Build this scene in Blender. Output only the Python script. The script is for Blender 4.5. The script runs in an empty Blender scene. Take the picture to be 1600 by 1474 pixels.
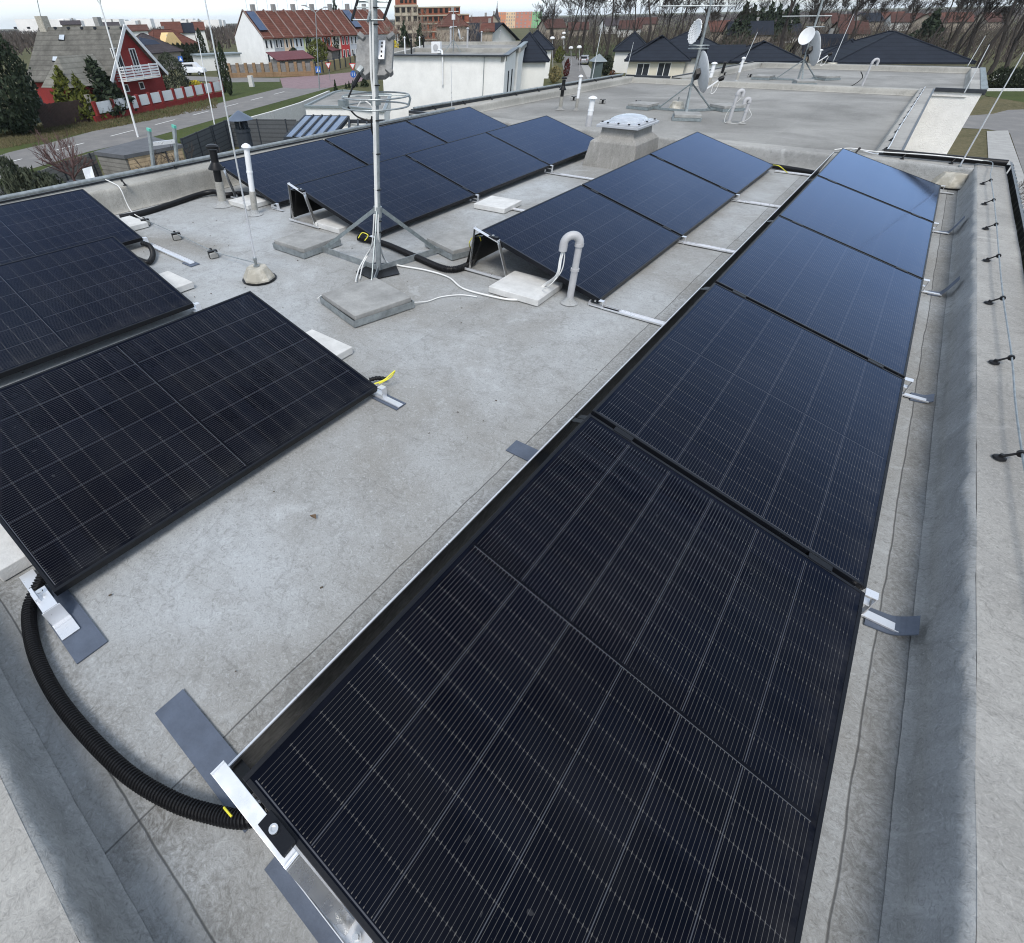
import bpy, math, random
from math import sin, cos, tan, pi, radians as R_
from mathutils import Vector, Matrix, noise as mnoise
rnd = random.Random(7)
scn = bpy.context.scene
COL = scn.collection
# ------------------------------------------------------------------ camera
CP = Vector((0.56197, 0.00934, 1.66192)); PIT, ROL, YAW = 0.71717, -0.02338, -0.70438
FPX, CXP, CYP = 773.57, 671.09, 702.26
FWD = Vector((sin(YAW)*cos(PIT), cos(YAW)*cos(PIT), -sin(PIT)))
_r0 = Vector((cos(YAW), -sin(YAW), 0)); _u0 = _r0.cross(FWD)
RGT = cos(ROL)*_r0 + sin(ROL)*_u0; UPV = -sin(ROL)*_r0 + cos(ROL)*_u0
cam = bpy.data.cameras.new('camera'); camo = bpy.data.objects.new('camera', cam); COL.objects.link(camo)
camo.matrix_world = Matrix(((RGT.x, UPV.x, -FWD.x, CP.x), (RGT.y, UPV.y, -FWD.y, CP.y), (RGT.z, UPV.z, -FWD.z, CP.z), (0, 0, 0, 1)))
cam.sensor_fit = 'HORIZONTAL'; cam.sensor_width = 36; cam.lens = FPX/1600*36
cam.shift_x = (800-CXP)/1600; cam.shift_y = (CYP-737)/1600
cam.clip_start = 0.02; cam.clip_end = 8000
scn.camera = camo
# ------------------------------------------------------------------ sky and sun
SUN_EL, SUN_AZ = R_(52), R_(150)      # azimuth clockwise from +Y
w = bpy.data.worlds.new('World'); scn.world = w; w.use_nodes = True
nt = w.node_tree; nt.nodes.clear()
o_ = nt.nodes.new('ShaderNodeOutputWorld'); bg = nt.nodes.new('ShaderNodeBackground')
sk = nt.nodes.new('ShaderNodeTexSky'); sk.sky_type = 'NISHITA'; sk.sun_disc = False
sk.sun_elevation = SUN_EL; sk.sun_rotation = SUN_AZ; sk.air_density = 1.0; sk.dust_density = 1.5; sk.altitude = 200
tcw = nt.nodes.new('ShaderNodeTexCoord'); mpw = nt.nodes.new('ShaderNodeMapping'); mpw.inputs['Scale'].default_value = (1, 1, 2.6)
nsw = nt.nodes.new('ShaderNodeTexNoise'); nsw.inputs['Scale'].default_value = 2.3; nsw.inputs['Detail'].default_value = 7; nsw.inputs['Roughness'].default_value = .55
rpw = nt.nodes.new('ShaderNodeValToRGB'); rpw.color_ramp.elements[0].position = .36; rpw.color_ramp.elements[1].position = .66
rpw.color_ramp.elements[0].color = (.30, .30, .30, 1); rpw.color_ramp.elements[1].color = (.80, .80, .80, 1)
mxw = nt.nodes.new('ShaderNodeMixRGB'); mxw.inputs[2].default_value = (6.15, 7.0, 8.0, 1)
nt.links.new(tcw.outputs['Generated'], mpw.inputs['Vector']); nt.links.new(mpw.outputs[0], nsw.inputs['Vector'])
nt.links.new(nsw.outputs['Fac'], rpw.inputs[0]); nt.links.new(rpw.outputs[0], mxw.inputs[0]); nt.links.new(sk.outputs[0], mxw.inputs[1])
spw = nt.nodes.new('ShaderNodeSeparateXYZ'); nt.links.new(tcw.outputs['Generated'], spw.inputs[0])
hrw = nt.nodes.new('ShaderNodeMapRange'); hrw.inputs[1].default_value = 0.0; hrw.inputs[2].default_value = .28; hrw.inputs[3].default_value = 1.30; hrw.inputs[4].default_value = 1.0; nt.links.new(spw.outputs[2], hrw.inputs[0])
vmw = nt.nodes.new('ShaderNodeVectorMath'); vmw.operation = 'SCALE'; nt.links.new(mxw.outputs[0], vmw.inputs[0]); nt.links.new(hrw.outputs[0], vmw.inputs['Scale'])
nt.links.new(vmw.outputs[0], bg.inputs[0]); bg.inputs[1].default_value = 0.095; nt.links.new(bg.outputs[0], o_.inputs[0])
sl = bpy.data.lights.new('sun', 'SUN'); sl.energy = 1.6; sl.angle = R_(20); sl.color = (1, .955, .89)
so = bpy.data.objects.new('sun', sl); COL.objects.link(so)
sd = Vector((sin(SUN_AZ)*cos(SUN_EL), cos(SUN_AZ)*cos(SUN_EL), sin(SUN_EL)))
so.rotation_euler = sd.to_track_quat('Z', 'Y').to_euler(); so.location = (20, -20, 30)
scn.view_settings.view_transform = 'Standard'; scn.view_settings.look = 'None'; scn.view_settings.exposure = 0.8
scn.view_settings.gamma = 1
try: scn.cycles.pixel_filter_type = 'BLACKMAN_HARRIS'; scn.cycles.filter_width = 1.1
except Exception: pass
# ------------------------------------------------------------------ helpers
GZ = -6.0
def ray(x, y): return FWD + RGT*((x-CXP)/FPX) - UPV*((y-CYP)/FPX)
def at(x, y, z=0.0):
    d = ray(x, y); return CP + d*((z-CP.z)/d.z)
def far(x, y, dist):                       # point on the sight line at a horizontal distance
    d = ray(x, y); return CP + d*(dist/math.hypot(d.x, d.y))
def zat(base, x, y):                       # height of a pixel above a foot point
    d = ray(x, y); b = base-CP; t = (d.x*b.x+d.y*b.y)/(d.x**2+d.y**2); return CP.z+d.z*t
RM = {}
class MB:
    def __init__(s): s.v = []; s.f = []
    def add(s, vs, fs):
        n = len(s.v); s.v += [Vector(q) for q in vs]; s.f += [tuple(i+n for i in f) for f in fs]; return s
    def box(s, c, d, rz=0, M=None):
        x, y, z = d[0]/2, d[1]/2, d[2]/2
        vs = [Vector((a*x, b*y, e*z)) for a in (-1, 1) for b in (-1, 1) for e in (-1, 1)]
        m = M if M is not None else Matrix.Rotation(rz, 4, 'Z')
        vs = [m.to_3x3() @ q + Vector(c) for q in vs]
        return s.add(vs, [(0, 1, 3, 2), (4, 6, 7, 5), (0, 4, 5, 1), (2, 3, 7, 6), (0, 2, 6, 4), (1, 5, 7, 3)])
    def bar(s, p, q, wd, th, up=Vector((0, 0, 1))):     # rectangular bar from p to q
        p = Vector(p); q = Vector(q); d = (q-p); L = d.length; d.normalize()
        a = d.cross(up)
        if a.length < 1e-4: a = d.cross(Vector((1, 0, 0)))
        a.normalize(); b = a.cross(d)
        vs = [p+a*i*wd/2+b*j*th/2 for i, j in ((-1, -1), (1, -1), (1, 1), (-1, 1))]
        vs += [v+d*L for v in vs]
        return s.add(vs, [(3, 2, 1, 0), (4, 5, 6, 7), (0, 1, 5, 4), (1, 2, 6, 5), (2, 3, 7, 6), (3, 0, 4, 7)])
    def tube(s, pts, r, n=8, cap=True, closed=False):
        pts = [Vector(p) for p in pts]; m = len(pts); rr = r if isinstance(r, (list, tuple)) else [r]*m
        base = len(s.v); a = None
        for i, p in enumerate(pts):
            if closed: d = pts[(i+1) % m]-pts[i-1]
            else: d = pts[min(i+1, m-1)]-pts[max(i-1, 0)]
            if d.length < 1e-9: d = Vector((0, 0, 1))
            d.normalize()
            if a is None:
                a = d.cross(Vector((0, 0, 1)))
                if a.length < .05: a = d.cross(Vector((1, 0, 0)))
            a = a - d*a.dot(d)
            if a.length < 1e-6: a = d.orthogonal()
            a.normalize(); b = d.cross(a)
            for k in range(n):
                t = 2*pi*k/n; s.v.append(p+(a*cos(t)+b*sin(t))*rr[i])
        for i in range(m if closed else m-1):
            j = (i+1) % m
            for k in range(n):
                s.f.append((base+i*n+k, base+i*n+(k+1) % n, base+j*n+(k+1) % n, base+j*n+k))
        if cap and not closed:
            s.f.append(tuple(base+k for k in range(n))[::-1]); s.f.append(tuple(base+(m-1)*n+k for k in range(n)))
        return s
    def lathe(s, c, prof, n=16, M=None):
        c = Vector(c); base = len(s.v); m = len(prof)
        for r, z in prof:
            for k in range(n):
                q = Vector((r*cos(2*pi*k/n), r*sin(2*pi*k/n), z)); s.v.append((M.to_3x3() @ q if M is not None else q)+c)
        for i in range(m-1):
            for k in range(n): s.f.append((base+i*n+k, base+i*n+(k+1) % n, base+(i+1)*n+(k+1) % n, base+(i+1)*n+k))
        s.f.append(tuple(base+k for k in range(n))[::-1]); s.f.append(tuple(base+(m-1)*n+k for k in range(n)))
        return s
    def prism(s, poly, z0, z1):
        n = len(poly); vs = [(p[0], p[1], z0) for p in poly]+[(p[0], p[1], z1) for p in poly]
        return s.add(vs, [tuple(range(n))[::-1], tuple(range(n, 2*n))]+[(i, (i+1) % n, n+(i+1) % n, n+i) for i in range(n)])
    def slab(s, pts, th):                       # polygon given a thickness downwards along its normal
        pts = [Vector(p) for p in pts]; nn = (pts[1]-pts[0]).cross(pts[2]-pts[0]).normalized()
        if nn.z < 0: pts = pts[::-1]; nn = -nn
        n = len(pts); vs = [p-nn*th for p in pts]+pts
        return s.add(vs, [tuple(range(n))[::-1], tuple(range(n, 2*n))]+[(i, (i+1) % n, n+(i+1) % n, n+i) for i in range(n)])
    def face(s, pts): return s.add(pts, [tuple(range(len(pts)))])
    def extrude(s, prof, p, q, up=Vector((0, 0, 1)), cap=True):   # profile (side, up) swept from p to q; side = right of travel
        p = Vector(p); q = Vector(q); d = (q-p).normalized(); a = d.cross(up).normalized()
        n = len(prof); vs = [p+a*u+up*v for u, v in prof]+[q+a*u+up*v for u, v in prof]
        fs = [(i, (i+1) % n, n+(i+1) % n, n+i) for i in range(n)]
        if cap: fs += [tuple(range(n))[::-1], tuple(range(n, 2*n))]
        return s.add(vs, fs)
    def build(s, name, m, parent=None, smooth=False, origin=None, bevel=0, label=None):
        me = bpy.data.meshes.new(name); 
        if parent is not None: inv = RM[root(parent).name]
        elif origin is not None: inv = Matrix.Translation(-Vector(origin))
        else: inv = Matrix.Identity(4)
        me.from_pydata([inv @ q for q in s.v], [], s.f); me.update()
        import bmesh
        bm = bmesh.new(); bm.from_mesh(me); bmesh.ops.recalc_face_normals(bm, faces=bm.faces); bm.to_mesh(me); bm.free()
        me.materials.append(m)
        if smooth:
            for p_ in me.polygons: p_.use_smooth = True
            if smooth != 'all':
                try: me.set_sharp_from_angle(angle=R_(38))
                except Exception: pass
        o = bpy.data.objects.new(name, me); COL.objects.link(o)
        if parent is not None: o.parent = parent
        elif origin is not None: o.location = origin
        if bevel:
            b = o.modifiers.new('bevel', 'BEVEL'); b.width = bevel; b.segments = 2; b.limit_method = 'ANGLE'; b.angle_limit = R_(40)
        if label: o['label'] = label
        return o
def root(o):
    while o.parent: o = o.parent
    return o
def tag(o, label, cat, group=None):
    o['label'] = label; o['category'] = cat
    if group: o['group'] = group
    return o
def thing(name, label, cat, loc=(0, 0, 0), group=None, M=None):
    o = bpy.data.objects.new(name, None); COL.objects.link(o); o.empty_display_size = .1
    if M is not None: o.matrix_world = M
    else: o.location = loc; M = Matrix.Translation(Vector(loc))
    RM[o.name] = M.inverted(); return tag(o, label, cat, group)
def struct(o, kind='structure'): o['kind'] = kind; return o
def kids(o): return [c for c in bpy.data.objects if c.parent == o]
def copy_tree(src, loc, rz=0, sc=1, label=None, group=None, keep=True):
    r = src.copy(); COL.objects.link(r); r.location = loc; r.rotation_euler = (0, 0, rz)
    r.scale = (sc, sc, sc) if not isinstance(sc, tuple) else sc
    if label: r['label'] = label
    if group: r['group'] = group
    for c in kids(src):
        d = c.copy(); COL.objects.link(d); d.parent = r
        for g in kids(c):
            e = g.copy(); COL.objects.link(e); e.parent = d
    return r
def smoothpath(pts, n=6):
    P = [Vector(p) for p in pts]; out = []
    for i in range(len(P)-1):
        a = P[max(i-1, 0)]; b = P[i]; c = P[i+1]; d = P[min(i+2, len(P)-1)]
        for k in range(n):
            t = k/n; out.append(.5*((2*b)+(c-a)*t+(2*a-5*b+4*c-d)*t*t+(3*b-a-3*c+d)*t*t*t))
    out.append(P[-1]); return out
# ------------------------------------------------------------------ materials
MC = {}
def newmat(name):
    m = bpy.data.materials.new(name); m.use_nodes = True; m.node_tree.nodes.clear(); t = m.node_tree
    o = t.nodes.new('ShaderNodeOutputMaterial'); b = t.nodes.new('ShaderNodeBsdfPrincipled'); t.links.new(b.outputs[0], o.inputs[0])
    return m, t, b
def mth(t, op, a, b=None, c=None):
    n = t.nodes.new('ShaderNodeMath'); n.operation = op
    for i, q in enumerate((a, b, c)):
        if q is None: continue
        if isinstance(q, (int, float)): n.inputs[i].default_value = q
        else: t.links.new(q, n.inputs[i])
    return n.outputs[0]
def mixc(t, f, a, b):
    n = t.nodes.new('ShaderNodeMixRGB')
    for i, q in enumerate((f, a, b)):
        if isinstance(q, (int, float)): n.inputs[i].default_value = q
        elif isinstance(q, tuple): n.inputs[i].default_value = (*q[:3], 1)
        else: t.links.new(q, n.inputs[i])
    return n.outputs[0]
def nz(t, vec, scale, detail=4, rough=.55, dist=0):
    n = t.nodes.new('ShaderNodeTexNoise'); n.inputs['Scale'].default_value = scale; n.inputs['Detail'].default_value = detail
    n.inputs['Roughness'].default_value = rough; n.inputs['Distortion'].default_value = dist
    if vec is not None: t.links.new(vec, n.inputs['Vector'])
    return n.outputs['Fac']
def ramp(t, f, a, b, ca=0., cb=1.):
    n = t.nodes.new('ShaderNodeMapRange'); n.inputs[1].default_value = a; n.inputs[2].default_value = b
    n.inputs[3].default_value = ca; n.inputs[4].default_value = cb; t.links.new(f, n.inputs[0]); return n.outputs[0]
def coord(t, kind='Object', scale=(1, 1, 1), rot=(0, 0, 0)):
    c = t.nodes.new('ShaderNodeTexCoord'); m = t.nodes.new('ShaderNodeMapping'); m.inputs['Scale'].default_value = scale; m.inputs['Rotation'].default_value = rot
    t.links.new(c.outputs[kind], m.inputs['Vector']); return m.outputs[0]
def geo(t, scale=(1, 1, 1), rot=(0, 0, 0)):
    c = t.nodes.new('ShaderNodeNewGeometry'); m = t.nodes.new('ShaderNodeMapping'); m.inputs['Scale'].default_value = scale; m.inputs['Rotation'].default_value = rot
    t.links.new(c.outputs['Position'], m.inputs['Vector']); return m.outputs[0]
def bump(t, b, h, st=.3, d=.01):
    n = t.nodes.new('ShaderNodeBump'); n.inputs['Strength'].default_value = st; n.inputs['Distance'].default_value = d
    t.links.new(h, n.inputs['Height']); t.links.new(n.outputs[0], b.inputs['Normal'])
def mat(name, col, rough=.6, metal=0, var=.25, scale=3, bmp=0, bscale=60, bd=.004, spec=None, col2=None, alpha=None, c2=(.45, .7)):
    if name in MC: return MC[name]
    m, t, b = newmat(name); v = geo(t)
    f = nz(t, v, scale, 6, .6)
    dark = col2 if col2 else tuple(q*(1-var) for q in col)
    lite = col if col2 else tuple(min(1, q*(1+var*.5)) for q in col)
    f = ramp(t, f, *( c2 if col2 else (.3, .7)))
    f2 = nz(t, v, scale*9, 4, .6)
    c = mixc(t, f, dark, lite); 
    c = mixc(t, ramp(t, f2, .35, .7, .0, var*.6), c, tuple(q*.5 for q in col))
    t.links.new(c, b.inputs['Base Color']); b.inputs['Roughness'].default_value = rough; b.inputs['Metallic'].default_value = metal
    t.links.new(ramp(t, f2, .3, .7, max(0.02, rough-.08), min(1, rough+.08)), b.inputs['Roughness'])
    if spec is not None: b.inputs['Specular IOR Level'].default_value = spec
    if bmp: bump(t, b, nz(t, v, bscale, 5, .6), bmp, bd)
    MC[name] = m; return m
def plainmat(name, col, rough=.5, metal=0):
    return mat(name, col, rough, metal, .08, 8)
# roof membrane: grey felt with stains, streaks and welded seams
def roofmat(name, c_lo, c_hi, seams_x=(), seams_y=(), faint=(), streak=(1, 1, 1), stain=(.17, .165, .15), wet=0, mottle=1.0, zones=()):
    m, t, b = newmat(name); v = geo(t); vs = geo(t, streak)
    f1 = nz(t, v, .55, 6, .6, .6); f2 = nz(t, vs, 4.2, 8, .68, 1.2); f3 = nz(t, v, 42, 6, .75, 2.2); f4 = nz(t, v, 230, 3, .7)
    big = ramp(t, f1, .36, .64); c = mixc(t, big, c_lo, c_hi)
    c = mixc(t, ramp(t, f2, .48, .72, 0, .36*mottle), c, stain)
    for ang, kk in ((.5, .38), (-.7, .34), (1.9, .26)):
        sv_ = nz(t, geo(t, (1, 9, 1), (0, 0, ang)), 2.6, 6, .7, .8); c = mixc(t, mth(t, 'MULTIPLY', ramp(t, sv_, .60, .68, 0, kk), ramp(t, f4, .3, .6, .3, 1)), c, tuple(q*.45 for q in c_lo))
    rg_ = mth(t, 'ABSOLUTE', mth(t, 'SUBTRACT', nz(t, v, 1.1, 5, .62, .4), .52)); c = mixc(t, ramp(t, rg_, .0, .012, .26*mottle, 0), c, tuple(q*.5 for q in c_lo))
    c = mixc(t, ramp(t, f2, .28, .42, .42*mottle, 0), c, tuple(min(1, q*1.35) for q in c_hi))
    c = mixc(t, ramp(t, f3, .52, .66, 0, .55), c, tuple(q*.45 for q in c_lo))
    c = mixc(t, ramp(t, f3, .32, .46, .38, 0), c, tuple(min(1, q*1.5) for q in c_hi))
    c = mixc(t, ramp(t, f4, .35, .7, .20, 0), c, tuple(min(1, q*1.3) for q in c_hi))
    # thin scratches and creases
    vr = t.nodes.new('ShaderNodeTexVoronoi'); vr.feature = 'DISTANCE_TO_EDGE'; vr.inputs['Scale'].default_value = 2.1
    wv = geo(t, (1, 1, 1)); wn = t.nodes.new('ShaderNodeTexNoise'); wn.inputs['Scale'].default_value = 3.5; wn.inputs['Detail'].default_value = 5; t.links.new(wv, wn.inputs['Vector'])
    va = t.nodes.new('ShaderNodeVectorMath'); va.operation = 'MULTIPLY_ADD'; va.inputs[1].default_value = (.9, .9, .9); t.links.new(wn.outputs['Color'], va.inputs[0]); t.links.new(wv, va.inputs[2]); t.links.new(va.outputs[0], vr.inputs['Vector'])
    crk = mth(t, 'MULTIPLY', ramp(t, vr.outputs['Distance'], 0.0, .022, 1, 0), ramp(t, f2, .42, .62, 0, .28*mottle))
    c = mixc(t, crk, c, tuple(q*.42 for q in c_lo))
    sp = t.nodes.new('ShaderNodeSeparateXYZ'); t.links.new(v, sp.inputs[0])
    wob = mth(t, 'MULTIPLY', mth(t, 'SUBTRACT', nz(t, v, 3, 3), .5), .022)
    hgt = f3
    for ax, lst, ks in ((0, seams_x, 1), (1, seams_y, 1), (0, faint, .3)):
        for q in lst:
            dd = mth(t, 'ADD', mth(t, 'SUBTRACT', sp.outputs[ax], q), wob)
            l = ramp(t, mth(t, 'ABSOLUTE', dd), .0009, .0038, .75*ks, 0)
            c = mixc(t, l, c, (.05, .05, .05))
            # scuffed weld band beside the seam
            band = mth(t, 'MULTIPLY', ramp(t, dd, 0, .01), ramp(t, dd, .06, .13, 1, 0))
            c = mixc(t, mth(t, 'MULTIPLY', band, ramp(t, nz(t, v, 22, 6, .8, 3), .42, .62, 0, .6*ks)), c, tuple(q*.48 for q in c_lo))
            hgt = mth(t, 'SUBTRACT', hgt, mth(t, 'MULTIPLY', l, 1.5))
    for ax, th, gt, k in zones:          # darker tone on one side of each given line
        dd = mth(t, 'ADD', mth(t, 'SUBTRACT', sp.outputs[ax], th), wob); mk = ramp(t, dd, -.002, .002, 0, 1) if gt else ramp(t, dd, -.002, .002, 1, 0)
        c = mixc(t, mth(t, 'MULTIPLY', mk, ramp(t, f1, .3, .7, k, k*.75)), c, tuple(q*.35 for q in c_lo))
    t.links.new(c, b.inputs['Base Color']); b.inputs['Roughness'].default_value = .82
    b.inputs['Specular IOR Level'].default_value = .3
    bump(t, b, hgt, .55, .006)
    return m
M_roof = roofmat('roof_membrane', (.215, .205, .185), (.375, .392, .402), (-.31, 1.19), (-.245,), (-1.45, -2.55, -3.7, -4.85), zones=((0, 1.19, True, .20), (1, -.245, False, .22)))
M_roof2 = roofmat('roof_membrane_far', (.15, .147, .138), (.285, .28, .265), (), (), (-1.2, -3.4, -5.6), (.25, 1.6, 1), (.2, .19, .17), mottle=.8)
M_para = roofmat('parapet_membrane', (.215, .215, .208), (.37, .373, .365), (), (), (), (1, 1, .35), (.14, .14, .13), mottle=1.15)
M_paratop = roofmat('parapet_top_membrane', (.205, .20, .19), (.37, .362, .34), (), (-.62,), (), (1, 1, 1), (.22, .21, .19))
M_paralite = roofmat('parapet_pale_membrane', (.235, .23, .21), (.37, .36, .33), (), (), (), (1, 1, .5), (.2, .19, .17), mottle=.8)
M_stucco = mat('white_stucco', (.80, .795, .77), .85, 0, .10, 1.2, .5, 90, .01)
M_stuccow = mat('cream_stucco', (.80, .785, .755), .85, 0, .14, 2, .7, 60, .02)
M_alu = mat('aluminium', (.76, .77, .79), .33, .65, .04, 3)
M_alub = mat('brushed_aluminium', (.74, .74, .73), .30, .9, .03, 2)
M_galv = mat('galvanised_steel', (.33, .36, .37), .5, .55, .35, 18, .1, 80)
M_galvd = mat('weathered_steel', (.30, .34, .35), .5, .6, .3, 25)
M_blk = mat('black_frame', (.006, .007, .010), .42, .1, .1, 20, spec=.25)
M_blkpl = mat('black_plastic', (.006, .006, .007), .45, 0, .2, 20, spec=.3)
M_defl = mat('dark_deflector_sheet', (.014, .014, .014), .35, .5, .3, 4)
M_pad = mat('bitumen_pad', (.085, .105, .145), .62, 0, .22, 14, .25, 45, .006)
M_conc = mat('concrete_slab', (.30, .30, .29), .9, 0, .3, 6, .6, 70, .006)
M_concl = mat('pale_concrete', (.60, .60, .585), .9, 0, .18, 8, .5, 80, .005)
M_concw = mat('weathered_concrete', (.60, .57, .50), .9, 0, .35, 9, .8, 40, .008, col2=(.33, .31, .26))
M_white = mat('white_plastic', (.74, .75, .76), .4, 0, .1, 10)
M_grey = mat('grey_plastic', (.42, .42, .43), .5, 0, .15, 12)
M_greyd = mat('dark_grey_paint', (.035, .042, .052), .75, 0, .2, 8, spec=.2)
M_flash = mat('dark_metal_flashing', (.05, .055, .065), .38, .5, .25, 8)
M_yel = plainmat('yellow_cable', (.75, .68, .05), .5)
M_cabw = plainmat('white_cable', (.70, .70, .68), .5)
M_glass_d = mat('window_glass', (.03, .035, .045), .08, 0, .2, 1)
# ------------------------------------------------------------------ ground sheet
def grassmat(name, a, b_, c3):
    m, t, b = newmat(name); v = geo(t)
    f = nz(t, v, .12, 6, .62); g = nz(t, v, 3.0, 6, .7, .5); h = nz(t, v, 28, 4, .7)
    c = mixc(t, ramp(t, f, .38, .62), a, b_); c = mixc(t, ramp(t, g, .42, .68, 0, .85), c, c3)
    c = mixc(t, ramp(t, h, .4, .7, 0, .5), c, tuple(q*.4 for q in a)); t.links.new(c, b.inputs['Base Color']); b.inputs['Roughness'].default_value = .95
    b.inputs['Specular IOR Level'].default_value = .1; bump(t, b, h, .8, .05); return m
M_ground = grassmat('dull_ground', (.085, .095, .04), (.12, .115, .06), (.11, .095, .065))
M_grass = grassmat('verge_grass', (.042, .066, .02), (.07, .098, .03), (.09, .085, .04))
M_lawn = grassmat('winter_lawn', (.06, .065, .03), (.125, .11, .06), (.20, .165, .10))
M_road = mat('asphalt', (.20, .19, .18), .9, 0, .16, .8, .3, 40, col2=(.155, .15, .145))
M_path = mat('path_slabs', (.33, .325, .31), .9, 0, .2, 1.5)
M_paver = mat('red_pavers', (.22, .15, .16), .9, 0, .2, 1.2)
M_tilep = mat('red_paving', (.25, .09, .07), .85, 0, .25, 4)
M_mark = plainmat('road_paint', (.68, .68, .66), .7)
def sheet(name, px, z, m, kind='structure'):
    o = MB().face([at(x, y, z) for x, y in px]).build(name, m); return struct(o, kind)
g = MB(); N = 40
gs = [-4000, -1500, -600, -300, -150, -60, 0, 60, 150, 400, 900, 2500, 5000]
g.add([(x-100, y+100, GZ-.02) for x in gs for y in gs], [(i*13+j, (i+1)*13+j, (i+1)*13+j+1, i*13+j+1) for i in range(12) for j in range(12)])
struct(g.build('ground', M_ground))
# street on the left
sheet('grass_verge', [(-60, 262), (15, 238), (75, 224), (150, 204), (240, 187), (300, 172), (360, 157), (442, 138), (437, 122), (350, 122), (347, 151), (150, 192), (75, 205), (-60, 225)], GZ+.01, M_grass)
sheet('street', [(-60, 262), (15, 238), (75, 224), (150, 204), (240, 187), (300, 172), (360, 157), (442, 137), (470, 139), (517, 137), (400, 169), (232, 216), (135, 238), (96, 250), (42, 266), (-60, 300)], GZ+.03, M_road)
sheet('grass_strip', [(-60, 300), (42, 266), (96, 250), (135, 238), (232, 216), (400, 169), (517, 137), (548, 131), (420, 176), (230, 240), (60, 300), (-60, 340)], GZ+.02, M_grass)
sheet('street_junction', [(442, 137), (437, 122), (497, 118), (560, 112), (590, 108), (600, 118), (560, 128), (517, 137), (470, 139)], GZ+.035, M_paver)
sheet('side_street', [(437, 122), (360, 121), (290, 119), (290, 125), (350, 129), (437, 128)], GZ+.028, M_road)
sheet('back_street', [(560, 112), (590, 108), (640, 90), (660, 84), (650, 84), (600, 96), (560, 106)], GZ+.03, M_road)
a0 = at(24, 251, GZ+.05); a1 = at(440, 144.5, GZ+.05); dv = (a1-a0); Ls = dv.length; dv.normalize(); sv = Vector((-dv.y, dv.x, 0))
k = 0; s_ = -9
while s_ < Ls+3:
    a = a0+dv*s_; b = a0+dv*(s_+3.2)
    struct(MB().add([a-sv*.09, b-sv*.09, b+sv*.09, a+sv*.09], [(0, 1, 2, 3)]).build('lane_marking', M_mark)); s_ += 6.4
# ground on the right
sheet('lawn', [(1360, 330), (1700, 330), (1750, 180), (1600, 148), (1540, 152), (1470, 200)], GZ+.01, M_lawn)
sheet('footpath', [(1542, 205), (1575, 204), (1606, 290), (1660, 420), (1565, 380), (1545, 260)], GZ+.05, M_path)
struct(MB().face([at(x, y, GZ+.055) for x, y in ((1582, 352), (1604, 345), (1640, 470), (1612, 450))]).build('paved_patch', M_tilep))
sheet('car_park', [(1495, 200), (1500, 182), (1552, 178), (1575, 172), (1700, 168), (1900, 400), (1700, 420), (1620, 330), (1578, 208), (1542, 202)], GZ+.03, M_road)
sheet('back_lawn', [(1540, 150), (1600, 160), (1700, 160), (1700, 140), (1542, 140)], GZ+.02, M_grass)
sheet('access_road', [(868, 140), (898, 120), (893, 88), (876, 87), (884, 120), (870, 150), (960, 150), (925, 112), (908, 98), (899, 98), (897, 120)], GZ+.015, M_road)
sheet('lane', [(893, 165), (876, 88), (900, 88), (908, 98), (960, 165)], GZ+.04, M_road)
sheet('pavement', [(908, 102), (919, 102), (955, 150), (930, 150)], GZ+.06, M_path)
sheet('park_lawn', [(874, 87), (980, 87), (980, 70), (874, 72)], GZ+.05, M_grass)
# ------------------------------------------------------------------ our building and the two behind it
def coveprof(h, wd, out=.0):          # inner side at u=0, cove into a rounded top
    return [(-.09, .0), (-.045, .012), (-.018, .045), (-.006, .10), (0, h-.04), (.012, h-.012), (.04, h), (wd, h-.01), (wd, -.25), (-.09, -.25)]
bld = thing('flat_roof_house', 'nearest flat-roofed building carrying all the solar panels on its grey membrane roof', 'building', (-2.4, 4.4, GZ))
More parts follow.
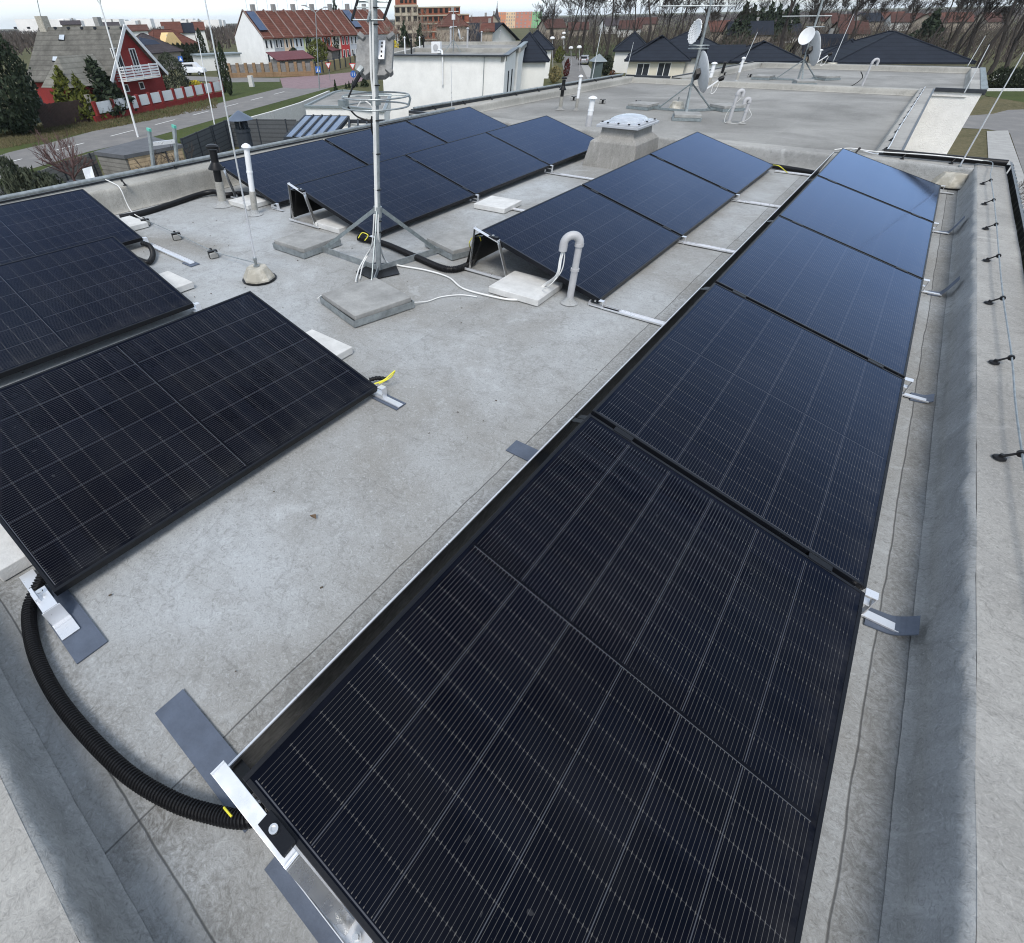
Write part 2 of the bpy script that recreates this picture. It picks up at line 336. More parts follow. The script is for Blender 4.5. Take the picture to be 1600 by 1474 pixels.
# roof deck with slight unevenness
def deck(x0, x1, y0, y1, m, parent, name='roof_deck', step=.18, amp=.004, zf=None):
    nx = int((x1-x0)/step)+1; ny = int((y1-y0)/step)+1; q = MB()
    vs = []
    for i in range(nx+1):
        for j in range(ny+1):
            x = x0+(x1-x0)*i/nx; y = y0+(y1-y0)*j/ny
            vs.append((x, y, amp*(mnoise.noise(Vector((x*1.3, y*1.3, 3)))+.6*mnoise.noise(Vector((x*4, y*4, 8))))))
    q.add(vs, [(i*(ny+1)+j, (i+1)*(ny+1)+j, (i+1)*(ny+1)+j+1, i*(ny+1)+j+1) for i in range(nx) for j in range(ny)])
    return q.build(name, m, parent, smooth='all')
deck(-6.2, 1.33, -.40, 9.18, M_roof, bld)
def parapet(p, q, h, wd, m, mt, parent, seg=60, name='parapet'):
    # inner face on the left of travel p->q ; membrane skin with slight waves
    p = Vector(p); q = Vector(q); d = (q-p); L = d.length; d.normalize(); a = Vector((d.y, -d.x, 0))
    prof = [(-.034, .0045), (-.022, .012), (-.012, .032), (-.005, .08), (0, h*.7), (.003, h-.03), (.010, h-.008), (.026, h)]
    n = max(2, int(L/(.05 if seg > 50 else .4))); vs = []
    for i in range(n+1):
        s = L*i/n
        for j, (u, v) in enumerate(prof):
            wv = .012*mnoise.noise(Vector((s*4.5+v*7, v*5+p.x, 1)))+.009*mnoise.noise(Vector((s*13-v*22, v*9, 5)))+.004*mnoise.noise(Vector((s*34, v*20, 2)))
            k = 1 if 0 < j < 7 else .25
            vs.append(p+d*s+a*(u+wv*k)+Vector((0, 0, v+(.006*mnoise.noise(Vector((s*3, 2, 7))) if j > 0 else 0))))
    m_ = len(prof); o = MB().add(vs, [(i*m_+j, i*m_+j+1, (i+1)*m_+j+1, (i+1)*m_+j) for i in range(n) for j in range(m_-1)]).build(name, m, parent, smooth='all')
    vs = []; us = [.026, .06, wd*.5, wd]
    for i in range(n+1):
        s = L*i/n
        for j, u in enumerate(us):
            vs.append(p+d*s+a*u+Vector((0, 0, h+.006*mnoise.noise(Vector((s*3, 2, 7)))*(j < 2)+.004*mnoise.noise(Vector((s*2, u*9, 3))))))
    MB().add(vs, [(i*4+j, i*4+j+1, (i+1)*4+j+1, (i+1)*4+j) for i in range(n) for j in range(3)]).build('parapet_top', mt, parent, smooth='all')
    return o
parapet((1.316, -.95, 0), (1.316, 9.43, 0), .215, .28, M_para, M_paratop, bld)
parapet((-6.7, -.372, 0), (1.316, -.372, 0), .20, .36, M_para, M_paratop, bld)
parapet((1.316, 9.13, 0), (-6.2, 9.13, 0), .21, .28, M_para, M_paratop, bld)
parapet((-6.18, 9.43, 0), (-6.18, -.95, 0), .26, .38, M_paralite, M_paralite, bld)
def wallbox(x0, x1, y0, y1, zt, m, parent, name='wall'):
    return MB().box(((x0+x1)/2, (y0+y1)/2, (zt+GZ)/2), (x1-x0, y1-y0, zt-GZ)).build(name, m, parent)
wallbox(-6.54, 1.57, -.93, 9.41, -.06, M_stuccow, bld)
MB().box((1.46, 4.24, .065), (.22, 10.34, .25)).build('wall_upstand', M_stuccow, bld); MB().box((-2.6, -.665, .06), (7.85, .52, .24)).build('wall_upstand', M_stuccow, bld)
MB().box((-6.38, 4.24, .09), (.32, 10.34, .30)).build('wall_upstand', M_stuccow, bld); MB().box((-2.4, 9.29, .06), (7.6, .23, .24)).build('wall_upstand', M_stuccow, bld)
q = MB()
# rippled outer drip edge along the right parapet
n = 210; vs = []
for i in range(n+1):
    y = -.9+10.32*i/n; wv = .008*sin(y*34)+.004*mnoise.noise(Vector((0, y*6, 2)))
    for (u, v) in ((1.605, .27), (1.635+wv, .262), (1.655+wv, .20), (1.65+wv, .08)): vs.append((u, y, v))
q.add(vs, [(i*4+j, i*4+j+1, (i+1)*4+j+1, (i+1)*4+j) for i in range(n) for j in range(3)])
q.build('edge_flashing', M_flash, bld)
MB().box((1.0, 9.45, .17), (1.28, .03, .12)).build('edge_flashing', M_flash, bld); MB().box((-6.57, 4.2, .22), (.05, 10.4, .12)).build('edge_flashing', M_flash, bld)
MB().tube([(.40, 9.34, .262), (1.28, 9.34, .262), (1.585, 9.345, .262)], .032, 10).build('edge_pipe', M_blkpl, bld, smooth=True)
MB().tube([(-6.50, -.9, .315), (-6.50, 9.3, .315)], .022, 10).build('edge_pipe', M_galv, bld, smooth=True)

b2 = thing('flat_roof_house', 'middle flat-roofed building with tripod dish and pale goosenecks on its empty roof', 'building', (-3.3, 14.2, GZ))
YD = 18.95
O0, O1, O2, O3 = at(645, 172, .20), at(972, 118, .18), at(1036, 122, .18), at(1165, 98.5, .18)
dl = (O1-O0).xy.to_3d().normalized(); dn_ = Vector((dl.y, -dl.x, 0))          # towards the roof
I0, I1 = O0+dn_*.34, O1+dn_*.34; I0.z = I1.z = 0
MB().face([(.33, 9.40, 0), (.33, YD+.03, 0), (I1.x-.1, YD+.03, 0), (I0.x-.1, 9.40, 0)]).build('roof_deck', M_roof2, b2)
parapet((.30, 9.72, 0), (.30, YD, 0), .16, .27, M_paralite, M_paratop, b2, 1)
parapet((.30, YD, 0), (I1.x-.1, YD, 0), .125, .30, M_paralite, M_paralite, b2, 1)
parapet((I1.x, I1.y+.2, 0), (I0.x, I0.y-.2, 0), .15, .34, M_paralite, M_paralite, b2, 1)
wallp = [(O0.x, 9.46), (.57, 9.46), (.57, YD+.28), (O1.x, YD+.28)]
MB().prism(wallp, GZ, -.06).build('wall', M_stuccow, b2)
MB().box((.45, 14.3, .035), (.23, 9.6, .19)).build('wall_upstand', M_stuccow, b2); MB().box((.585, 14.1, .11), (.03, 9.6, .12)).build('edge_flashing', M_flash, b2); MB().bar(O0+Vector((-.03, 0, -.04)), O1+Vector((-.03, 0, -.04)), .06, .10).build('edge_flashing', M_flash, b2); MB().box((O0.x+.45, 9.38, .10), (.95, .05, .20)).build('edge_flashing', M_flash, b2)
MB().bar((O1.x, YD+.30, .13), (O2.x, YD+.30, .13), .06, .10).build('edge_flashing', M_flash, b2)
MB().tube([O0+Vector((.02, 0, .03)), O1+Vector((.02, 0, .03))], .022, 8).build('edge_pipe', M_galv, b2, smooth=True)
b3 = thing('flat_roof_house', 'farthest flat-roofed building of the three with a projecting white end wall', 'building', (-2.0, 22.8, GZ))
YF = 26.3; YW = YD+.33
dl3 = (O3-O2).xy.to_3d().normalized(); dn3 = Vector((dl3.y, -dl3.x, 0)); J0, J1 = O2+dn3*.32, O3+dn3*.32; J0.z = J1.z = 0; J0 = J0+dl3*((YW-J0.y)/dl3.y); J1 = J1+dl3*((YF-J1.y)/dl3.y)
MB().face([(1.25, YW-.03, 0), (1.25, YF+.03, 0), (J1.x-.1, YF+.03, 0), (J0.x-.1, YW-.03, 0)]).build('roof_deck', M_roof2, b3)
parapet((1.22, YW+.10, 0), (1.22, YF, 0), .15, .30, M_paralite, M_paratop, b3, 1)
parapet((1.22, YF, 0), (J1.x, YF, 0), .15, .30, M_paralite, M_paralite, b3, 1)
parapet((J1.x, YF+.2, 0), (J0.x, YW-.05, 0), .15, .32, M_paralite, M_paralite, b3, 1)
MB().prism([(J0.x-.3, YW+.12), (1.50, YW+.12), (1.50, YF+.28), (J1.x-.3, YF+.28)], GZ, -.05).build('wall', M_stuccow, b3)
MB().box((1.04, YW+.06, (GZ+.095)/2), (.92, .12, .095-GZ)).build('end_wall', M_stuccow, b3)
MB().box((1.37, (YW+YF)/2+.2, .04), (.24, YF-YW+.1, .18)).build('wall_upstand', M_stuccow, b3)
MB().box((1.07, YW-.01, .125), (.94, .05, .08)).build('edge_flashing', M_flash, b3); MB().box((1.53, (YW+YF)/2+.15, .10), (.05, YF-YW+.3, .10)).build('edge_flashing', M_flash, b3); MB().box(((1.5+J1.x)/2, YF+.30, .10), (1.5-J1.x, .04, .12)).build('edge_flashing', M_flash, b3)
MB().bar(J0-dn3*.33+Vector((0, 0, .13)), J1-dn3*.33+Vector((0, 0, .13)), .05, .10).build('edge_flashing', M_flash, b3)
q = MB(); q.box((1.49, (YW+YF)/2, .158), (.10, YF-YW-.2, .012))
for i in range(20): q.box((1.50, YW+.3+i*.34, .167), (.13, .20, .012), 0)
q.build('edge_cap', M_galvd, b3)
# ------------------------------------------------------------------ solar panels
PW, PL = 1.134, 1.722
def linef(t, x, off, per, hw, soft):       # 1 on lines every `per`, starting at off
    f = mth(t, 'FRACT', mth(t, 'ADD', mth(t, 'DIVIDE', mth(t, 'SUBTRACT', x, off), per), 100.5))
    d = mth(t, 'MULTIPLY', mth(t, 'ABSOLUTE', mth(t, 'SUBTRACT', f, .5)), per)
    return ramp(t, d, hw, hw+soft, 1, 0)
def between(t, x, a, b): return mth(t, 'MULTIPLY', mth(t, 'GREATER_THAN', x, a), mth(t, 'LESS_THAN', x, b))
def cellmat():
    m, t, b = newmat('solar_cells'); c = t.nodes.new('ShaderNodeTexCoord'); sp = t.nodes.new('ShaderNodeSeparateXYZ'); t.links.new(c.outputs['Object'], sp.inputs[0])
    X, Y = sp.outputs[0], sp.outputs[1]
    x0, cw = .023, .1813; ch = .0922; y0 = .021; half = ch*9; y1 = y0+half+.014
    inx = between(t, X, x0+.002, x0+cw*6-.002)
    iny = mth(t, 'ADD', between(t, Y, y0, y0+half), between(t, Y, y1, y1+half)); ins = mth(t, 'MULTIPLY', inx, iny)
    info = t.nodes.new('ShaderNodeObjectInfo')
    cellx = mth(t, 'FLOOR', mth(t, 'DIVIDE', mth(t, 'SUBTRACT', X, x0), cw)); celly = mth(t, 'FLOOR', mth(t, 'DIVIDE', Y, ch))
    wn = t.nodes.new('ShaderNodeTexWhiteNoise'); wn.noise_dimensions = '3D'; cb = t.nodes.new('ShaderNodeCombineXYZ')
    t.links.new(cellx, cb.inputs[0]); t.links.new(celly, cb.inputs[1]); t.links.new(info.outputs['Random'], cb.inputs[2]); t.links.new(cb.outputs[0], wn.inputs[0])
    base = mixc(t, wn.outputs['Value'], (.0016, .0019, .0038), (.0028, .0034, .0065))
    wires = mth(t, 'MULTIPLY', linef(t, X, x0+cw/32, cw/16, .00018, .00055), ins)
    gapy = mth(t, 'ADD', mth(t, 'MULTIPLY', linef(t, Y, y0, ch, .0004, .0008), between(t, Y, y0+.02, y0+half-.02)), mth(t, 'MULTIPLY', linef(t, Y, y1, ch, .0004, .0008), between(t, Y, y1+.02, y1+half-.02)))
    gapy = mth(t, 'MULTIPLY', gapy, inx); gapx = mth(t, 'MULTIPLY', mth(t, 'MULTIPLY', linef(t, X, x0, cw, .0006, .0010), between(t, X, x0+.05, x0+cw*6-.05)), iny)
    tickx = mth(t, 'MULTIPLY', linef(t, X, x0+cw/32, cw/16, .0008, .0006), mth(t, 'MULTIPLY', ins, mth(t, 'ADD', linef(t, Y, y0, ch, .0035, .0015), 0)))
    nv = nz(t, c.outputs['Object'], 2.2, 3); nh = nz(t, c.outputs['Object'], 60, 3)
    wl = mth(t, 'MULTIPLY', wires, ramp(t, nv, .3, .7, .28, .62))
    col = mixc(t, wl, base, (.155, .148, .138)); col = mixc(t, mth(t, 'MULTIPLY', tickx, .17), col, (.34, .32, .28))
    col = mixc(t, mth(t, 'MULTIPLY', gapy, ramp(t, nv, .35, .65, .02, .12)), col, (.26, .26, .27)); col = mixc(t, mth(t, 'MULTIPLY', gapx, .55), col, (.105, .11, .125))
    mid = between(t, Y, y0+half, y1); edge = mth(t, 'ADD', ramp(t, mth(t, 'ABSOLUTE', mth(t, 'SUBTRACT', Y, y0+half+.002)), .0006, .0018, 1, 0), ramp(t, mth(t, 'ABSOLUTE', mth(t, 'SUBTRACT', Y, y0-.004)), .001, .002, 1, 0))
    edge = mth(t, 'MULTIPLY', edge, inx); col = mixc(t, mth(t, 'MULTIPLY', mid, .7), col, (.004, .004, .005)); col = mixc(t, mth(t, 'MULTIPLY', edge, .5), col, (.14, .145, .16))
    # fine dust
    dn = nz(t, c.outputs['Object'], 330, 2, .8); col = mixc(t, ramp(t, dn, .74, .80, 0, .5), col, (.18, .19, .2))
    dd = nz(t, c.outputs['Object'], 3.2, 6, .65); col = mixc(t, ramp(t, dd, .4, .8, .0, .014), col, (.35, .33, .3))
    ed_ = mth(t, 'MULTIPLY', ramp(t, X, PW-.11, PW-.014, 0, 1), ramp(t, nz(t, c.outputs['Object'], 9, 5, .7), .38, .72, 0, .06)); col = mixc(t, ed_, col, (.28, .27, .25))
    sp_ = nz(t, c.outputs['Object'], 26, 2, .5, .3); col = mixc(t, ramp(t, sp_, .74, .77, 0, .07), col, (.3, .3, .3))
    t.links.new(col, b.inputs['Base Color']); b.inputs['Roughness'].default_value = .6; b.inputs['Specular IOR Level'].default_value = 0
    gl = t.nodes.new('ShaderNodeBsdfGlossy'); gl.inputs['Color'].default_value = (.49, .645, .98, 1); t.links.new(ramp(t, dd, .3, .75, .08, .15), gl.inputs['Roughness'])
    fr = t.nodes.new('ShaderNodeFresnel'); fr.inputs['IOR'].default_value = 1.25; mx = t.nodes.new('ShaderNodeMixShader')
    t.links.new(mth(t, 'MAXIMUM', mth(t, 'MULTIPLY_ADD', fr.outputs[0], 1.35, -.011), 0.0), mx.inputs[0]); t.links.new(b.outputs[0], mx.inputs[1]); t.links.new(gl.outputs[0], mx.inputs[2])
    t.links.new(mx.outputs[0], [n for n in t.nodes if n.type == 'OUTPUT_MATERIAL'][0].inputs[0])
    return m
M_cell = cellmat()
def make_panel(M, label, group, last=False):
    o = thing('solar_panel', label, 'solar panel', group=group, M=M); o_M = RM[o.name]; RM[o.name] = Matrix.Identity(4)
    f = .012; q = MB()
    for (c, d) in (((f/2, PL/2, -.0175), (f, PL, .035)), ((PW-f/2, PL/2, -.0175), (f, PL, .035)), ((PW/2, f/2, -.0175), (PW-2*f, f, .035)), ((PW/2, PL-f/2, -.0175), (PW-2*f, f, .035))): q.box(c, d)
    q.build('frame', M_blk, o, bevel=.0012)
    MB().box((PW/2, PL/2, -.0045), (PW-2*f, PL-2*f, .005)).build('glass', M_cell, o)
    q = MB(); q.box((PW/2, PL/2, -.012), (PW-2*f, PL-2*f, .004)); q.build('backsheet', M_white if False else M_blkpl, o)
    for xx in (.16, PW-.16):
        if last: continue
        q = MB().box((xx, PL+.0075, -.0005), (.085, .028, .006)); q.box((xx, PL+.0075, -.02), (.04, .010, .035)); q.build('clamp', M_blk, o, bevel=.001)
    RM[o.name] = o_M; return o
FIT = {'R': ([0.0025, -0.0024, 0.1212, 0.0007, -0.005, 0.2464, 1.0031], 5), 'C': ([-1.8054, 3.5159, 0.0579, -0.0084, 0.0058, 0.2618, 1.0066], 3),
       'B': ([-4.1755, 3.5008, 0.0724, -0.0062, 0.0104, 0.2644, 0.9996], 3), 'A': ([-5.8646, 3.6531, 0.0717, -0.0056, 0.0113, 0.26, 1.0079], 3),
       'L1': ([-2.2785, -0.0995, 0.091, 0.0039, -0.0048, 0.252, 0.9957], 1), 'L2': ([-4.1876, -0.1214, 0.0927, -0.0238, -0.0032, 0.2395, 1.0], 1),
       'L3': ([-5.9329, 0.3691, 0.0961, -0.0203, -0.0017, 0.247, 1.0], 1)}
LAB = {'R': ['nearest and largest solar panel, at the bottom of the long right-hand row', 'second panel of the long right-hand row, beyond the nearest one', 'middle panel of the five in the long right-hand row',
             'fourth panel of the long right-hand row, next to last', 'farthest panel of the long right-hand row, beside the concrete rod base in the corner'],
       'C': ['nearest panel of the centre row, behind the grey gooseneck pipe', 'middle panel of the centre row of three', 'farthest panel of the centre row, right of the domed skylight'],
       'B': ['panel directly behind the antenna mast foot, nearest of its row', 'middle panel of the row that ends at the skylight curb', 'farthest panel of the row that ends at the skylight curb, mirroring a pipe'],
       'A': ['panel behind the white vent pipe in the rearmost row by the left parapet', 'middle panel of the rearmost row by the left parapet', 'farthest panel of the rearmost row, beside the white neighbouring wall'],
       'L1': ['single black solar panel at lower left above the end of the corrugated hose'], 'L2': ['middle one of the three panels cut off by the left edge'], 'L3': ['farthest of the three panels at the left edge, against the parapet']}
GRP = {'R': 'long right-hand row of panels', 'C': 'centre row of panels', 'B': 'panel row ending at the skylight', 'A': 'rearmost panel row', 'L1': None, 'L2': None, 'L3': None}
PM = {}
for rn, (q, n) in FIT.items():
    for k in range(n):
        base = Matrix.Translation((q[0], q[1], q[2])) @ Matrix.Rotation(q[3], 4, 'Z') @ Matrix.Rotation(math.atan(q[4]), 4, 'X')
        M = base @ Matrix.Translation((0, (k*(PL+.02))*q[6], PW*sin(q[5]))) @ Matrix.Rotation(q[5], 4, 'Y') @ Matrix.Rotation(rnd.uniform(-.0015, .0015), 4, 'X')
        PM[rn, k] = M; make_panel(M, LAB[rn][k], GRP[rn], k == n-1)
# mounting hardware --------------------------------------------------------
def low_bracket(rn, k, end, label, strip=.10, group='low panel brackets'):
    # aluminium foot under the low edge between two panels: end=0 near corner of panel k, 1 far corner
    M = PM[rn, k]; e = M @ Vector((PW, 0 if end == 0 else PL, 0)); yy = e.y+(-.012 if end == 0 else .012)
    o = thing('mounting_bracket', label, 'bracket', (e.x, yy, 0), group)
    z = e.z; x = e.x; wd = .036
    q = MB(); q.box((x+.018, yy, z-.002), (.036, wd, .004)); q.box((x+.036, yy, z/2), (.004, wd, z)); q.box((x-.07, yy, z*.5-.01), (.004, wd, z*.75)); q.box((x-.018, yy, z-.045), (.10, wd, .004)); q.build('clamp_post', M_alu, o, bevel=.001)
    q = MB(); q.box((x+strip/2+.0, yy, .0105), (strip+.12, .042, .003)); q.box((x+strip/2, yy-.02, .014), (strip+.12, .003, .008)); q.build('foot_strip', M_alu, o, bevel=.0008)
    q = MB().lathe((x-.03, yy, z-.02), [(.007, 0), (.007, .012)], 8); q.build('bolt', M_alub, o); return o
def pad(p, label, curl=0, group='dark pads under the brackets'):
    # p: x0,x1,y0,y1
    x0, x1, y0, y1 = p; n = 10; vs = []
    for i in range(n+1):
        s = i/n; x = x0+(x1-x0)*s; z = .008+curl*max(0, s-.45)**2*3.2
        for y in (y0, y1): vs.append((x+.006*sin(s*5), y+(s*.02 if curl else 0), z)); vs.append((x+.006*sin(s*5), y+(s*.02 if curl else 0), z-.006))
    fs = []
    for i in range(n):
        a = i*4; fs += [(a, a+4, a+6, a+2), (a+1, a+3, a+7, a+5), (a, a+1, a+5, a+4), (a+2, a+6, a+7, a+3)]
    fs += [(0, 2, 3, 1), (n*4, n*4+1, n*4+3, n*4+2)]
    o = MB().add([Vector(v)-Vector((x0, y0, 0)) for v in vs], fs).build('roof_pad', M_pad); o.location = (x0, y0, 0); return tag(o, label, 'roof pad', group)
for k in range(5):
    low_bracket('R', k, 1, ['bracket between the nearest and second right-row panels', 'bracket between the second and middle right-row panels', 'bracket between the middle and fourth right-row panels',
                            'bracket between the fourth and farthest right-row panels', 'bracket at the far low corner of the right row, beside the concrete rod base'][k], .09)
for (px0, y, c, lab) in (((1.15, 1.285), 1.73, .05, 'dark pad with lifted end beside the low edge of the nearest right-row panel'), ((1.17, 1.27), 3.49, .02, 'short flat dark pad at the low edge of the second right-row panel'),
                         ((1.17, 1.29), 5.24, .14, 'dark pad curling up the parapet by the middle right-row panel'), ((1.17, 1.29), 7.0, .16, 'dark pad curling up the parapet by the fourth right-row panel')):
    pad((px0[0], px0[1], y-.045, y+.045), lab, c)
pad((-.54, -.05, -.075, .022), 'long dark pad sticking out left of the near high corner of the right row')
pad((-.36, -.08, 1.69, 1.79), 'short dark pad on open roof left of the right row')
pad((-1.33, -.90, -.165, -.06), 'dark pad under the near low corner of the lower-left panel')
pad((-1.22, -1.02, 1.60, 1.68), 'dark pad at the far low corner of the lower-left panel by the yellow wire')
pad((-3.05, -2.78, 1.72, 1.80), 'dark pad at the far low corner of the middle left-edge panel') if False else None
pad((.05, 1.2, -.088, -.012), 'dark pad strip under the near end rail of the right row')
# near end of the right row: high support bracket, leg plate and base rail
def high_bracket(rn, k, end, label, group='high panel supports'):
    M = PM[rn, k]; sg = -1 if end == 0 else 1; yl = 0 if end == 0 else PL
    o = thing('support_bracket', label, 'bracket', (M @ Vector((0, yl, 0))).xy.to_3d(), group)
    def L(x, z): v = M @ Vector((x, yl, z)); v.y += sg*.022; return v
    wd = .034; q = MB(); up = Vector((0, 0, 1))
    a, b = L(-.055, -.004), L(.195, -.004); q.bar(a, b, wd, .004); q.bar(L(-.055, -.004), L(-.055, .006), wd, .004, Vector((1, 0, 0))); q.bar(L(.19, -.004), L(.19, .012), wd, .006, Vector((1, 0, 0)))
    q.build('top_plate', M_alu, o, bevel=.001)
    fa = Vector((a.x-.035, a.y, .02)); fb = Vector((b.x+.11, b.y, .02)); bd_ = .05
    MB().bar(a+Vector((0, 0, -.004)), fa, wd*.8, .004, Vector((1, 0, 0))).build('leg', M_alub, o)
    MB().bar(b+Vector((0, 0, -.004)), fb, wd, .006, Vector((1, 0, 0))).build('leg', M_alub, o)
    q = MB(); c = (fa+fb)/2; q.box((c.x+.01, c.y, .013), ((fb-fa).x+.10, .055, .004)); q.box((c.x+.01, c.y-.026, .022), ((fb-fa).x+.10, .003, .02)); q.build('base_plate', M_alu, o, bevel=.0008)
    q = MB(); bp = fb+Vector((.03, 0, .0)); q.tube([bp, bp+Vector((0, 0, .035))], .006, 8); q.tube([bp+Vector((0, 0, .012)), bp+Vector((0, 0, .022))], .012, 6); q.build('bolt', M_alub, o)
    e = L(.135, .004); e.y -= sg*.010
    MB().box(e, (.085, .034, .016)).build('end_clamp', M_blk, o, bevel=.001); e2 = L(.125, .013); e2.y -= sg*.010; MB().lathe(e2, [(.010, 0), (.010, .006), (.006, .006), (.006, .002)], 12).build('bolt', M_alub, o)
    return o
high_bracket('R', 0, 0, 'bright aluminium support at the near high corner of the right row, by the hose end')
high_bracket('C', 0, 0, 'aluminium frame under the raised near corner of the centre row')
high_bracket('B', 0, 0, 'aluminium frame under the raised corner left of the antenna mast')
high_bracket('A', 0, 0, 'aluminium frame under the raised corner behind the black flue')
low_bracket('C', 0, 0, 'bracket at the near low corner of the centre row beside the gooseneck pipe', .1); low_bracket('C', 0, 1, 'bracket between the near and middle centre-row panels', .1); low_bracket('C', 1, 1, 'bracket between the middle and far centre-row panels', .1)
low_bracket('B', 0, 0, 'bracket behind the antenna mast foot at the low panel corner', .06); low_bracket('B', 0, 1, 'bracket beside the loose concrete slab between two rows', .06); low_bracket('B', 1, 1, 'bracket with long strip leading to the skylight curb', .1)
low_bracket('A', 0, 0, 'small bracket on the roof between the white vent and the next row', .06)
low_bracket('L1', 0, 1, 'bracket with yellow wire at the far low corner of the lower-left panel', .10); low_bracket('L2', 0, 1, 'bracket at the far low corner of the middle left-edge panel', .07); low_bracket('L3', 0, 1, 'bracket at the far low corner of the farthest left-edge panel', .07)
# near low bracket of the lower-left panel: wide ribbed plate
M = PM['L1', 0]; e = M @ Vector((PW, 0, 0)); o = thing('mounting_bracket', 'wide shiny ribbed bracket at the near corner of the lower-left panel, crossed by the hose', 'bracket', (e.x, e.y-.06, 0), 'low panel brackets')
q = MB(); q.box((e.x-.01, e.y-.035, e.z-.01), (.12, .05, .004)); q.box((e.x-.04, e.y-.05, e.z+.002), (.07, .012, .02)); q.bar((e.x+.05, e.y-.035, e.z-.012), (e.x+.065, e.y-.035, .014), .06, .004, Vector((1, 0, 0)))
q.bar((e.x+.062, e.y-.035, .014), (e.x+.15, e.y-.035, .0125), .062, .004); q.box((e.x+.085, e.y-.035, .017), (.003, .062, .004)); q.build('clamp_post', M_alu, o, bevel=.001)
MB().box((e.x-.17, e.y-.04, .013), (.20, .05, .004)).build('foot_strip', M_alu, o); MB().lathe((e.x-.04, e.y-.03, e.z+.004), [(.010, 0), (.010, .006), (.005, .007)], 10).build('bolt', M_alub, o)
# base rails running across the open roof between the rows
def rail(x0, x1, y, label, wd=.048, padx=None, z=.010, y1=None):
    q = MB(); y1 = y if y1 is None else y1; c = ((x0+x1)/2, 0, z)
    q.bar((x0, y, z), (x1, y1, z), wd, .004); q.bar((x0, y-wd/2, z+.006), (x1, y1-wd/2, z+.006), .003, .012)
    q.bar((x0, y+wd/2, z+.006), (x1, y1+wd/2, z+.006), .003, .012)
    return tag(q.build('base_rail', M_alu, origin=((x0+x1)/2, (y+y1)/2, 0), bevel=.0008), label, 'rail', 'aluminium base rails on the roof')
for i, lab in ((0, 'nearest silver rail crossing the open roof from the gooseneck pipe to the right row'), (1, 'second silver rail crossing from the centre row to the right row'), (2, 'third silver rail crossing from the centre row to the right row'), (3, 'farthest silver rail between centre and right rows')):
    e = PM['C', min(i, 2)] @ Vector((PW, 0 if i < 3 else PL, 0)); rail(e.x+.03, -.13, e.y-.012 if i < 3 else e.y+.03, lab)
e = PM['B', 1] @ Vector((PW, PL, 0)); rail(e.x+.03, -1.9, e.y+.012, 'silver rail leading from the second row towards the skylight curb')
e = PM['B', 0] @ Vector((PW, PL, 0)); rail(e.x+.03, -1.9, e.y+.012, 'silver rail running from under the loose concrete slab')
p = at(232, 382, .01); p2_ = at(300, 412, .01); rail(p.x, p2_.x, p.y, 'silver rail sticking out beyond the farthest left-edge panel', .05, y1=p2_.y)
pad((p2_.x-.10, p2_.x+.06, p2_.y-.045, p2_.y+.045), 'small dark pad at the free end of the silver rail on the left roof')
# wind deflector sheets behind the high edges
def deflector(rn, k, label):
    M = PM[rn, k]; q = MB(); a = M @ Vector((0, -.012, 0)); b = M @ Vector((0, PL+.007, 0))
    ta, tb = a+Vector((-.066, 0, -.055)), b+Vector((-.066, 0, -.055)); fa, fb = Vector((a.x-.145, a.y, .022)), Vector((b.x-.145, b.y, .022))
    q.slab([ta, tb, fb, fa], .0016); q.bar(ta+Vector((.001, 0, 0)), tb+Vector((.001, 0, 0)), .006, .005)
    o = thing('wind_deflector', label, 'deflector', ((a.x+b.x)/2-.1, (a.y+b.y)/2, 0), 'sheet metal deflectors along the high panel edges')
    MB().slab([ta, tb, fb, fa], .0016).build('sheet', M_defl, o)
    MB().bar(ta+Vector((-.003, 0, .002)), tb+Vector((-.003, 0, .002)), .005, .004).build('edge_fold', M_alu, o)
    for yy in (a.y+.02, b.y-.02): q = MB(); q.bar((a.x+.02, yy, a.z-.045), (ta.x+.004, yy, ta.z-.01), .03, .004); q.bar((a.x+.02, yy, a.z-.05), (a.x-.08, yy, .04), .03, .004, Vector((1, 0, 0))); q.build('bracket', M_defl, o)
    return o
nm = {'R': ['nearest', 'second', 'middle', 'fourth', 'farthest'], 'C': ['nearest', 'middle', 'farthest'], 'B': ['nearest', 'middle', 'farthest'], 'A': ['nearest', 'middle', 'farthest']}
dn = {'R': 'panel of the long right row', 'C': 'centre-row panel', 'B': 'panel in the skylight row', 'A': 'panel of the rearmost row'}
for rn in 'RCB':
    for k in range(FIT[rn][1]): deflector(rn, k, 'dark sheet behind the raised edge of the %s %s' % (nm[rn][k], dn[rn]))
# ------------------------------------------------------------------ slabs lying on the roof
def slabobj(px, z, th, label, m=None, group='loose concrete slabs on the roof'):
    pts = [at(x, y, z) for x, y in px]; c = sum(pts, Vector())/len(pts); c.z = 0
    q = MB().slab(pts, th); return tag(q.build('concrete_slab', m or M_concl, origin=c, bevel=.004), label, 'concrete slab', group)
def slabxy(x, y, w_, d_, rz, label, th=.05, m=None, z0=.006):
    q = MB().box((x, y, z0+th/2), (w_, d_, th), rz); return tag(q.build('concrete_slab', m or M_concl, origin=(x, y, 0), bevel=.004), label, 'concrete slab', 'loose concrete slabs on the roof')
c = at(778, 316, .055); slabxy(c.x, c.y, .40, .40, .06, 'pale square slab alone between two rows, beside a white bracket')
c = at(822, 448, .055); slabxy(c.x-.02, c.y+.03, .44, .40, .02, 'pale square slab half under the centre row, left of the gooseneck pipe')
c = at(520, 350, .055); slabxy(c.x-.02, c.y+.12, .40, .40, 0, 'pale slab in the shade under the row behind the mast')
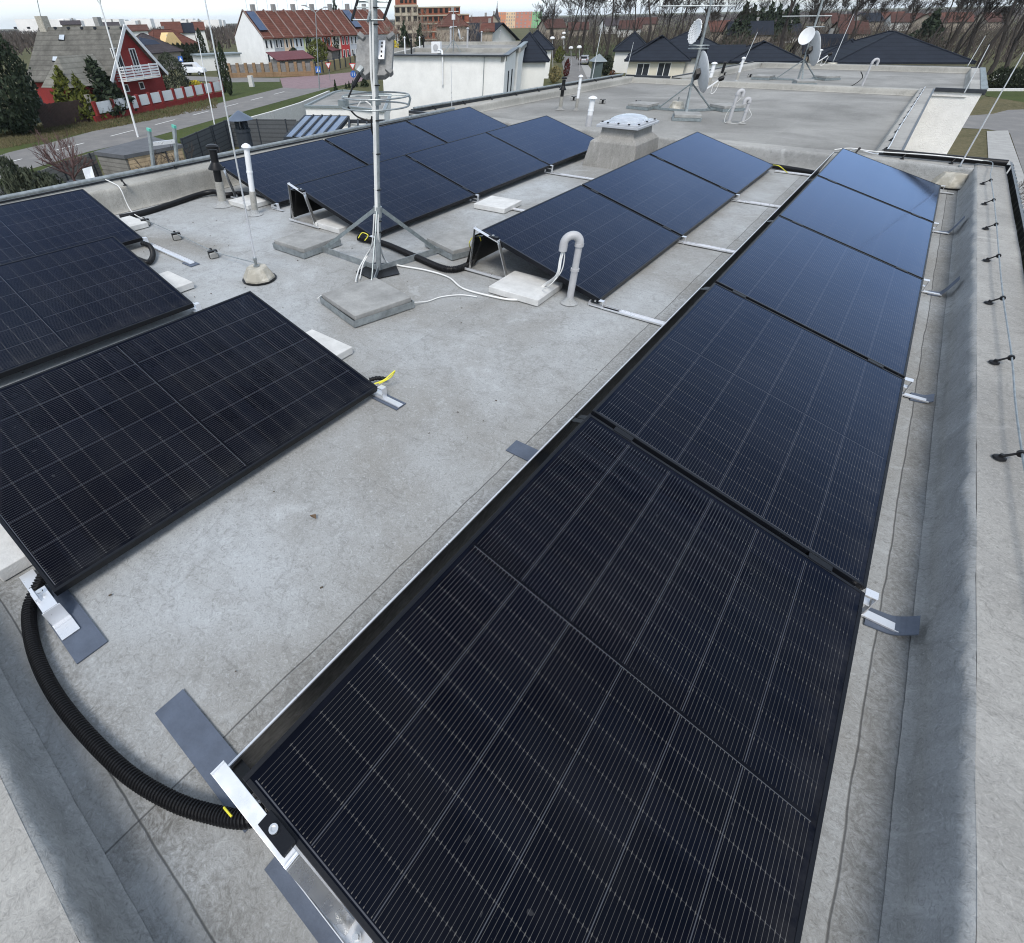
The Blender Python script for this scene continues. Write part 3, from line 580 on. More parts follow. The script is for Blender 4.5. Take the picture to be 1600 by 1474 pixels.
c = at(540, 548, .055); slabxy(c.x-.20, c.y-.14, .40, .40, 0, 'pale slab peeking out beyond the far edge of the lower-left panel')
c = at(284, 447, .055); slabxy(c.x-.20, c.y-.10, .40, .40, 0, 'pale slab peeking out beyond the middle left-edge panel')
c = at(212, 355, .055); slabxy(c.x-.26, c.y-.04, .40, .40, 0, 'pale slab peeking out beyond the farthest left-edge panel')
c = at(372, 315, .055); slabxy(c.x+.05, c.y+.16, .40, .40, 0, 'pale slab between the black and white vent pipes')
c = at(5, 870, .07); slabxy(c.x-.19, c.y+.15, .5, .40, .0, 'slab under the near end of the lower-left panel at the picture edge', .06)
# ------------------------------------------------------------------ antenna mast with tripod
mb0 = at(592, 425, 0)
def mpt(py, dx=0.0):              # a point on the mast axis seen at this image height
    xx = 592-8*(425-py)/425.0; d = ray(xx, py); t = ((mb0.x-CP.x)*d.x+(mb0.y-CP.y)*d.y)/(d.x**2+d.y**2); return CP+d*t
MT = mpt(0); ml = thing('antenna_mast', 'tall galvanised antenna mast on a ballasted tripod beside the centre row', 'antenna mast', mb0)
axis = (MT-mb0).normalized(); top = mb0+axis*((MT-mb0).length+.35)
MB().tube([mb0+Vector((0, 0, .02)), top], .0225, 16).build('pole', M_galv, ml, smooth=True)
collar = mpt(329); q = MB().tube([collar-axis*.05, collar+axis*.03], .034, 14); q.build('collar', M_galv, ml, smooth=True)
trays = [((-3.78, 3.08), .55), ((-2.16, 2.42), -.0), ((-2.38, 4.25), .3)]
T1, T2, T3 = at(478, 388, .0), at(573, 482, 0), at(722, 392, 0)
feet = []
for i, (T, rz, lab) in enumerate(((T1, .78, 'left'), (T2, .06, 'front'), (T3, .0, 'right'))):
    d = (T-mb0); d.z = 0; d.normalize(); 
    if i == 1: pts = [at(*q_, .03) for q_ in ((498, 470), (562, 508), (648, 479), (585, 440))]; c = sum(pts, Vector())/4
    elif i == 0: c = at(480, 382, .03)
    else: c = at(716, 384, .03)
    ang = (math.atan2(d.y, d.x)) if i != 1 else math.atan2((pts[2]-pts[1]).y, (pts[2]-pts[1]).x)
    S = .52 if i == 1 else .46
    q = MB(); rm = Matrix.Rotation(ang, 4, 'Z')
    for a_, b_, sx, sy in ((0, S/2, S, .004), (0, -S/2, S, .004), (S/2, 0, .004, S), (-S/2, 0, .004, S)):
        v = rm @ Vector((a_, b_, 0)); q.box((c.x+v.x, c.y+v.y, .034), (sx, sy, .05), ang)
    q.box((c.x, c.y, .010), (S, S, .004), ang); q.build('ballast_tray', M_galv, ml)
    o = MB().box((c.x, c.y, .068), (S-.03, S-.03, .040), ang+.02).build('paving_slab', M_conc, origin=(c.x, c.y, 0), bevel=.005)
    tag(o, ['weathered grey slab weighting the left tray of the antenna mast', 'thick square slab in the front tray of the antenna mast', 'slab in the right tray of the antenna mast by the centre row'][i], 'concrete slab', 'ballast slabs of the antenna mast')
    # arm on the roof and diagonal brace
    inner = mb0+Vector((0, 0, .03)); edge = c-d*(S/2-.02); edge.z = .035
    MB().bar(inner, edge, .006, .05).build('base_arm', M_galv, ml)
    fb = inner.lerp(edge, .92); fb.z = .055; MB().bar(collar+d*.035, fb, .03, .006, Vector((d.y, -d.x, 0))).build('brace', M_galvd, ml)
MB().prism([(mb0.x+.2*cos(a), mb0.y+.2*sin(a)) for a in (0.3, 1.5, 2.6, 3.9, 5.2)], .008, .012).build('foot_mat', M_blkpl, ml)
# cables strapped to the mast
q = MB()
for k, off in enumerate((-.028, -.010)):
    pts = []
    for py in range(0, 331, 30):
        m_ = mpt(py); pts.append(m_-RGT*(-off if py < 150 else off*-.6)*1+(CP-m_).normalized()*.027+Vector((0, 0, 0)))
    q.tube(smoothpath(pts, 3), .0075, 6)
q.build('strapped_cable', M_cabw, ml, smooth=True)
q = MB()
for py in (12, 38, 100 if False else 133, 188, 240, 296, 345, 362):
    m_ = mpt(py); q.tube([m_-axis*.003, m_+axis*.003], .034, 10)
q.build('cable_tie', M_blkpl, ml)
# radio unit: ribbed grey box with white bracket
rc = mpt(92)+(-(CP-mpt(92))).normalized()*.10; rt = RGT; ud = (axis-FWD*axis.dot(FWD)).normalized(); fw = rt.cross(ud)
Mx = Matrix((rt, ud, fw)).transposed()
rad = thing('radio_unit', 'grey octagonal radio antenna housing clamped behind the mast', 'antenna', rc)
S1, S2 = .105, .14
oc = [(-S1*.55, -S2), (S1*.75, -S2), (S1*1.2, -S2*.75), (S1*1.2, S2*.72), (S1*.8, S2), (-S1*.7, S2), (-S1*1.2, S2*.7), (-S1*1.2, -S2*.7)]
q = MB(); vs = [rc+Mx@Vector((a, b, .05)) for a, b in oc]+[rc+Mx@Vector((a*.8, b*.82, -.02)) for a, b in oc]; n = 8
q.add([rc+Mx@Vector((a, b, .035)) for a, b in oc]+vs[n:]+[rc+Mx@Vector((a*1.03, b*1.03, -.005)) for a, b in oc], [tuple(range(8))]+[(i, (i+1) % 8, 16+(i+1) % 8, 16+i) for i in range(8)]+[(16+i, 16+(i+1) % 8, 8+(i+1) % 8, 8+i) for i in range(8)]+[tuple(range(8, 16))])
M_rad = mat('cast_grey', (.24, .24, .235), .7, .1, .35, 30, .4, 60); q.build('housing', M_rad, rad, bevel=.004)
q = MB()
for a, b in ((-.095, .12), (.105, .12), (.11, -.115), (-.04, -.13)): MB().box(rc+Mx@Vector((a, b, .035)), (.055, .03, .04), M=Mx@Matrix.Rotation(.7 if a*b > 0 else -.7, 3, 'Z')).build('corner_lug', M_rad, rad, bevel=.004)
q = MB(); q.box(rc+Mx@Vector((.055, 0, .075)), (.042, .125, .008), M=Mx); q.box(rc+Mx@Vector((.036, 0, .06)), (.008, .125, .04), M=Mx); q.build('mount_bracket', M_alu, rad, bevel=.001)
q = MB()
for b in (-.045, -.015, .02, .045): q.box(rc+Mx@Vector((.055, b, .081)), (.010, .010, .006), M=Mx)
q.build('bolt', M_blkpl, rad)
MB().box(rc+Mx@Vector((-.085, -.125, .06)), (.03, .04, .03), M=Mx@Matrix.Rotation(-.6, 3, 'Z')).build('connector', M_galv, rad)
MB().tube(smoothpath([rc+Mx@Vector((-.09, -.15, .05)), rc+Mx@Vector((-.13, -.22, .04)), rc+Mx@Vector((-.16, -.29, .03))]), [.014]*7+[.006]*6, 8).build('cable_boot', M_blkpl, rad)
# halo antenna: two metal rings
def ringat(py_c, rad_, dz, m, name, parent):
    c = mpt(py_c); pts = [c+Vector((rad_*cos(a), rad_*sin(a), 0)) for a in [i*2*pi/40 for i in range(40)]]
    return MB().tube(pts, .0055, 6, closed=True).build(name, m, parent, smooth=True)
hc = mpt(148); ha = thing('halo_antenna', 'double-ring metal antenna around the mast below the grey radio housing', 'antenna', hc)
RR = .235; ringat(150, RR, 0, M_galv, 'ring', ha); ringat(166, RR, 0, M_galv, 'ring', ha)
m1, m2 = mpt(150), mpt(166); e_ = RGT.copy(); e_.z = 0; e_.normalize()
q = MB(); q.tube([m1+e_*RR, m1+e_*RR*1.04+Vector((0, 0, -.02)), m2+e_*RR], .009, 6); q.box((m1+m2)/2, (.05, .05, .05)); q.box(mpt(160)-e_*RR*.98, (.07, .04, .035)); q.tube([m1-e_*RR, m1+e_*RR], .004, 6) ; q.build('spacer', M_galvd, ha)
MB().tube(smoothpath([m2-e_*.2, m2-e_*.14+Vector((0, 0, -.06)), m2-e_*.05+Vector((0, 0, -.085)), mpt(182)-e_*.03, mpt(200)-e_*.035, mpt(212)-e_*.02]), .006, 6).build('feed_cable', M_blkpl, ha, smooth=True)
MB().tube(smoothpath([m2-e_*.13+Vector((0, 0, .0)), m2-e_*.09+Vector((0, 0, .035)), m2-e_*.03+Vector((0, 0, .0)), mpt(182)-e_*.02]), .005, 6).build('feed_cable', M_cabw, ha, smooth=True)
# dark rectangular grid antenna at the very top
gc = mpt(18); ga = thing('grid_antenna', 'dark rod-and-frame TV antenna at the very top of the mast', 'antenna', gc)
def G_(a, b, c=0): return gc+RGT*a+ud*b+fw*c
q = MB(); q.bar(G_(-.14, -.06), G_(-.10, .12), .012, .012); q.bar(G_(.065, -.055), G_(.115, .12), .012, .012); q.build('side_rail', M_blkpl, ga)
for b in (-.055, .025, .062, .10):
    MB().tube([G_(-.135+(.04*(b+.055)/.16), b), G_(.068+(.045*(b+.055)/.16), b)], .0045, 6).build('rod', M_galvd, ga)
q = MB(); q.bar(G_(-.03, -.09, .03), G_(.0, .12, .0), .014, .014); q.box(G_(-.085, .075, .04), (.05, .03, .03), M=Mx); q.build('boom', M_galvd, ga)
# ------------------------------------------------------------------ cables and hoses
def hose(pts, r, label, m=None, ribs=True, group=None, name='corrugated_hose', n=10, cat='hose', dense=None):
    P = smoothpath(pts, 8); L = sum((P[i+1]-P[i]).length for i in range(len(P)-1)); q = MB()
    if ribs:
        st = dense or .0055; k = int(L/st); out = []; rr = []; acc = 0; i = 0; seg = (P[1]-P[0]).length
        for j in range(k):
            s = j*st
            while s > acc+seg and i < len(P)-2: acc += seg; i += 1; seg = (P[i+1]-P[i]).length
            out.append(P[i].lerp(P[i+1], (s-acc)/max(seg, 1e-6))); rr.append(r*(1.0 if j % 4 in (0, 1) else .80))
        q.tube(out, rr, 14)
    else: q.tube(P, r, n)
    o = q.build(name, m or M_blkpl, origin=P[0], smooth=(False if ribs else True)); return tag(o, label, cat, group)
def A(x, y, z=.03): return at(x, y, z)
hose([A(78, 890, .05), A(66, 905, .06), A(46, 950, .03), A(52, 1010, .026), A(80, 1075, .026), A(130, 1142, .026), A(200, 1210, .026), A(270, 1252, .028), A(330, 1272, .035), A(385, 1280, .06), A(420, 1262, .07)], .0235, 'thick black corrugated hose curving across the roof at lower left', dense=.0026)
hose([A(560, 372, .04), A(600, 381, .035), A(650, 402, .03), A(700, 421, .03), A(735, 412, .03), A(745, 395, .06), A(750, 375, .12)+Vector((0, 0, 0)), A(755, 372, .18)], .028, 'black hose looping from the mast foot up to the centre row', dense=.0045)
hose([A(180, 337, .03)+Vector((.12, 0, 0)), A(215, 331, .03)+Vector((.10, 0, 0)), A(255, 319, .03)+Vector((.10, 0, 0)), A(300, 303, .035)+Vector((.12, 0, 0)), A(333, 300, .05), A(352, 305, .04), A(380, 303, .04), A(415, 312, .04)], .030, 'black hose lying along the foot of the left parapet', ribs=False)
hose([A(222, 380, .09), A(234, 385, .07), A(239, 398, .035), A(232, 410, .03), A(215, 405, .03)], .024, 'short black hose bending out from under the farthest left-edge panel', dense=.005)
hose([A(1195, 258, .04), A(1230, 263, .035), A(1270, 270, .035), A(1300, 280, .04)], .028, 'black hose at the far parapet between centre and right rows', ribs=False)
hose([A(577, 594, .04), A(590, 591, .045), A(606, 593, .03)], .014, 'short black corrugated stub beside the yellow wire', dense=.005)
hose([A(585, 600, .08), A(600, 594, .10), A(612, 584, .12), A(617, 580, .12), A(610, 590, .08), A(592, 600, .05)], .004, 'yellow wire loop at the far corner of the lower-left panel', M_yel, False, name='wire_loop', n=6, cat='wire')
hose([A(738, 392, .10), A(733, 382, .18), A(738, 372, .24), A(748, 369, .28), A(752, 378, .22)], .004, 'yellow wire loop at the raised corner of the centre row', M_yel, False, name='wire_loop', n=6, cat='wire')
hose([A(1208, 258, .1), A(1218, 260, .12), A(1230, 270, .03)], .005, 'yellow wire at the far end of the centre row', M_yel, False, name='wire_loop', n=6, cat='wire')
hose([A(560, 372, .10), A(566, 364, .12), A(575, 368, .1), A(570, 376, .08)], .004, 'yellow wire loop at the panel corner behind the mast', M_yel, False, name='wire_loop', n=6, cat='wire')
hose([A(350, 1262, .09), A(355, 1268, .10), A(362, 1276, .10)], .003, 'yellow wire end under the near bracket of the right row', M_yel, False, name='wire_loop', n=6, cat='wire')
gp = at(889, 474, 0); gd = -RGT.copy(); gd.z = 0
def gpt(py): return Vector((gp.x, gp.y, zat(gp, 893, py)))
cabs = [[A(592, 330, .0)+Vector((0, 0, 0))]]
mlow = mpt(335)+(CP-mpt(335)).normalized()*.03
for j, (dx, dy, lb) in enumerate(((0, 0, 'inner white cable snaking from the mast to the gooseneck pipe'), (.012, .004, 'outer white cable snaking from the mast to the gooseneck pipe'))):
    e = Vector((dx, -dy, 0))
    hose([mlow+e*.5, mpt(372)+(CP-mpt(372)).normalized()*.03+e, A(601, 406, .03)+e, A(620, 414, .012)+e, A(665, 422, .012)+e, A(700, 433, .012)+e, A(722, 450, .012)+e, A(760, 461, .012)+e, A(800, 468, .012)+e, A(830, 463, .012)+e, A(850, 445, .07)+e, gp+gd.normalized()*.13+Vector((0, 0, .22))+e, gp+gd.normalized()*.12+Vector((0, 0, .34))+e, gp+gd.normalized()*.11+Vector((0, 0, .43))+e], .006, lb, M_cabw, False, name='cable', n=7, cat='cable', group='white cables from the mast')
hose([gp+gd.normalized()*.105+Vector((0, 0, .43)), gp+gd.normalized()*.09+Vector((0, 0, .34)), gp+gd.normalized()*.10+Vector((0, 0, .24)), gp+gd.normalized()*.17+Vector((0, 0, .14)), A(848, 452, .07)], .004, 'thin white cable hanging beside the gooseneck pipe', M_cabw, False, name='cable', n=6, cat='cable', group='white cables from the mast')
hose([mlow-e_*.02, mpt(375)-e_*.03, A(572, 400, .10), A(562, 418, .04), A(557, 434, .02), A(556, 440, .06)], .006, 'white cable looping down left of the mast foot', M_cabw, False, name='cable', n=6, cat='cable', group='white cables from the mast')
hose([mlow-e_*.03, mpt(378)-e_*.05, A(576, 396, .12), A(567, 414, .05), A(562, 436, .02)], .005, 'second white cable looping down left of the mast foot', M_cabw, False, name='cable', n=6, cat='cable', group='white cables from the mast')
hose([A(645, 473, .04), A(668, 471, .012), A(690, 464, .012), A(720, 461, .012), A(745, 464, .012)], .0045, 'single thin white cable on the roof right of the front slab', M_cabw, False, name='cable', n=6, cat='cable', group='white cables from the mast')
hose([A(502, 462, .05), A(497, 466, .05), A(496, 470, .015)], .004, 'tiny white cable end left of the front slab', M_cabw, False, name='cable', n=6, cat='cable', group='white cables from the mast')
# ------------------------------------------------------------------ pipes
def gooseneck(base, h, r, label, dirv, m=None, sp=.13, group='gooseneck pipes'):
    o = thing('gooseneck_pipe', label, 'pipe', base, group); d = Vector(dirv).normalized(); b = Vector(base)
    t = b+Vector((0, 0, h-sp*.5))
    MB().tube([b, b+Vector((0, 0, h*.52))], r, 14).build('lower_pipe', m or M_grey, o, smooth=True)
    q = MB(); q.tube([b+Vector((0, 0, h*.52)), t], r*.93, 14); q.build('upper_pipe', m or M_grey, o, smooth=True)
    q = MB(); q.tube([b+Vector((0, 0, h*.52-.012)), b+Vector((0, 0, h*.52+.008))], r*1.2, 14); q.tube([t+Vector((0, 0, -.02)), t+Vector((0, 0, .0))], r*1.25, 14); q.build('socket', m or M_grey, o, smooth=True)
    pts = [t+d*(sp/2)*(1-cos(a))+Vector((0, 0, sp/2*sin(a))) for a in [i*pi/14 for i in range(15)]]+[t+d*sp+Vector((0, 0, -sp*.45))]
    q = MB().tube(pts, r*1.12, 14); q.build('bend', m or M_grey, o, smooth=True)
    q = MB().lathe(b, [(r*2.6, .006), (r*1.9, .014), (r*1.15, .04), (r*1.02, .05)], 18); q.build('flashing_collar', M_roof, o, smooth=True); return o
gd = -RGT.copy(); gd.z = 0
gooseneck(gp, .50, .026, 'grey gooseneck pipe with white cables in front of the centre row', gd, sp=.11)
def vent(px, py, tx, ty, r, label, m, cap='mush', low=None, lowf=.35, group='roof vent pipes', lowr=1.15, mid=None):
    b = at(px, py, 0); h = zat(b, tx, ty)
    xt = far(tx, ty, math.hypot(b.x-CP.x, b.y-CP.y)); tilt = (xt-b); tilt.z = h; ax = tilt.normalized(); b0 = b
    o = thing('vent_pipe', label, 'vent pipe', b, group); H = tilt.length
    MB().tube([b, b+ax*H*lowf], r*lowr, 16).build('base_sleeve', low or M_paralite, o, smooth=True)
    MB().tube([b+ax*H*lowf, b+ax*H*.93], r, 16).build('pipe', m, o, smooth=True)
    rotm = Vector((0, 0, 1)).rotation_difference(ax).to_matrix()
    if cap == 'mush':
        MB().lathe(b+ax*(H-.045), [(r*.9, -.02), (r*1.05, .0), (r*1.75, .008), (r*1.7, .016), (r*1.2, .032), (r*.35, .045), (.001, .046)], 20, rotm).build('rain_cap', m, o, smooth=True)
        MB().lathe(b+ax*(H*.6), [(r*1.1, 0), (r*1.16, .012), (r*1.1, .024)], 16, rotm).build('socket', m, o, smooth=True)
    else:
        MB().lathe(b+ax*(H*.62), [(r*2.1, 0), (r*2.1, .008), (r*1.05, .07), (r*1.02, .075)], 20, rotm).build('storm_collar', m, o, smooth=True)
        MB().lathe(b+ax*(H-.03), [(r*1.6, 0), (r*1.65, .02), (r*1.2, .035), (.001, .036)], 20, rotm).build('rain_cap', m, o, smooth=True)
    MB().lathe(b, [(r*3, .006), (r*1.9, .016), (r*1.25, .05), (r*1.16, .06)], 18).build('flashing_collar', M_roof, o, smooth=True); return o
vent(349, 322, 331, 227, .042, 'black flue with flared collar by the left parapet', M_blkpl, 'flue', lowf=.42, lowr=1.1)
vent(399, 336, 384, 224, .030, 'slim white vent pipe in front of the rearmost panels', M_white)
vent(917, 209, 927, 150, .046, 'stout white vent pipe left of the skylight', M_white, low=M_grey, lowf=.5)
vent(900, 173, 908, 117, .030, 'slim white vent pipe beyond the skylight near the black flue', M_white, lowf=.35)
vent(875, 172, 882, 121, .038, 'black flue near the parapet of the middle roof', M_blkpl, 'flue', lowf=.42)
vent(1106, 137, 1117, 97, .048, 'white vent pipe just right of the big dish', M_white, lowf=.4)
vent(1123, 130, 1134, 96, .040, 'black flue behind the big dish', M_blkpl, 'mush', lowf=.45)
vent(1150, 129, 1163, 89, .036, 'slim white vent pipe with a rod behind it on the farthest roof', M_white, lowf=.4)
vent(1272, 107, 1282, 77, .060, 'white vent pipe beside the farther dish', M_white, lowf=.4)
gooseneck(at(1138, 193), .52, .030, 'left one of the two gooseneck pipes on the middle roof', -gd, sp=.10)
gooseneck(at(1159, 194), .40, .030, 'right, shorter one of the two gooseneck pipes on the middle roof', gd, sp=.085)
gooseneck(at(1345, 138), .62, .028, 'thin gooseneck pipe near the divider of the farthest roof', -gd, sp=.15)
b = at(1140, 193); hose([b+Vector((.05, .03, .4)), b+Vector((-.09, -.02, .2)), b+Vector((-.08, -.05, .02)), b+Vector((.1, -.05, .012)), b+Vector((.24, 0, .05)), b+Vector((.33, 0, .15)), b+Vector((.25, 0, .25))], .0035, 'white cable loop between the two middle roof goosenecks', M_cabw, False, name='cable', n=5, cat='cable')
# ------------------------------------------------------------------ lightning rods, conductors, holders
def rodbase(px, py, tx, ty, label, r=.16, ht=.13, rr=.007, taper=True):
    b = at(px, py, 0); ht_ = ht; o = thing('lightning_rod', label, 'lightning rod', b, 'lightning rods in concrete feet')
    n = 8; q = MB().lathe(b, [(r*1.0, .010), (r*.98, .03), (r*.68, ht*.85), (r*.62, ht), (.001, ht*1.02)], n); q.build('concrete_foot', M_concw, o, bevel=.006)
    MB().lathe(b, [(r*1.06, .006), (r*1.06, .014)], 18).build('rubber_mat', M_blkpl, o)
    if tx is not None:
        top = far(tx, ty, math.hypot(b.x-CP.x, b.y-CP.y)); a = b+Vector((0, 0, ht))
        d = (top-a); MB().tube([a, a+d*.5, a+d*1.12 if ty <= 0 else top], [rr, rr*.9, rr*.55], 8).build('rod', M_alu, o, smooth=True)
    MB().lathe(b+Vector((0, 0, ht)), [(.026, 0), (.026, .012), (.012, .014), (.012, .05), (.016, .055), (.016, .075), (.008, .076)], 10).build('clamp', M_galv, o, smooth=True); return o
rodbase(406, 437, 320, 0, 'tall lightning rod in an octagonal concrete foot left of the mast', .135, .11)
rodbase(1481, 291, 1600, 82, 'lightning rod leaning right from the concrete foot in the far right corner', .20, .15, .008)
rodbase(975, 130, 990, 66, 'lightning rod standing near the far left corner of the middle roof', .18, .15, .008)
rodbase(1056, 172, None, None, 'concrete rod foot behind the big dish tripod', .19, .16)
rodbase(1297, 108, 1334, 22, 'lightning rod right of the farther dish', .24, .18, .011)
rodbase(1506, 114, 1540, 56, 'lightning rod in the far right corner of the farthest roof', .22, .12, .011)
rodbase(1066, 140, None, None, 'small rod foot half hidden behind the big dish', .12, .1) if False else None
rodbase(1160, 105, 1184, 50, 'lightning rod in a concrete foot beyond the slim far vent', .2, .15, .011)
def rodonly(px, py, z0, tx, ty, label, r=.007):
    b = at(px, py, z0); top = far(tx, ty, math.hypot(b.x-CP.x, b.y-CP.y)); o = MB().tube([b, top], [r, r*.6], 6).build('lightning_rod', M_alu, origin=b); return tag(o, label, 'lightning rod')
rodonly(706, 170, .24, 705, 102, 'thin rod on the parapet in front of the white building wall')
rodonly(925, 124, .24, 942, 34, 'tall thin rod above the street left of the middle roof', .010)
rodonly(1507, 145, .2, 1546, 70, 'slanted rod at the front right corner of the farthest roof', .012)
# conductor wire with small blocks on the roof
def wire(pts, r, label, m=None, name='conductor_wire', group='lightning conductor wires'):
    P = smoothpath(pts, 5); return tag(MB().tube(P, r, 6).build(name, m or M_galv, origin=P[0], smooth=True), label, 'wire', group)
lp = at(406, 437, 0)
blk = [at(229, 352), at(277, 374), at(334, 402)]
wire([lp+Vector((0, 0, .14)), lp+Vector((-.15, .02, .12)), at(372, 404, .06), blk[2]+Vector((0, 0, .06)), blk[1]+Vector((0, 0, .06)), blk[0]+Vector((0, 0, .06))], .004, 'thin wire over three small blocks to the rod left of the mast')
wire([blk[0]+Vector((0, 0, .06)), at(210, 335, .04), at(200, 322, .10), at(188, 295, .27), at(178, 287, .28), at(165, 281, .31)], .0055, 'pale wire climbing the left parapet', M_cabw)
def holder(b, rz, label, sc=1, group='small block wire holders'):
    o = thing('wire_holder', label, 'wire holder', b, group); q = MB().box((b.x, b.y, .025*sc+.004), (.11*sc, .075*sc, .05*sc), rz); q.build('block', M_conc, o, bevel=.008*sc)
    q = MB(); v = Matrix.Rotation(rz, 3, 'Z') @ Vector((.02*sc, 0, 0)); q.box((b.x+v.x, b.y+v.y, .031*sc+.004), (.04*sc, .082*sc, .064*sc), rz); q.box((b.x-v.x*2, b.y-v.y*2, .060*sc), (.018*sc, .02*sc, .02*sc), rz); q.build('saddle', M_blkpl, o); return o
for b, l in zip(blk, ('small concrete wire holder nearest the farthest left-edge panel', 'middle one of the three small wire holders', 'small wire holder closest to the concrete rod foot')): holder(b, -.3, l)
for (x, y, l) in ((896, 157, 'small holder between the two white vents'), (941, 162, 'small holder right of the stout white vent'), (996, 164, 'small holder left of the big dish tripod'), (1131, 118, 'small holder on the farthest roof by the black flue'), (1171, 121, 'small holder on the farthest roof right of the slim vent')):
    holder(at(x, y), 0, l, 1.25)
def clip(base, head, label, r=.0048, group='black clips holding the parapet wire'):
    base = Vector(base); head = Vector(head); o = thing('wire_clip', label, 'wire clip', base, group)
    q = MB(); q.lathe(base, [(.024, 0), (.022, .006), (.009, .01), (.008, .02)], 10); q.tube([base+Vector((0, 0, .01)), head], [r*1.25, r], 8); q.build('stem', M_blkpl, o, smooth=True)
    MB().tube([head+Vector((0, -.008, -.004)), head+Vector((0, .008, -.004))], .014, 10).build('loop', M_blkpl, o, smooth=True); return o
heads = [(1548.5, 281), (1553, 312), (1557, 350), (1561, 399), (1567.5, 465), (1581, 558), (1597, 708)]
ZW = .268; hp = [at(x, y, ZW) for x, y in heads]
ords = ['farthest', 'second farthest', 'third farthest', 'fourth farthest', 'third nearest', 'second nearest', 'nearest']
for p_, l in zip(hp, ords): clip((p_.x-.045, p_.y-.01, .222), p_, l+' black clip holding the wire on the right parapet')
clip((1.49, .32, .222), (1.53, .30, ZW), 'black clip base at the right picture edge, low down')
wire([Vector((1.36, 9.30, .27)), Vector((1.45, 9.24, ZW)), hp[0]+Vector((0, .35, 0))]+hp+[Vector((1.53, .3, ZW)), Vector((1.53, -.6, ZW))], .0042, 'bright wire running the length of the right parapet', M_galv)
wire([Vector((-.12, 9.28, .24)), Vector((.05, 9.30, .27)), Vector((.30, 9.30, .26)), Vector((.9, 9.28, .28)), Vector((1.36, 9.30, .27))], .006, 'wire along the far parapet of the nearest roof', M_cabw)
for (x, l) in ((.12, 'black clip where the far parapet wire turns towards the middle roof'), (.62, 'black clip under the black edge pipe'), (1.10, 'black clamp holding the leaning lightning rod')):
    clip((x, 9.26, .212), (x+.02, 9.30, .28), l, .009, 'clips on the far parapet')
wy = [Vector((.40, y, .195)) for y in (9.7, 12, 15, 18, 18.9)]
wire([Vector((.12, 9.3, .27))]+wy, .0075, 'wire on the right parapet of the middle roof', M_alu)
for i in range(11): clip((.385, 10.1+i*.84, .165), (.40, 10.1+i*.84, .195), 'small clip on the right parapet of the middle roof', .008, 'row of small clips on the middle roof parapet')
wire([at(820, 184, .14) if False else Vector((-3.0, 9.62, .13)), Vector((-2, 9.60, .13)), Vector((-1, 9.58, .13)), Vector((-.2, 9.55, .14)), Vector((.12, 9.3, .27))], .005, 'wire on clips just beyond the far parapet', M_alu)
for x, l in ((-2.05, 'black clip right of the skylight'), (-1.15, 'black clip beyond the far end of the centre row'), (-.45, 'black clip between the centre and right rows')): clip((x, 9.58, .0), (x, 9.59, .14), l, .012, 'clips beyond the far parapet')
wl = [Vector((-6.42, y, .30)) for y in (-.4, .8, 2, 3.2, 4.4)]
for i, (x, y) in enumerate(((196, 290), (274, 263))): p_ = at(x, y, .27); clip(p_, p_+Vector((-.05, 0, .05)), ['clip on the left parapet beside the pale wire', 'clip on the left parapet left of the black flue'][i], .008, 'clips on the left parapet')
for i in range(9):
    p_ = O0.lerp(O1, (i+.6)/9.4)+dn_*.10; p_.z = .155; clip(p_, p_-dn_*.08+Vector((0, 0, .06)), 'small clip on the left parapet of the middle roof', .010, 'row of clips on the left parapet of the middle roof')
# ------------------------------------------------------------------ skylight
sk0 = at(913, 258); sk1 = at(988, 266); sx = .80
skt = thing('skylight', 'domed plastic skylight on a tall grey curb between two panel rows', 'skylight', (sk0.x+.38, sk0.y+.42, 0))
cx_, cy_ = sk0.x+.36, sk0.y+.42
def ringq(w0, d0, z): return [(cx_-w0, cy_-d0, z), (cx_+w0, cy_-d0, z), (cx_+w0, cy_+d0, z), (cx_-w0, cy_+d0, z)]
lv = [ringq(.38, .46, 0), ringq(.335, .42, .30), ringq(.32, .41, .315), ringq(.245, .33, .37), ringq(.235, .32, .47)]
q = MB().add([v for r in lv for v in r], [(i*4+j, i*4+(j+1) % 4, (i+1)*4+(j+1) % 4, (i+1)*4+j) for i in range(4) for j in range(4)]+[(16, 17, 18, 19)]); q.build('curb', roofmat('curb_membrane', (.20, .195, .18), (.36, .35, .33), (), (), (), (6, 6, .35), (.10, .10, .09)), skt, bevel=.012)
q = MB(); q.box((cx_, cy_, .487), (.60, .76, .03)); q.box((cx_, cy_, .512), (.54, .70, .02)); q.build('frame', mat('pale_frame', (.42, .44, .47), .35, 0, .1, 10), skt, bevel=.004)
m, t, b_ = newmat('clear_dome'); b_.inputs['Base Color'].default_value = (.86, .90, .94, 1); b_.inputs['Roughness'].default_value = .08; b_.inputs['Transmission Weight'].default_value = .72; b_.inputs['IOR'].default_value = 1.2
q = MB(); n = 24; vs = []; R8 = 8
for i in range(R8+1):
    a_ = i/R8*pi/2
    for j in range(n): t_ = 2*pi*j/n; e_x = abs(cos(t_))**.75*(1 if cos(t_) > 0 else -1); e_y = abs(sin(t_))**.75*(1 if sin(t_) > 0 else -1); vs.append((cx_+.235*cos(a_)*e_x, cy_+.31*cos(a_)*e_y, .523+.080*sin(a_)))
q.add(vs, [(i*n+j, i*n+(j+1) % n, (i+1)*n+(j+1) % n, (i+1)*n+j) for i in range(R8) for j in range(n)]); q.build('dome', m, skt, smooth='all')
q = MB(); q.box((cx_, cy_, .524), (.46, .62, .003)); q.build('inner_dome', mat('milky', (.50, .54, .60), .3, 0, .3, 9), skt)
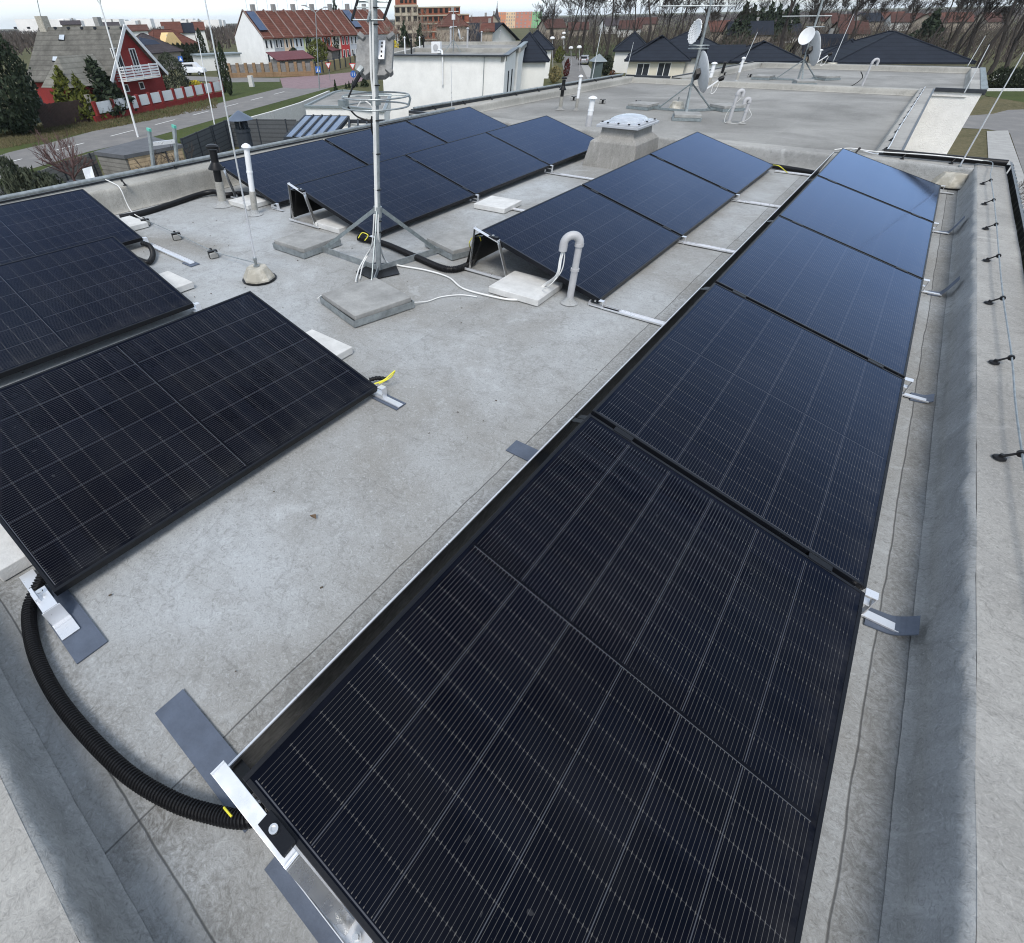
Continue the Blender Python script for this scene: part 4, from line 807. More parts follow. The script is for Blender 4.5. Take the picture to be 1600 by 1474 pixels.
for (a, b2_) in ((-.26, -.28), (-.26, 0), (-.26, .28), (.26, -.28), (.26, 0), (.26, .28), (0, -.345), (-.15, -.345), (.15, -.345)): MB().box((cx_+a, cy_+b2_, .528), (.022, .022, .014)).build('clip', M_blkpl, skt)
# ------------------------------------------------------------------ dish tripods on the far roofs
def tripod_dish(bx, by, tx, ty, label, sc=1.0, dr=.42, side=1):
    b = at(bx, by, 0); D = math.hypot(b.x-CP.x, b.y-CP.y); top = far(tx, ty, D); o = thing('antenna_mast', label, 'antenna mast', b); ax = (top-b).normalized(); H = (top-b).length
    MB().tube([b+Vector((0, 0, .03)), top+ax*.25], .028, 10).build('pole', M_galv, o, smooth=True)
    col_ = b+ax*.52
    for k, a in enumerate((.2, 2.3, 4.35)):
        a += YAW*-1; d = Vector((cos(a), sin(a), 0)); f = b+d*.62+Vector((0, 0, .04))
        MB().bar(col_, f, .035, .02).build('brace', M_galvd, o); MB().bar(b+Vector((0, 0, .03)), b+d*.75+Vector((0, 0, .03)), .03, .04).build('base_arm', M_galvd, o)
        c = b+d*1.0; q = MB(); q.box((c.x, c.y, .03), (.54, .54, .05), a); q.build('ballast_tray', M_galvd, o)
        s_ = MB().box((c.x, c.y, .082), (.50, .50, .05), a+.03).build('paving_slab', M_conc, origin=(c.x, c.y, 0), bevel=.006); tag(s_, ['right-hand', 'rear', 'front'][k]+' ballast slab of the '+label.split(' tripod')[0]+' tripod', 'concrete slab', 'ballast slabs of the dish tripods')
    return o, b, ax, D
def dish(c, nrm, r, label, hole=False, arm=True, m=None):
    nrm = Vector(nrm).normalized(); rot = Vector((0, 0, 1)).rotation_difference(nrm).to_matrix(); o = thing('satellite_dish', label, 'satellite dish', c)
    prof = [(r*(i/8), .20*r*(i/8)**2) for i in range(1, 9)]+[(r*1.015, .20*r), (r*1.015, .185*r)]+[(r*(i/8), .20*r*(i/8)**2-.012) for i in range(8, 0, -1)]
    c = Vector(c); q = MB()
    if hole:
        n = 11
        for i in range(-n, n+1):
            for j in range(-n, n+1):
                u, v = i/n*r, j/n*r
                if math.hypot(u, v) > r or (i % 2 and j % 2): continue
                z = .2*(u*u+v*v)/r; q.box(c+rot@Vector((u, v, z)), (r/n*1.02, r/n*1.02, .012), M=rot)
    else: q.lathe(c, prof, 28, rot)
    q.build('reflector', m or M_white, o, smooth=(not hole) and True)
    if arm:
        lo = rot @ Vector((1, 0, 0)); lo = -lo if lo.z > 0 else lo
        dn = Vector((0, 0, -1)); dn = (dn-nrm*dn.dot(nrm)).normalized()
        a = c+dn*r*.95+nrm*.17*r; e = c+dn*r*.62+nrm*r*1.15
        MB().bar(a, e, .022, .022).build('feed_arm', M_white, o); q = MB().lathe(e, [(.03, -.05), (.045, 0), (.045, .04), (.02, .06)], 12, rot); q.build('receiver', M_blkpl, o, smooth=True)
        MB().tube(smoothpath([a.lerp(e, .6), a.lerp(e, .6)+Vector((0, 0, -.16)), a.lerp(e, .85)+Vector((0, 0, -.18)), e]), .006, 5).build('feed_cable', M_cabw, o)
    q = MB(); q.box(c-nrm*.05, (.10, .22, .08), M=rot); q.build('mount', M_blkpl, o); return o
m1, b, ax, D = tripod_dish(1070, 176, 1110, 10, 'big dish tripod mast on the middle roof')
tow = (CP-b); tow.z = 0; tow.normalize(); rg = RGT.copy(); rg.z = 0; rg.normalize()
sr = Vector((-tow.y, tow.x, 0)); sr = sr if sr.dot(rg) > 0 else -sr
M_dish = mat('grey_dish', (.52, .54, .56), .45, 0, .12, 12)
dish(far(1093, 115, D-.1), sr*.92-tow*.30+Vector((0, 0, .30)), .36, 'large grey dish seen nearly edge-on above the skylight', m=M_dish)
dish(far(1088, 50, D-.1), -sr*.80+tow*.55+Vector((0, 0, .1)), .19, 'small white perforated dish above the large dish', True, False)
q = MB(); c = far(1091, 76, D); 
for dz in (0, .05): q.tube([c+Vector((.19*cos(i*pi/15), .19*sin(i*pi/15), dz)) for i in range(30)], .007, 5, closed=True)
tag(q.build('halo_antenna', M_galv, origin=c), 'ring antenna around the big dish mast', 'antenna')
c0 = far(1028, 10, D); c1 = far(1150, 9, D); q = MB().tube([c0, c1], .012, 6)
for i in range(12): p_ = c0.lerp(c1, (i+.5)/12); q.tube([p_+tow*.12, p_-tow*.12], .005, 4)
tag(q.build('yagi_antenna', M_galv, origin=c0), 'long horizontal yagi antenna at the top of the big dish mast', 'antenna')
m2, b, ax, D = tripod_dish(1246, 127, 1282, 12, 'farther dish tripod mast on the farthest roof'); tow = CP-b; tow.z = 0; tow.normalize(); sr = Vector((-tow.y, tow.x, 0)); sr = sr if sr.dot(rg) > 0 else -sr
dish(far(1268, 78, D-.1), sr*.9-tow*.32+Vector((0, 0, .30)), .42, 'grey dish on the farthest roof', m=M_dish)
dish(far(1261, 57, D-.3), -rg*.5+tow*.8+Vector((0, 0, .3)), .20, 'small round white dish above the farther grey dish', False, False)
c0 = far(1222, 26, D); c1 = far(1300, 25, D); q = MB().tube([c0, c1], .014, 5)
for i in range(9): p_ = c0.lerp(c1, (i+.5)/9); q.tube([p_+tow*.16, p_-tow*.16], .006, 4)
c = far(1274, 42, D); q2 = [c+Vector((.22*cos(i*pi/12), .22*sin(i*pi/12), 0)) for i in range(24)]; q.tube(q2, .010, 5, closed=True)
tag(q.build('yagi_antenna', M_galv, origin=c0), 'yagi antenna and ring at the top of the farther dish mast', 'antenna')
p_ = at(1320, 136); hose([p_, p_+Vector((.15, .1, .03)), p_+Vector((.3, .1, .2)), far(1345, 112, 20.6)], .010, 'dark cable rising beside the thin far gooseneck', M_blkpl, False, name='cable', cat='cable', n=5)
# small debris on the roof
q = MB()
for _ in range(90):
    x, y = rnd.uniform(-5.8, -.3), rnd.uniform(-.2, 3.3)
    s = rnd.uniform(.002, .006); q.box((x, y, .006), (s*2, s, s*.6), rnd.uniform(0, 3))
o = q.build('roof_debris', mat('debris', (.09, .07, .05), .9, 0, .3, 8)); tag(o, 'fine scattered grit and leaf bits on the open grey roof', 'debris'); o['kind'] = 'stuff'
c = at(490, 808, .012); tag(MB().add([(-.02, -.006, .004), (0, -.012, .012), (.022, -.002, .003), (.004, .012, .012)], [(0, 1, 2, 3)]).build('dead_leaf', mat('leaf_brown', (.11, .07, .04), .8, 0, .2, 20)), 'small dry leaf on the open roof left of the right row', 'leaf').location = c
# ------------------------------------------------------------------ background helpers
def onp(px, py, A, B):                      # pixel -> point on the vertical plane through A and B
    n = Vector((-(B-A).y, (B-A).x, 0)); d = ray(px, py); return CP+d*(((Vector(A)-CP).dot(n))/d.dot(n))
def xy(v, z=0): return Vector((v[0], v[1], z))
class Fac:                                  # a facade: plane A->B, n points outwards to the camera
    def __init__(s, A, B):
        s.A = xy(A); s.B = xy(B); s.d = (s.B-s.A).normalized(); s.n = Vector((s.d.y, -s.d.x, 0))
        if s.n.dot(CP-s.A) < 0: s.n = -s.n
    def P(s, u, z, off=0): v = s.A+s.d*u+s.n*off; v.z = z; return v
    def uz(s, px, py): q = onp(px, py, s.A, s.B); return (q-s.A).dot(s.d), q.z
    def box(s, q, u0, u1, z0, z1, off=0., th=.06):
        vs = [s.P(u, z, o) for o in (off-th/2, off+th/2) for u, z in ((u0, z0), (u1, z0), (u1, z1), (u0, z1))]
        return q.add(vs, [(3, 2, 1, 0), (4, 5, 6, 7), (0, 1, 5, 4), (1, 2, 6, 5), (2, 3, 7, 6), (3, 0, 4, 7)])
M_winf = mat('window_frame_white', (.72, .72, .70), .5, 0, .05, 5)
def window(f, u, z, w_, h, parent, fm=None, mull=1):
    q = MB(); t_ = .09
    f.box(q, u-w_/2, u-w_/2+t_, z-h/2, z+h/2, .03, .08); f.box(q, u+w_/2-t_, u+w_/2, z-h/2, z+h/2, .03, .08)
    f.box(q, u-w_/2+t_, u+w_/2-t_, z-h/2, z-h/2+t_, .03, .08); f.box(q, u-w_/2+t_, u+w_/2-t_, z+h/2-t_, z+h/2, .03, .08)
    for i in range(mull): f.box(q, u-w_/2+w_*(i+1)/(mull+1)-.04, u-w_/2+w_*(i+1)/(mull+1)+.04, z-h/2+t_, z+h/2-t_, .025, .07)
    o = q.build('window', fm or M_winf, parent); MBg = MB(); f.box(MBg, u-w_/2+t_*.5, u+w_/2-t_*.5, z-h/2+t_*.5, z+h/2-t_*.5, .012, .02); MBg.build('pane', M_glass_d, o); return o
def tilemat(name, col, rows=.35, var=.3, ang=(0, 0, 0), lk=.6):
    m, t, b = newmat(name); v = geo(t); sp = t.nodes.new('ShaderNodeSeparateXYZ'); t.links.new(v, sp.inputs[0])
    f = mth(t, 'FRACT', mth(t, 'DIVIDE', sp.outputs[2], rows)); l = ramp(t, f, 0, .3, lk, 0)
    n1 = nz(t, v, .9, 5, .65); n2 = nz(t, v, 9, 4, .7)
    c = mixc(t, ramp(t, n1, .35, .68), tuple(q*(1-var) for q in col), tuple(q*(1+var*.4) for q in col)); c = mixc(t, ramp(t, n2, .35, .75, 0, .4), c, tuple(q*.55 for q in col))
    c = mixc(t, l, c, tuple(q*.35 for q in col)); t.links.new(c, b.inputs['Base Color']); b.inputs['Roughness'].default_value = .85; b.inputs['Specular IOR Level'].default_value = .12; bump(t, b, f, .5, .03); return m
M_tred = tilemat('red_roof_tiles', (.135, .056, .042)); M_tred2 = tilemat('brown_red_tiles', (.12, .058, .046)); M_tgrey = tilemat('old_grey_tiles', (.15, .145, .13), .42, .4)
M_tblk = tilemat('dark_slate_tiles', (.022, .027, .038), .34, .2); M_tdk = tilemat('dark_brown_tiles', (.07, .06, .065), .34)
M_redw = mat('red_render', (.235, .022, .02), .85, 0, .18, .8, .3, 30); M_wht = mat('white_render', (.72, .72, .69), .85, 0, .08, .5)
M_pvr = mat('roof_solar_glass', (.035, .06, .12), .12, 0, .1, 3); M_wood = mat('weathered_planks', (.20, .19, .18), .85, 0, .3, 2, .4, 20)
M_slat = tilemat('dark_slats', (.105, .112, .12), .28, .12, lk=.9); M_lightwood = tilemat('light_plank_wall', (.58, .44, .29), .20, .45, lk=.9); M_greywood = tilemat('grey_shingle_wall', (.26, .25, .23), .22, .4, lk=.9)
M_bark = mat('bark', (.075, .06, .05), .95, 0, .35, 3); M_barkd = mat('dark_bark', (.038, .031, .027), .95, 0, .35, 3); M_twig = mat('reddish_twigs', (.13, .075, .07), .9, 0, .3, 3)
def house(name, label, A, B, depth, ze, zr, m_wall, m_roof, kind='gable', ridge='par', over=.4, inset=None, cat='house', zb=None, group=None, chim=True):
    """A,B: front eave line corners seen from the camera; depth goes away; ridge parallel ('par') or perpendicular ('perp')"""
    A = xy(A); B = xy(B); f = Fac(A, B); n = -f.n; L = (B-A).length; zb = GZ if zb is None else zb
    o = thing(name, label, cat, xy((A+B)/2+n*depth/2, zb), group)
    C_, D_ = B+n*depth, A+n*depth; q = MB().prism([A, B, C_, D_], zb, ze)
    if kind == 'gable':
        if ridge == 'par':
            r0, r1 = A+n*depth/2, B+n*depth/2; r0.z = r1.z = zr-.12
            for P_, Q_, R__ in ((A, D_, r0), (B, C_, r1)): q.add([xy(P_, ze), xy(Q_, ze), R__, xy(P_, ze)-(f.d*.05 if P_ is A else -f.d*.05)*-1, ], [(0, 1, 2)])
        else:
            r0, r1 = (A+B)/2, (C_+D_)/2; r0.z = r1.z = zr-.12
            q.add([xy(A, ze), xy(B, ze), r0], [(0, 1, 2)]); q.add([xy(C_, ze), xy(D_, ze), r1], [(0, 1, 2)])
    q.build('wall', m_wall, o)
    e = over; rf = MB(); dz = .0
    if kind == 'gable':
        half = (depth if ridge == 'par' else L)/2; sl = (zr-ze)/half; ez = ze-e*sl
        if ridge == 'par':
            a, b, c, d = A-n*e-f.d*e, B-n*e+f.d*e, C_+n*e+f.d*e, D_+n*e-f.d*e; R0, R1 = A+n*depth/2-f.d*e, B+n*depth/2+f.d*e
            rf.slab([xy(a, ez), xy(b, ez), xy(R1, zr), xy(R0, zr)], .14); rf.slab([xy(c, ez), xy(d, ez), xy(R0, zr), xy(R1, zr)], .14)
        else:
            a, b, c, d = A-n*e-f.d*e, B-n*e+f.d*e, C_+n*e+f.d*e, D_+n*e-f.d*e; R0, R1 = (A+B)/2-n*e, (C_+D_)/2+n*e
            rf.slab([xy(a, ez), xy(R0, zr), xy(R1, zr), xy(d, ez)], .14); rf.slab([xy(R0, zr), xy(b, ez), xy(c, ez), xy(R1, zr)], .14)
    else:
        i = inset if inset is not None else min(L, depth)/2
        a, b, c, d = [xy(p_, ze) for p_ in (A-n*e-f.d*e, B-n*e+f.d*e, C_+n*e+f.d*e, D_+n*e-f.d*e)]
        if L >= depth: R0, R1 = xy(A+n*depth/2+f.d*i, zr), xy(B+n*depth/2-f.d*i, zr)
        else: R0, R1 = xy((A+B)/2+n*i, zr), xy((C_+D_)/2-n*i, zr)
        if L >= depth: fs = [(0, 1, 5, 4), (1, 2, 5), (2, 3, 4, 5), (3, 0, 4)]
        else: fs = [(0, 1, 4), (1, 2, 5, 4), (2, 3, 5), (3, 0, 4, 5)]
        lo = [v-Vector((0, 0, .16)) for v in (a, b, c, d)]
        rf.add([a, b, c, d, R0, R1]+lo, fs+[(6, 7, 1, 0), (7, 8, 2, 1), (8, 9, 3, 2), (9, 6, 0, 3), (9, 8, 7, 6)])
        cap = MB()
        for p_, r_ in ((a, R0), (b, R1 if L >= depth else R0), (c, R1), (d, R0 if L >= depth else R1), (R0, R1)): cap.tube([p_+Vector((0, 0, .03)), r_+Vector((0, 0, .03))], .09, 5)
    ro = rf.build('roof', m_roof, o)
    if kind == 'hip': cap.build('ridge_caps', m_roof, ro)
    if chim:
        c = (R0.xy.to_3d()*.35+R1.xy.to_3d()*.65)+n*.9; MB().box((c.x, c.y, zr+.1), (.6, .6, 1.3), math.atan2(f.d.y, f.d.x)).build('chimney', M_conc, ro)
    return o, f
# ------------------------------------------------------------------ red house
ZE = -2.4; E1, E2, ER = at(170, 117, ZE), at(46, 117, ZE), at(250, 107, ZE)
dd_ = (E1-E2).normalized(); nn_ = Vector((-dd_.y, dd_.x, 0)); wdt = abs((ER-E1).dot(nn_)); Ec = E1+nn_*wdt
apex = (E1+Ec)/2; zap = zat(apex, 193, 40)
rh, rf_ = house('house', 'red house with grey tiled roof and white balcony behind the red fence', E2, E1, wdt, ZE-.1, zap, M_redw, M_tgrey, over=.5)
gf = Fac(E1, Ec)
for (px, py, w_, h_) in ((185, 96, .95, 2.0), (211, 95, .75, 1.9)):
    u, z = gf.uz(px, py); window(gf, u, z, w_*1.35, h_*1.15, rh, mull=1)
for (px, py) in ((197, 138), (221, 134)): u, z = gf.uz(px, py); window(gf, u, z, .8, .7, rh, mull=0)
u0, zb_ = gf.uz(184, 126); u1, _ = gf.uz(238, 122); q = MB(); gf.box(q, u0, u1, zb_-.12, zb_, .6, 1.2); q.build('balcony_floor', M_wht, rh)
q = MB()
for k in range(5): gf.box(q, u0, u1, zb_+.08+k*.24, zb_+.23+k*.24, 1.18, .04)
for k in range(5): uu = u0+(u1-u0)*k/4; gf.box(q, uu-.04, uu+.04, zb_, zb_+1.25, 1.22, .05)
for uu in (u0, u1):
    for k in range(5): q.bar(gf.P(uu, zb_+.15+k*.24, 0), gf.P(uu, zb_+.15+k*.24, 1.2), .10, .04, Vector((1, 0, 0)))
q.build('balcony_railing', M_white, rh)
q = MB(); 
for s_ in (0, 1):
    lo = gf.P(-.55 if s_ == 0 else wdt+.55, ZE-.1-.55*(zap-ZE)/(wdt/2)*1.0, .50); q.bar(lo, gf.P(wdt/2, zap-.03, .50), .08, .34, gf.n.cross(Vector((0, 0, 1))))
q.build('barge_board', M_white, rh)
rtop = Fac(E2, E1)
def roofpt(px, py):                         # pixel on the near roof slope of the red house
    a = xy(E2, ZE-.1); b = xy(E1, ZE-.1); r = xy((E1+Ec)/2, zap); nn = (b-a).cross(r-a); d = ray(px, py); return CP+d*((a-CP).dot(nn)/d.dot(nn)), nn.normalized()
for (x0, y0, x1, y1) in ((92, 56, 101, 64), (82, 90, 90, 97)):
    pts = [roofpt(x, y) for x, y in ((x0, y1), (x1, y1), (x1+1, y0), (x0+2, y0))]; nn = pts[0][1]*(1 if pts[0][1].z > 0 else -1)
    s_ = MB().slab([p_+nn*.10 for p_, _ in pts], .14).build('roof_window', M_greyd, rh); MB().slab([p_.lerp(pts[2][0], .14 if i == 0 else 0)+nn*.12 for i, (p_, _) in enumerate(pts)], .02).build('pane', mat('skylight_pane', (.45, .5, .55), .1, 0, .2, 2), s_)
c = roofpt(70, 42)[0]; MB().box((c.x, c.y, zap+.1), (.9, .9, 1.7), .4).build('chimney', M_concw, rh)
p_ = Vector((c.x, c.y, zap+.9)); MB().tube([p_, far(58, 0, math.hypot(c.x-CP.x, c.y-CP.y))], .04, 5).build('aerial', M_galvd, rh)
q = MB()
for i in range(9): t_ = i/8; v = roofpt(25+165*t_, 46)[0]; q.box(v+Vector((0, 0, .12)), (.25, .25, .18))
q.build('snow_guard', M_greyd, rh)
an1, an2 = at(64, 137, -3.1), at(110, 138, -3.1)
# annex as part of the house
dA = (an2-an1).normalized(); nA = -Fac(an1, an2).n; La = (an2-an1).length
q = MB().prism([xy(an1+dA*.3), xy(an2-dA*.3), xy(an2+nA*4-dA*.3), xy(an1+nA*4+dA*.3)], GZ, -3.15); q.build('annex_wall', M_redw, rh)
zr = zat((an1+an2)/2+nA*2, 112, 87); a, b, c, d = xy(an1, -3.1), xy(an2, -3.1), xy(an2+nA*6, -3.1), xy(an1+nA*6, -3.1); r0 = xy((an1+an2)/2+nA*1.7, zr); r1 = xy((an1+an2)/2+nA*6, zr)
MB().add([a, b, c, d, r0, r1], [(0, 1, 4), (1, 2, 5, 4), (3, 0, 4, 5), (2, 3, 5), (3, 2, 1, 0)]).build('annex_roof', tilemat('annex_tiles', (.22, .215, .19), .42, .3), rh)
# fences of the red house
FA, FB = at(150, 192, GZ), at(347, 151, GZ); ff = Fac(FA, FB); Lf = (FB-FA).length
fo = thing('garden_fence', 'red rendered garden fence with white lattice panels along the street', 'fence', FA)
q = MB(); ff.box(q, 0, Lf, GZ, GZ+.55, 0, .25); q.build('plinth', M_redw, fo)
ed = [150, 177, 203, 216, 234, 252, 271, 287, 302.5, 317.5, 331, 345.5]; 
for i, ex in enumerate(ed):
    u = ff.uz(ex, 172-(ex-150)*.2)[0]; q = MB(); ff.box(q, u-.17, u+.17, GZ+.5, GZ+1.75, 0, .30); q.build('pillar', M_redw, fo)
    if i < len(ed)-1:
        u2 = ff.uz(ed[i+1], 172-(ed[i+1]-150)*.2)[0]; q = MB(); ff.box(q, u+.22, u2-.22, GZ+.68 if i != 2 else GZ+.1, GZ+1.65, .02, .05); q.build('white_panel', M_white, fo)
bf = Fac(at(70, 202, GZ), at(146, 190, GZ)); Lb = (bf.B-bf.A).length; q = MB()
for i in range(int(Lb/.14)): bf.box(q, i*.14, i*.14+.12, GZ, GZ+1.9+.08*rnd.random(), 0, .03)
bfo = thing('wooden_fence', 'dark brown plank fence between the big conifer and the red fence', 'fence', bf.A); q.build('planks', mat('brown_planks', (.05, .03, .025), .9, 0, .3, 3), bfo)
q = MB(); bf.box(q, Lb, Lb+.5, GZ, GZ+2.3, 0, .5); q.build('end_pillar', M_concw, bfo)
# solar-roofed dark house behind, yellow house, others behind the red house
A_, B_ = at(233, 83, -2.9), at(281, 79, -2.9)
o, f = house('house', 'dark hip-roofed house with solar panels behind the red house', A_, B_, 9, -2.95, zat((A_+B_)/2, 250, 60)+.8, mat('beige_wall', (.35, .31, .27), .9, 0, .2, 1), M_tdk, 'hip', over=.6, chim=False)
pp = [onp(x, y, A_+Vector((-2.5, 2, 0)), B_+Vector((-2.5, 2, 0))) for x, y in ((222, 74), (255, 73), (243, 65), (218, 60))]
MB().slab([v+Vector((0, 0, .2)) for v in pp], .06).build('solar_array', M_pvr, o)
A_, B_ = at(240, 75, -3.2), at(312, 71, -3.2)
o, f = house('house', 'yellow-walled house with large red roof above the tall hedge', A_, B_, 10, -3.2, zat(xy((A_+B_)/2)+(xy(A_)-xy(CP)).normalized()*5, 275, 46), mat('yellow_wall', (.72, .52, .25), .85, 0, .1, 1), M_tred, 'hip', inset=4.5, over=.6)
q = MB(); fy = Fac(f.P(0, 0, .6), f.P(5, 0, .6)); u0, _ = fy.uz(254, 68); u1, _ = fy.uz(287, 68); um, zm = fy.uz(266, 51)
gbl = MB().add([fy.P(u0, -3.2, .1), fy.P(u1, -3.2, .1), fy.P(um+.8, zm, .1), fy.P(um-.8, zm, .1), fy.P(u0, -3.2, -3), fy.P(u1, -3.2, -3), fy.P(um+.8, zm, -3), fy.P(um-.8, zm, -3)], [(0, 1, 2, 3), (1, 5, 6, 2), (4, 0, 3, 7), (3, 2, 6, 7)]).build('dormer_gable', MC['yellow_wall'], o)
window(fy, fy.uz(266, 64)[0], -1.5, 1.5, 1.8, o)
# ------------------------------------------------------------------ terrace of row houses
K = at(418, 104, GZ); ZR = zat(K, 394, 58); far_e = at(612, 49.5, ZR); Kd = (xy(far_e)-xy(K)).normalized(); Gn = Vector((-Kd.y, Kd.x, 0))
if Gn.dot(xy(CP)-xy(K)) > 0: Gn = -Gn
gl = Fac(K, K+Gn*10); uL = onp(320, 75, xy(K), xy(K)+Gn*10); dep = abs((xy(uL)-xy(K)).dot(Gn)); ZA = onp(351, 18.5, xy(K), xy(K)+Gn).z; dep = min(max(dep, 9), 14)
fr = Fac(K, K+Kd*50); marks = [fr.uz(x, 62-(x-395)*.045)[0] for x in (418, 434, 451, 467, 480.5, 495, 510, 521, 535)]
uw = (fr.uz(535, 58)[0]-fr.uz(395, 62)[0])/9; uw = (xy(far_e)-xy(K)).length/14.2
cols = [(.86, .86, .85), (.36, .38, .41), (.66, .50, .36), (.60, .66, .72), (.55, .62, .30), (.70, .68, .64), (.60, .10, .05), (.66, .60, .5), (.42, .04, .04), (.42, .45, .5), (.5, .62, .45), (.7, .68, .62), (.62, .66, .7), (.66, .58, .3), (.7, .7, .68)]
cn = ['white', 'grey', 'peach', 'pale blue', 'yellow-green', 'off-white', 'orange-red', 'cream', 'dark red', 'blue-grey', 'pale green', 'second off-white', 'ice blue', 'ochre', 'far white']
nun = min(15, int((xy(far_e)-xy(K)).length/uw)+1)
for i in range(nun):
    a = xy(K)+Kd*uw*i; b = a+Kd*uw; mw = mat('render_%d' % i, cols[i], .85, 0, .08, .6)
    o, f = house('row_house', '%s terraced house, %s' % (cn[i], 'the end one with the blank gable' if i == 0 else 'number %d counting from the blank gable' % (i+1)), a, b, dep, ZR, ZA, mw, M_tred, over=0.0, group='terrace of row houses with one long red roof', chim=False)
    ov = Fac(a, b); q = MB(); q.slab([ov.P(0, ZR-.35, .6), ov.P(uw, ZR-.35, .6), ov.P(uw, ZR+.02, -.05), ov.P(0, ZR+.02, -.05)], .1); q.build('eave', M_tred, o)
    q = MB(); q.bar(ov.P(0, ZR-.25, .55), xy(a-ov.n*dep/2, ZA+.18), .16, .25, Kd); q.bar(xy(a-ov.n*dep, ZR+.1), xy(a-ov.n*dep/2, ZA+.18), .16, .25, Kd); q.build('party_wall', mat('party_cap', (.21, .145, .125), .9, 0, .2, 1), o)
    for zz in (ZR-1.3, GZ+1.4):
        for uu in (uw*.28, uw*.72): window(ov, uu, zz, uw*.24, 1.5, o, mull=0)
    if i % 2 == 1: c = a-ov.n*dep/2; q = MB().box((c.x, c.y, ZA+.4), (.8, .8, 1.3)); q.build('chimney', M_conc, o)
    c = a-ov.n*dep*.45+Kd*uw*.3; q = MB(); hh = 2.2+1.6*rnd.random(); q.tube([(c.x, c.y, ZA-.3), (c.x+.1, c.y, ZA+hh)], .035, 4)
    for k in range(3): q.tube([Vector((c.x, c.y, ZA+hh-.3-k*.3))-Kd*.6, Vector((c.x, c.y, ZA+hh-.3-k*.3))+Kd*.6], .025, 3)
    q.build('aerial', M_galvd, o)
    if i in (0, 10):
        p0, p1 = ov.P(uw*.1, ZR+.5, -.6), ov.P(uw*.85, ZR+.5, -.6); sl = (ZA-ZR)/(dep/2); up_ = lambda v, s: v-ov.n*s+Vector((0, 0, s*sl))
        q = MB().slab([up_(p0, .3)+Vector((0, 0, .4)), up_(p1, .3)+Vector((0, 0, .4)), up_(p1, dep*.38)+Vector((0, 0, .4)), up_(p0, dep*.38)+Vector((0, 0, .4))], .08); q.build('solar_array', M_pvr, o)
M_brickf = tilemat('tan_brick_wall', (.30, .20, .12), .22, .2)
wf = Fac(at(362, 122, GZ), at(490, 119, GZ)); Lw = (wf.B-wf.A).length; fo = thing('garden_wall', 'tan brick garden wall with grey boards in front of the row houses', 'wall', wf.A)
q = MB(); wf.box(q, 0, Lw, GZ, GZ+.7, 0, .3); q.build('plinth', M_brickf, fo)
for i in range(11):
    u = Lw*i/10; q = MB(); wf.box(q, u-.25, u+.25, GZ, GZ+2.1, 0, .4); q.build('pillar', M_brickf, fo)
    if i < 10: q = MB(); wf.box(q, u+.3, u+Lw/10-.3, GZ+.7, GZ+1.9, 0, .06); q.build('board_panel', M_wood, fo)
wf2 = Fac(at(490, 119, GZ), at(566, 100, GZ)); L2 = (wf2.B-wf2.A).length; fo = thing('garden_wall', 'yellowish garden wall continuing beside the paved junction', 'wall', wf2.A); q = MB(); wf2.box(q, .4, L2, GZ, GZ+1.7, 0, .3); q.build('wall_panel', mat('ochre_wall', (.36, .29, .15), .9, 0, .25, .5), fo)
q = MB()
for i in range(9): wf2.box(q, 1+i*L2/9, 1.4+i*L2/9, GZ+.2, GZ+2.0, .1, .3)
q.build('posts', M_greyd, fo)
q = MB(); sf = Fac(at(440, 116, GZ), at(492, 112, GZ)); Lz = (sf.B-sf.A).length
so_ = thing('garden_shed', 'low dark red garden shed roof behind the tan wall', 'shed', sf.A); MB().prism([sf.P(0, 0, -.5), sf.P(Lz, 0, -.5), sf.P(Lz, 0, -4), sf.P(0, 0, -4)], GZ, GZ+2.1).build('wall', M_wood, so_); MB().slab([sf.P(-.4, GZ+2.1, 0), sf.P(Lz+.4, GZ+2.1, 0), sf.P(Lz+.4, GZ+3.2, -4.5), sf.P(-.4, GZ+3.2, -4.5)], .12).build('roof', mat('shed_roof', (.12, .03, .035), .7, 0, .2, 1), so_)
sf = Fac(at(526, 98, GZ), at(552, 93, GZ)); Lz = (sf.B-sf.A).length
so_ = thing('garden_shed', 'small dark red shed roof beside the farther cypress', 'shed', sf.A); MB().prism([sf.P(0, 0, -1), sf.P(Lz, 0, -1), sf.P(Lz, 0, -5), sf.P(0, 0, -5)], GZ, GZ+2.2).build('wall', M_wood, so_); MB().slab([sf.P(-.4, GZ+2.2, -.5), sf.P(Lz+.4, GZ+2.2, -.5), sf.P(Lz+.4, GZ+4, -5), sf.P(-.4, GZ+4, -5)], .12).build('roof', MC['shed_roof'], so_)
gf_ = Fac(at(315, 112, GZ), at(380, 108, GZ)); Lz = (gf_.B-gf_.A).length
so_ = thing('garage', 'long flat-roofed white garage at the foot of the blank gable', 'garage', gf_.A); MB().prism([gf_.P(0, 0), gf_.P(Lz, 0), gf_.P(Lz, 0, -5), gf_.P(0, 0, -5)], GZ, GZ+2.5).build('wall', M_wht, so_); MB().prism([gf_.P(-.3, 0, .3), gf_.P(Lz+.3, 0, .3), gf_.P(Lz+.3, 0, -5.3), gf_.P(-.3, 0, -5.3)], GZ+2.5, GZ+2.75).build('roof', M_galvd, so_)
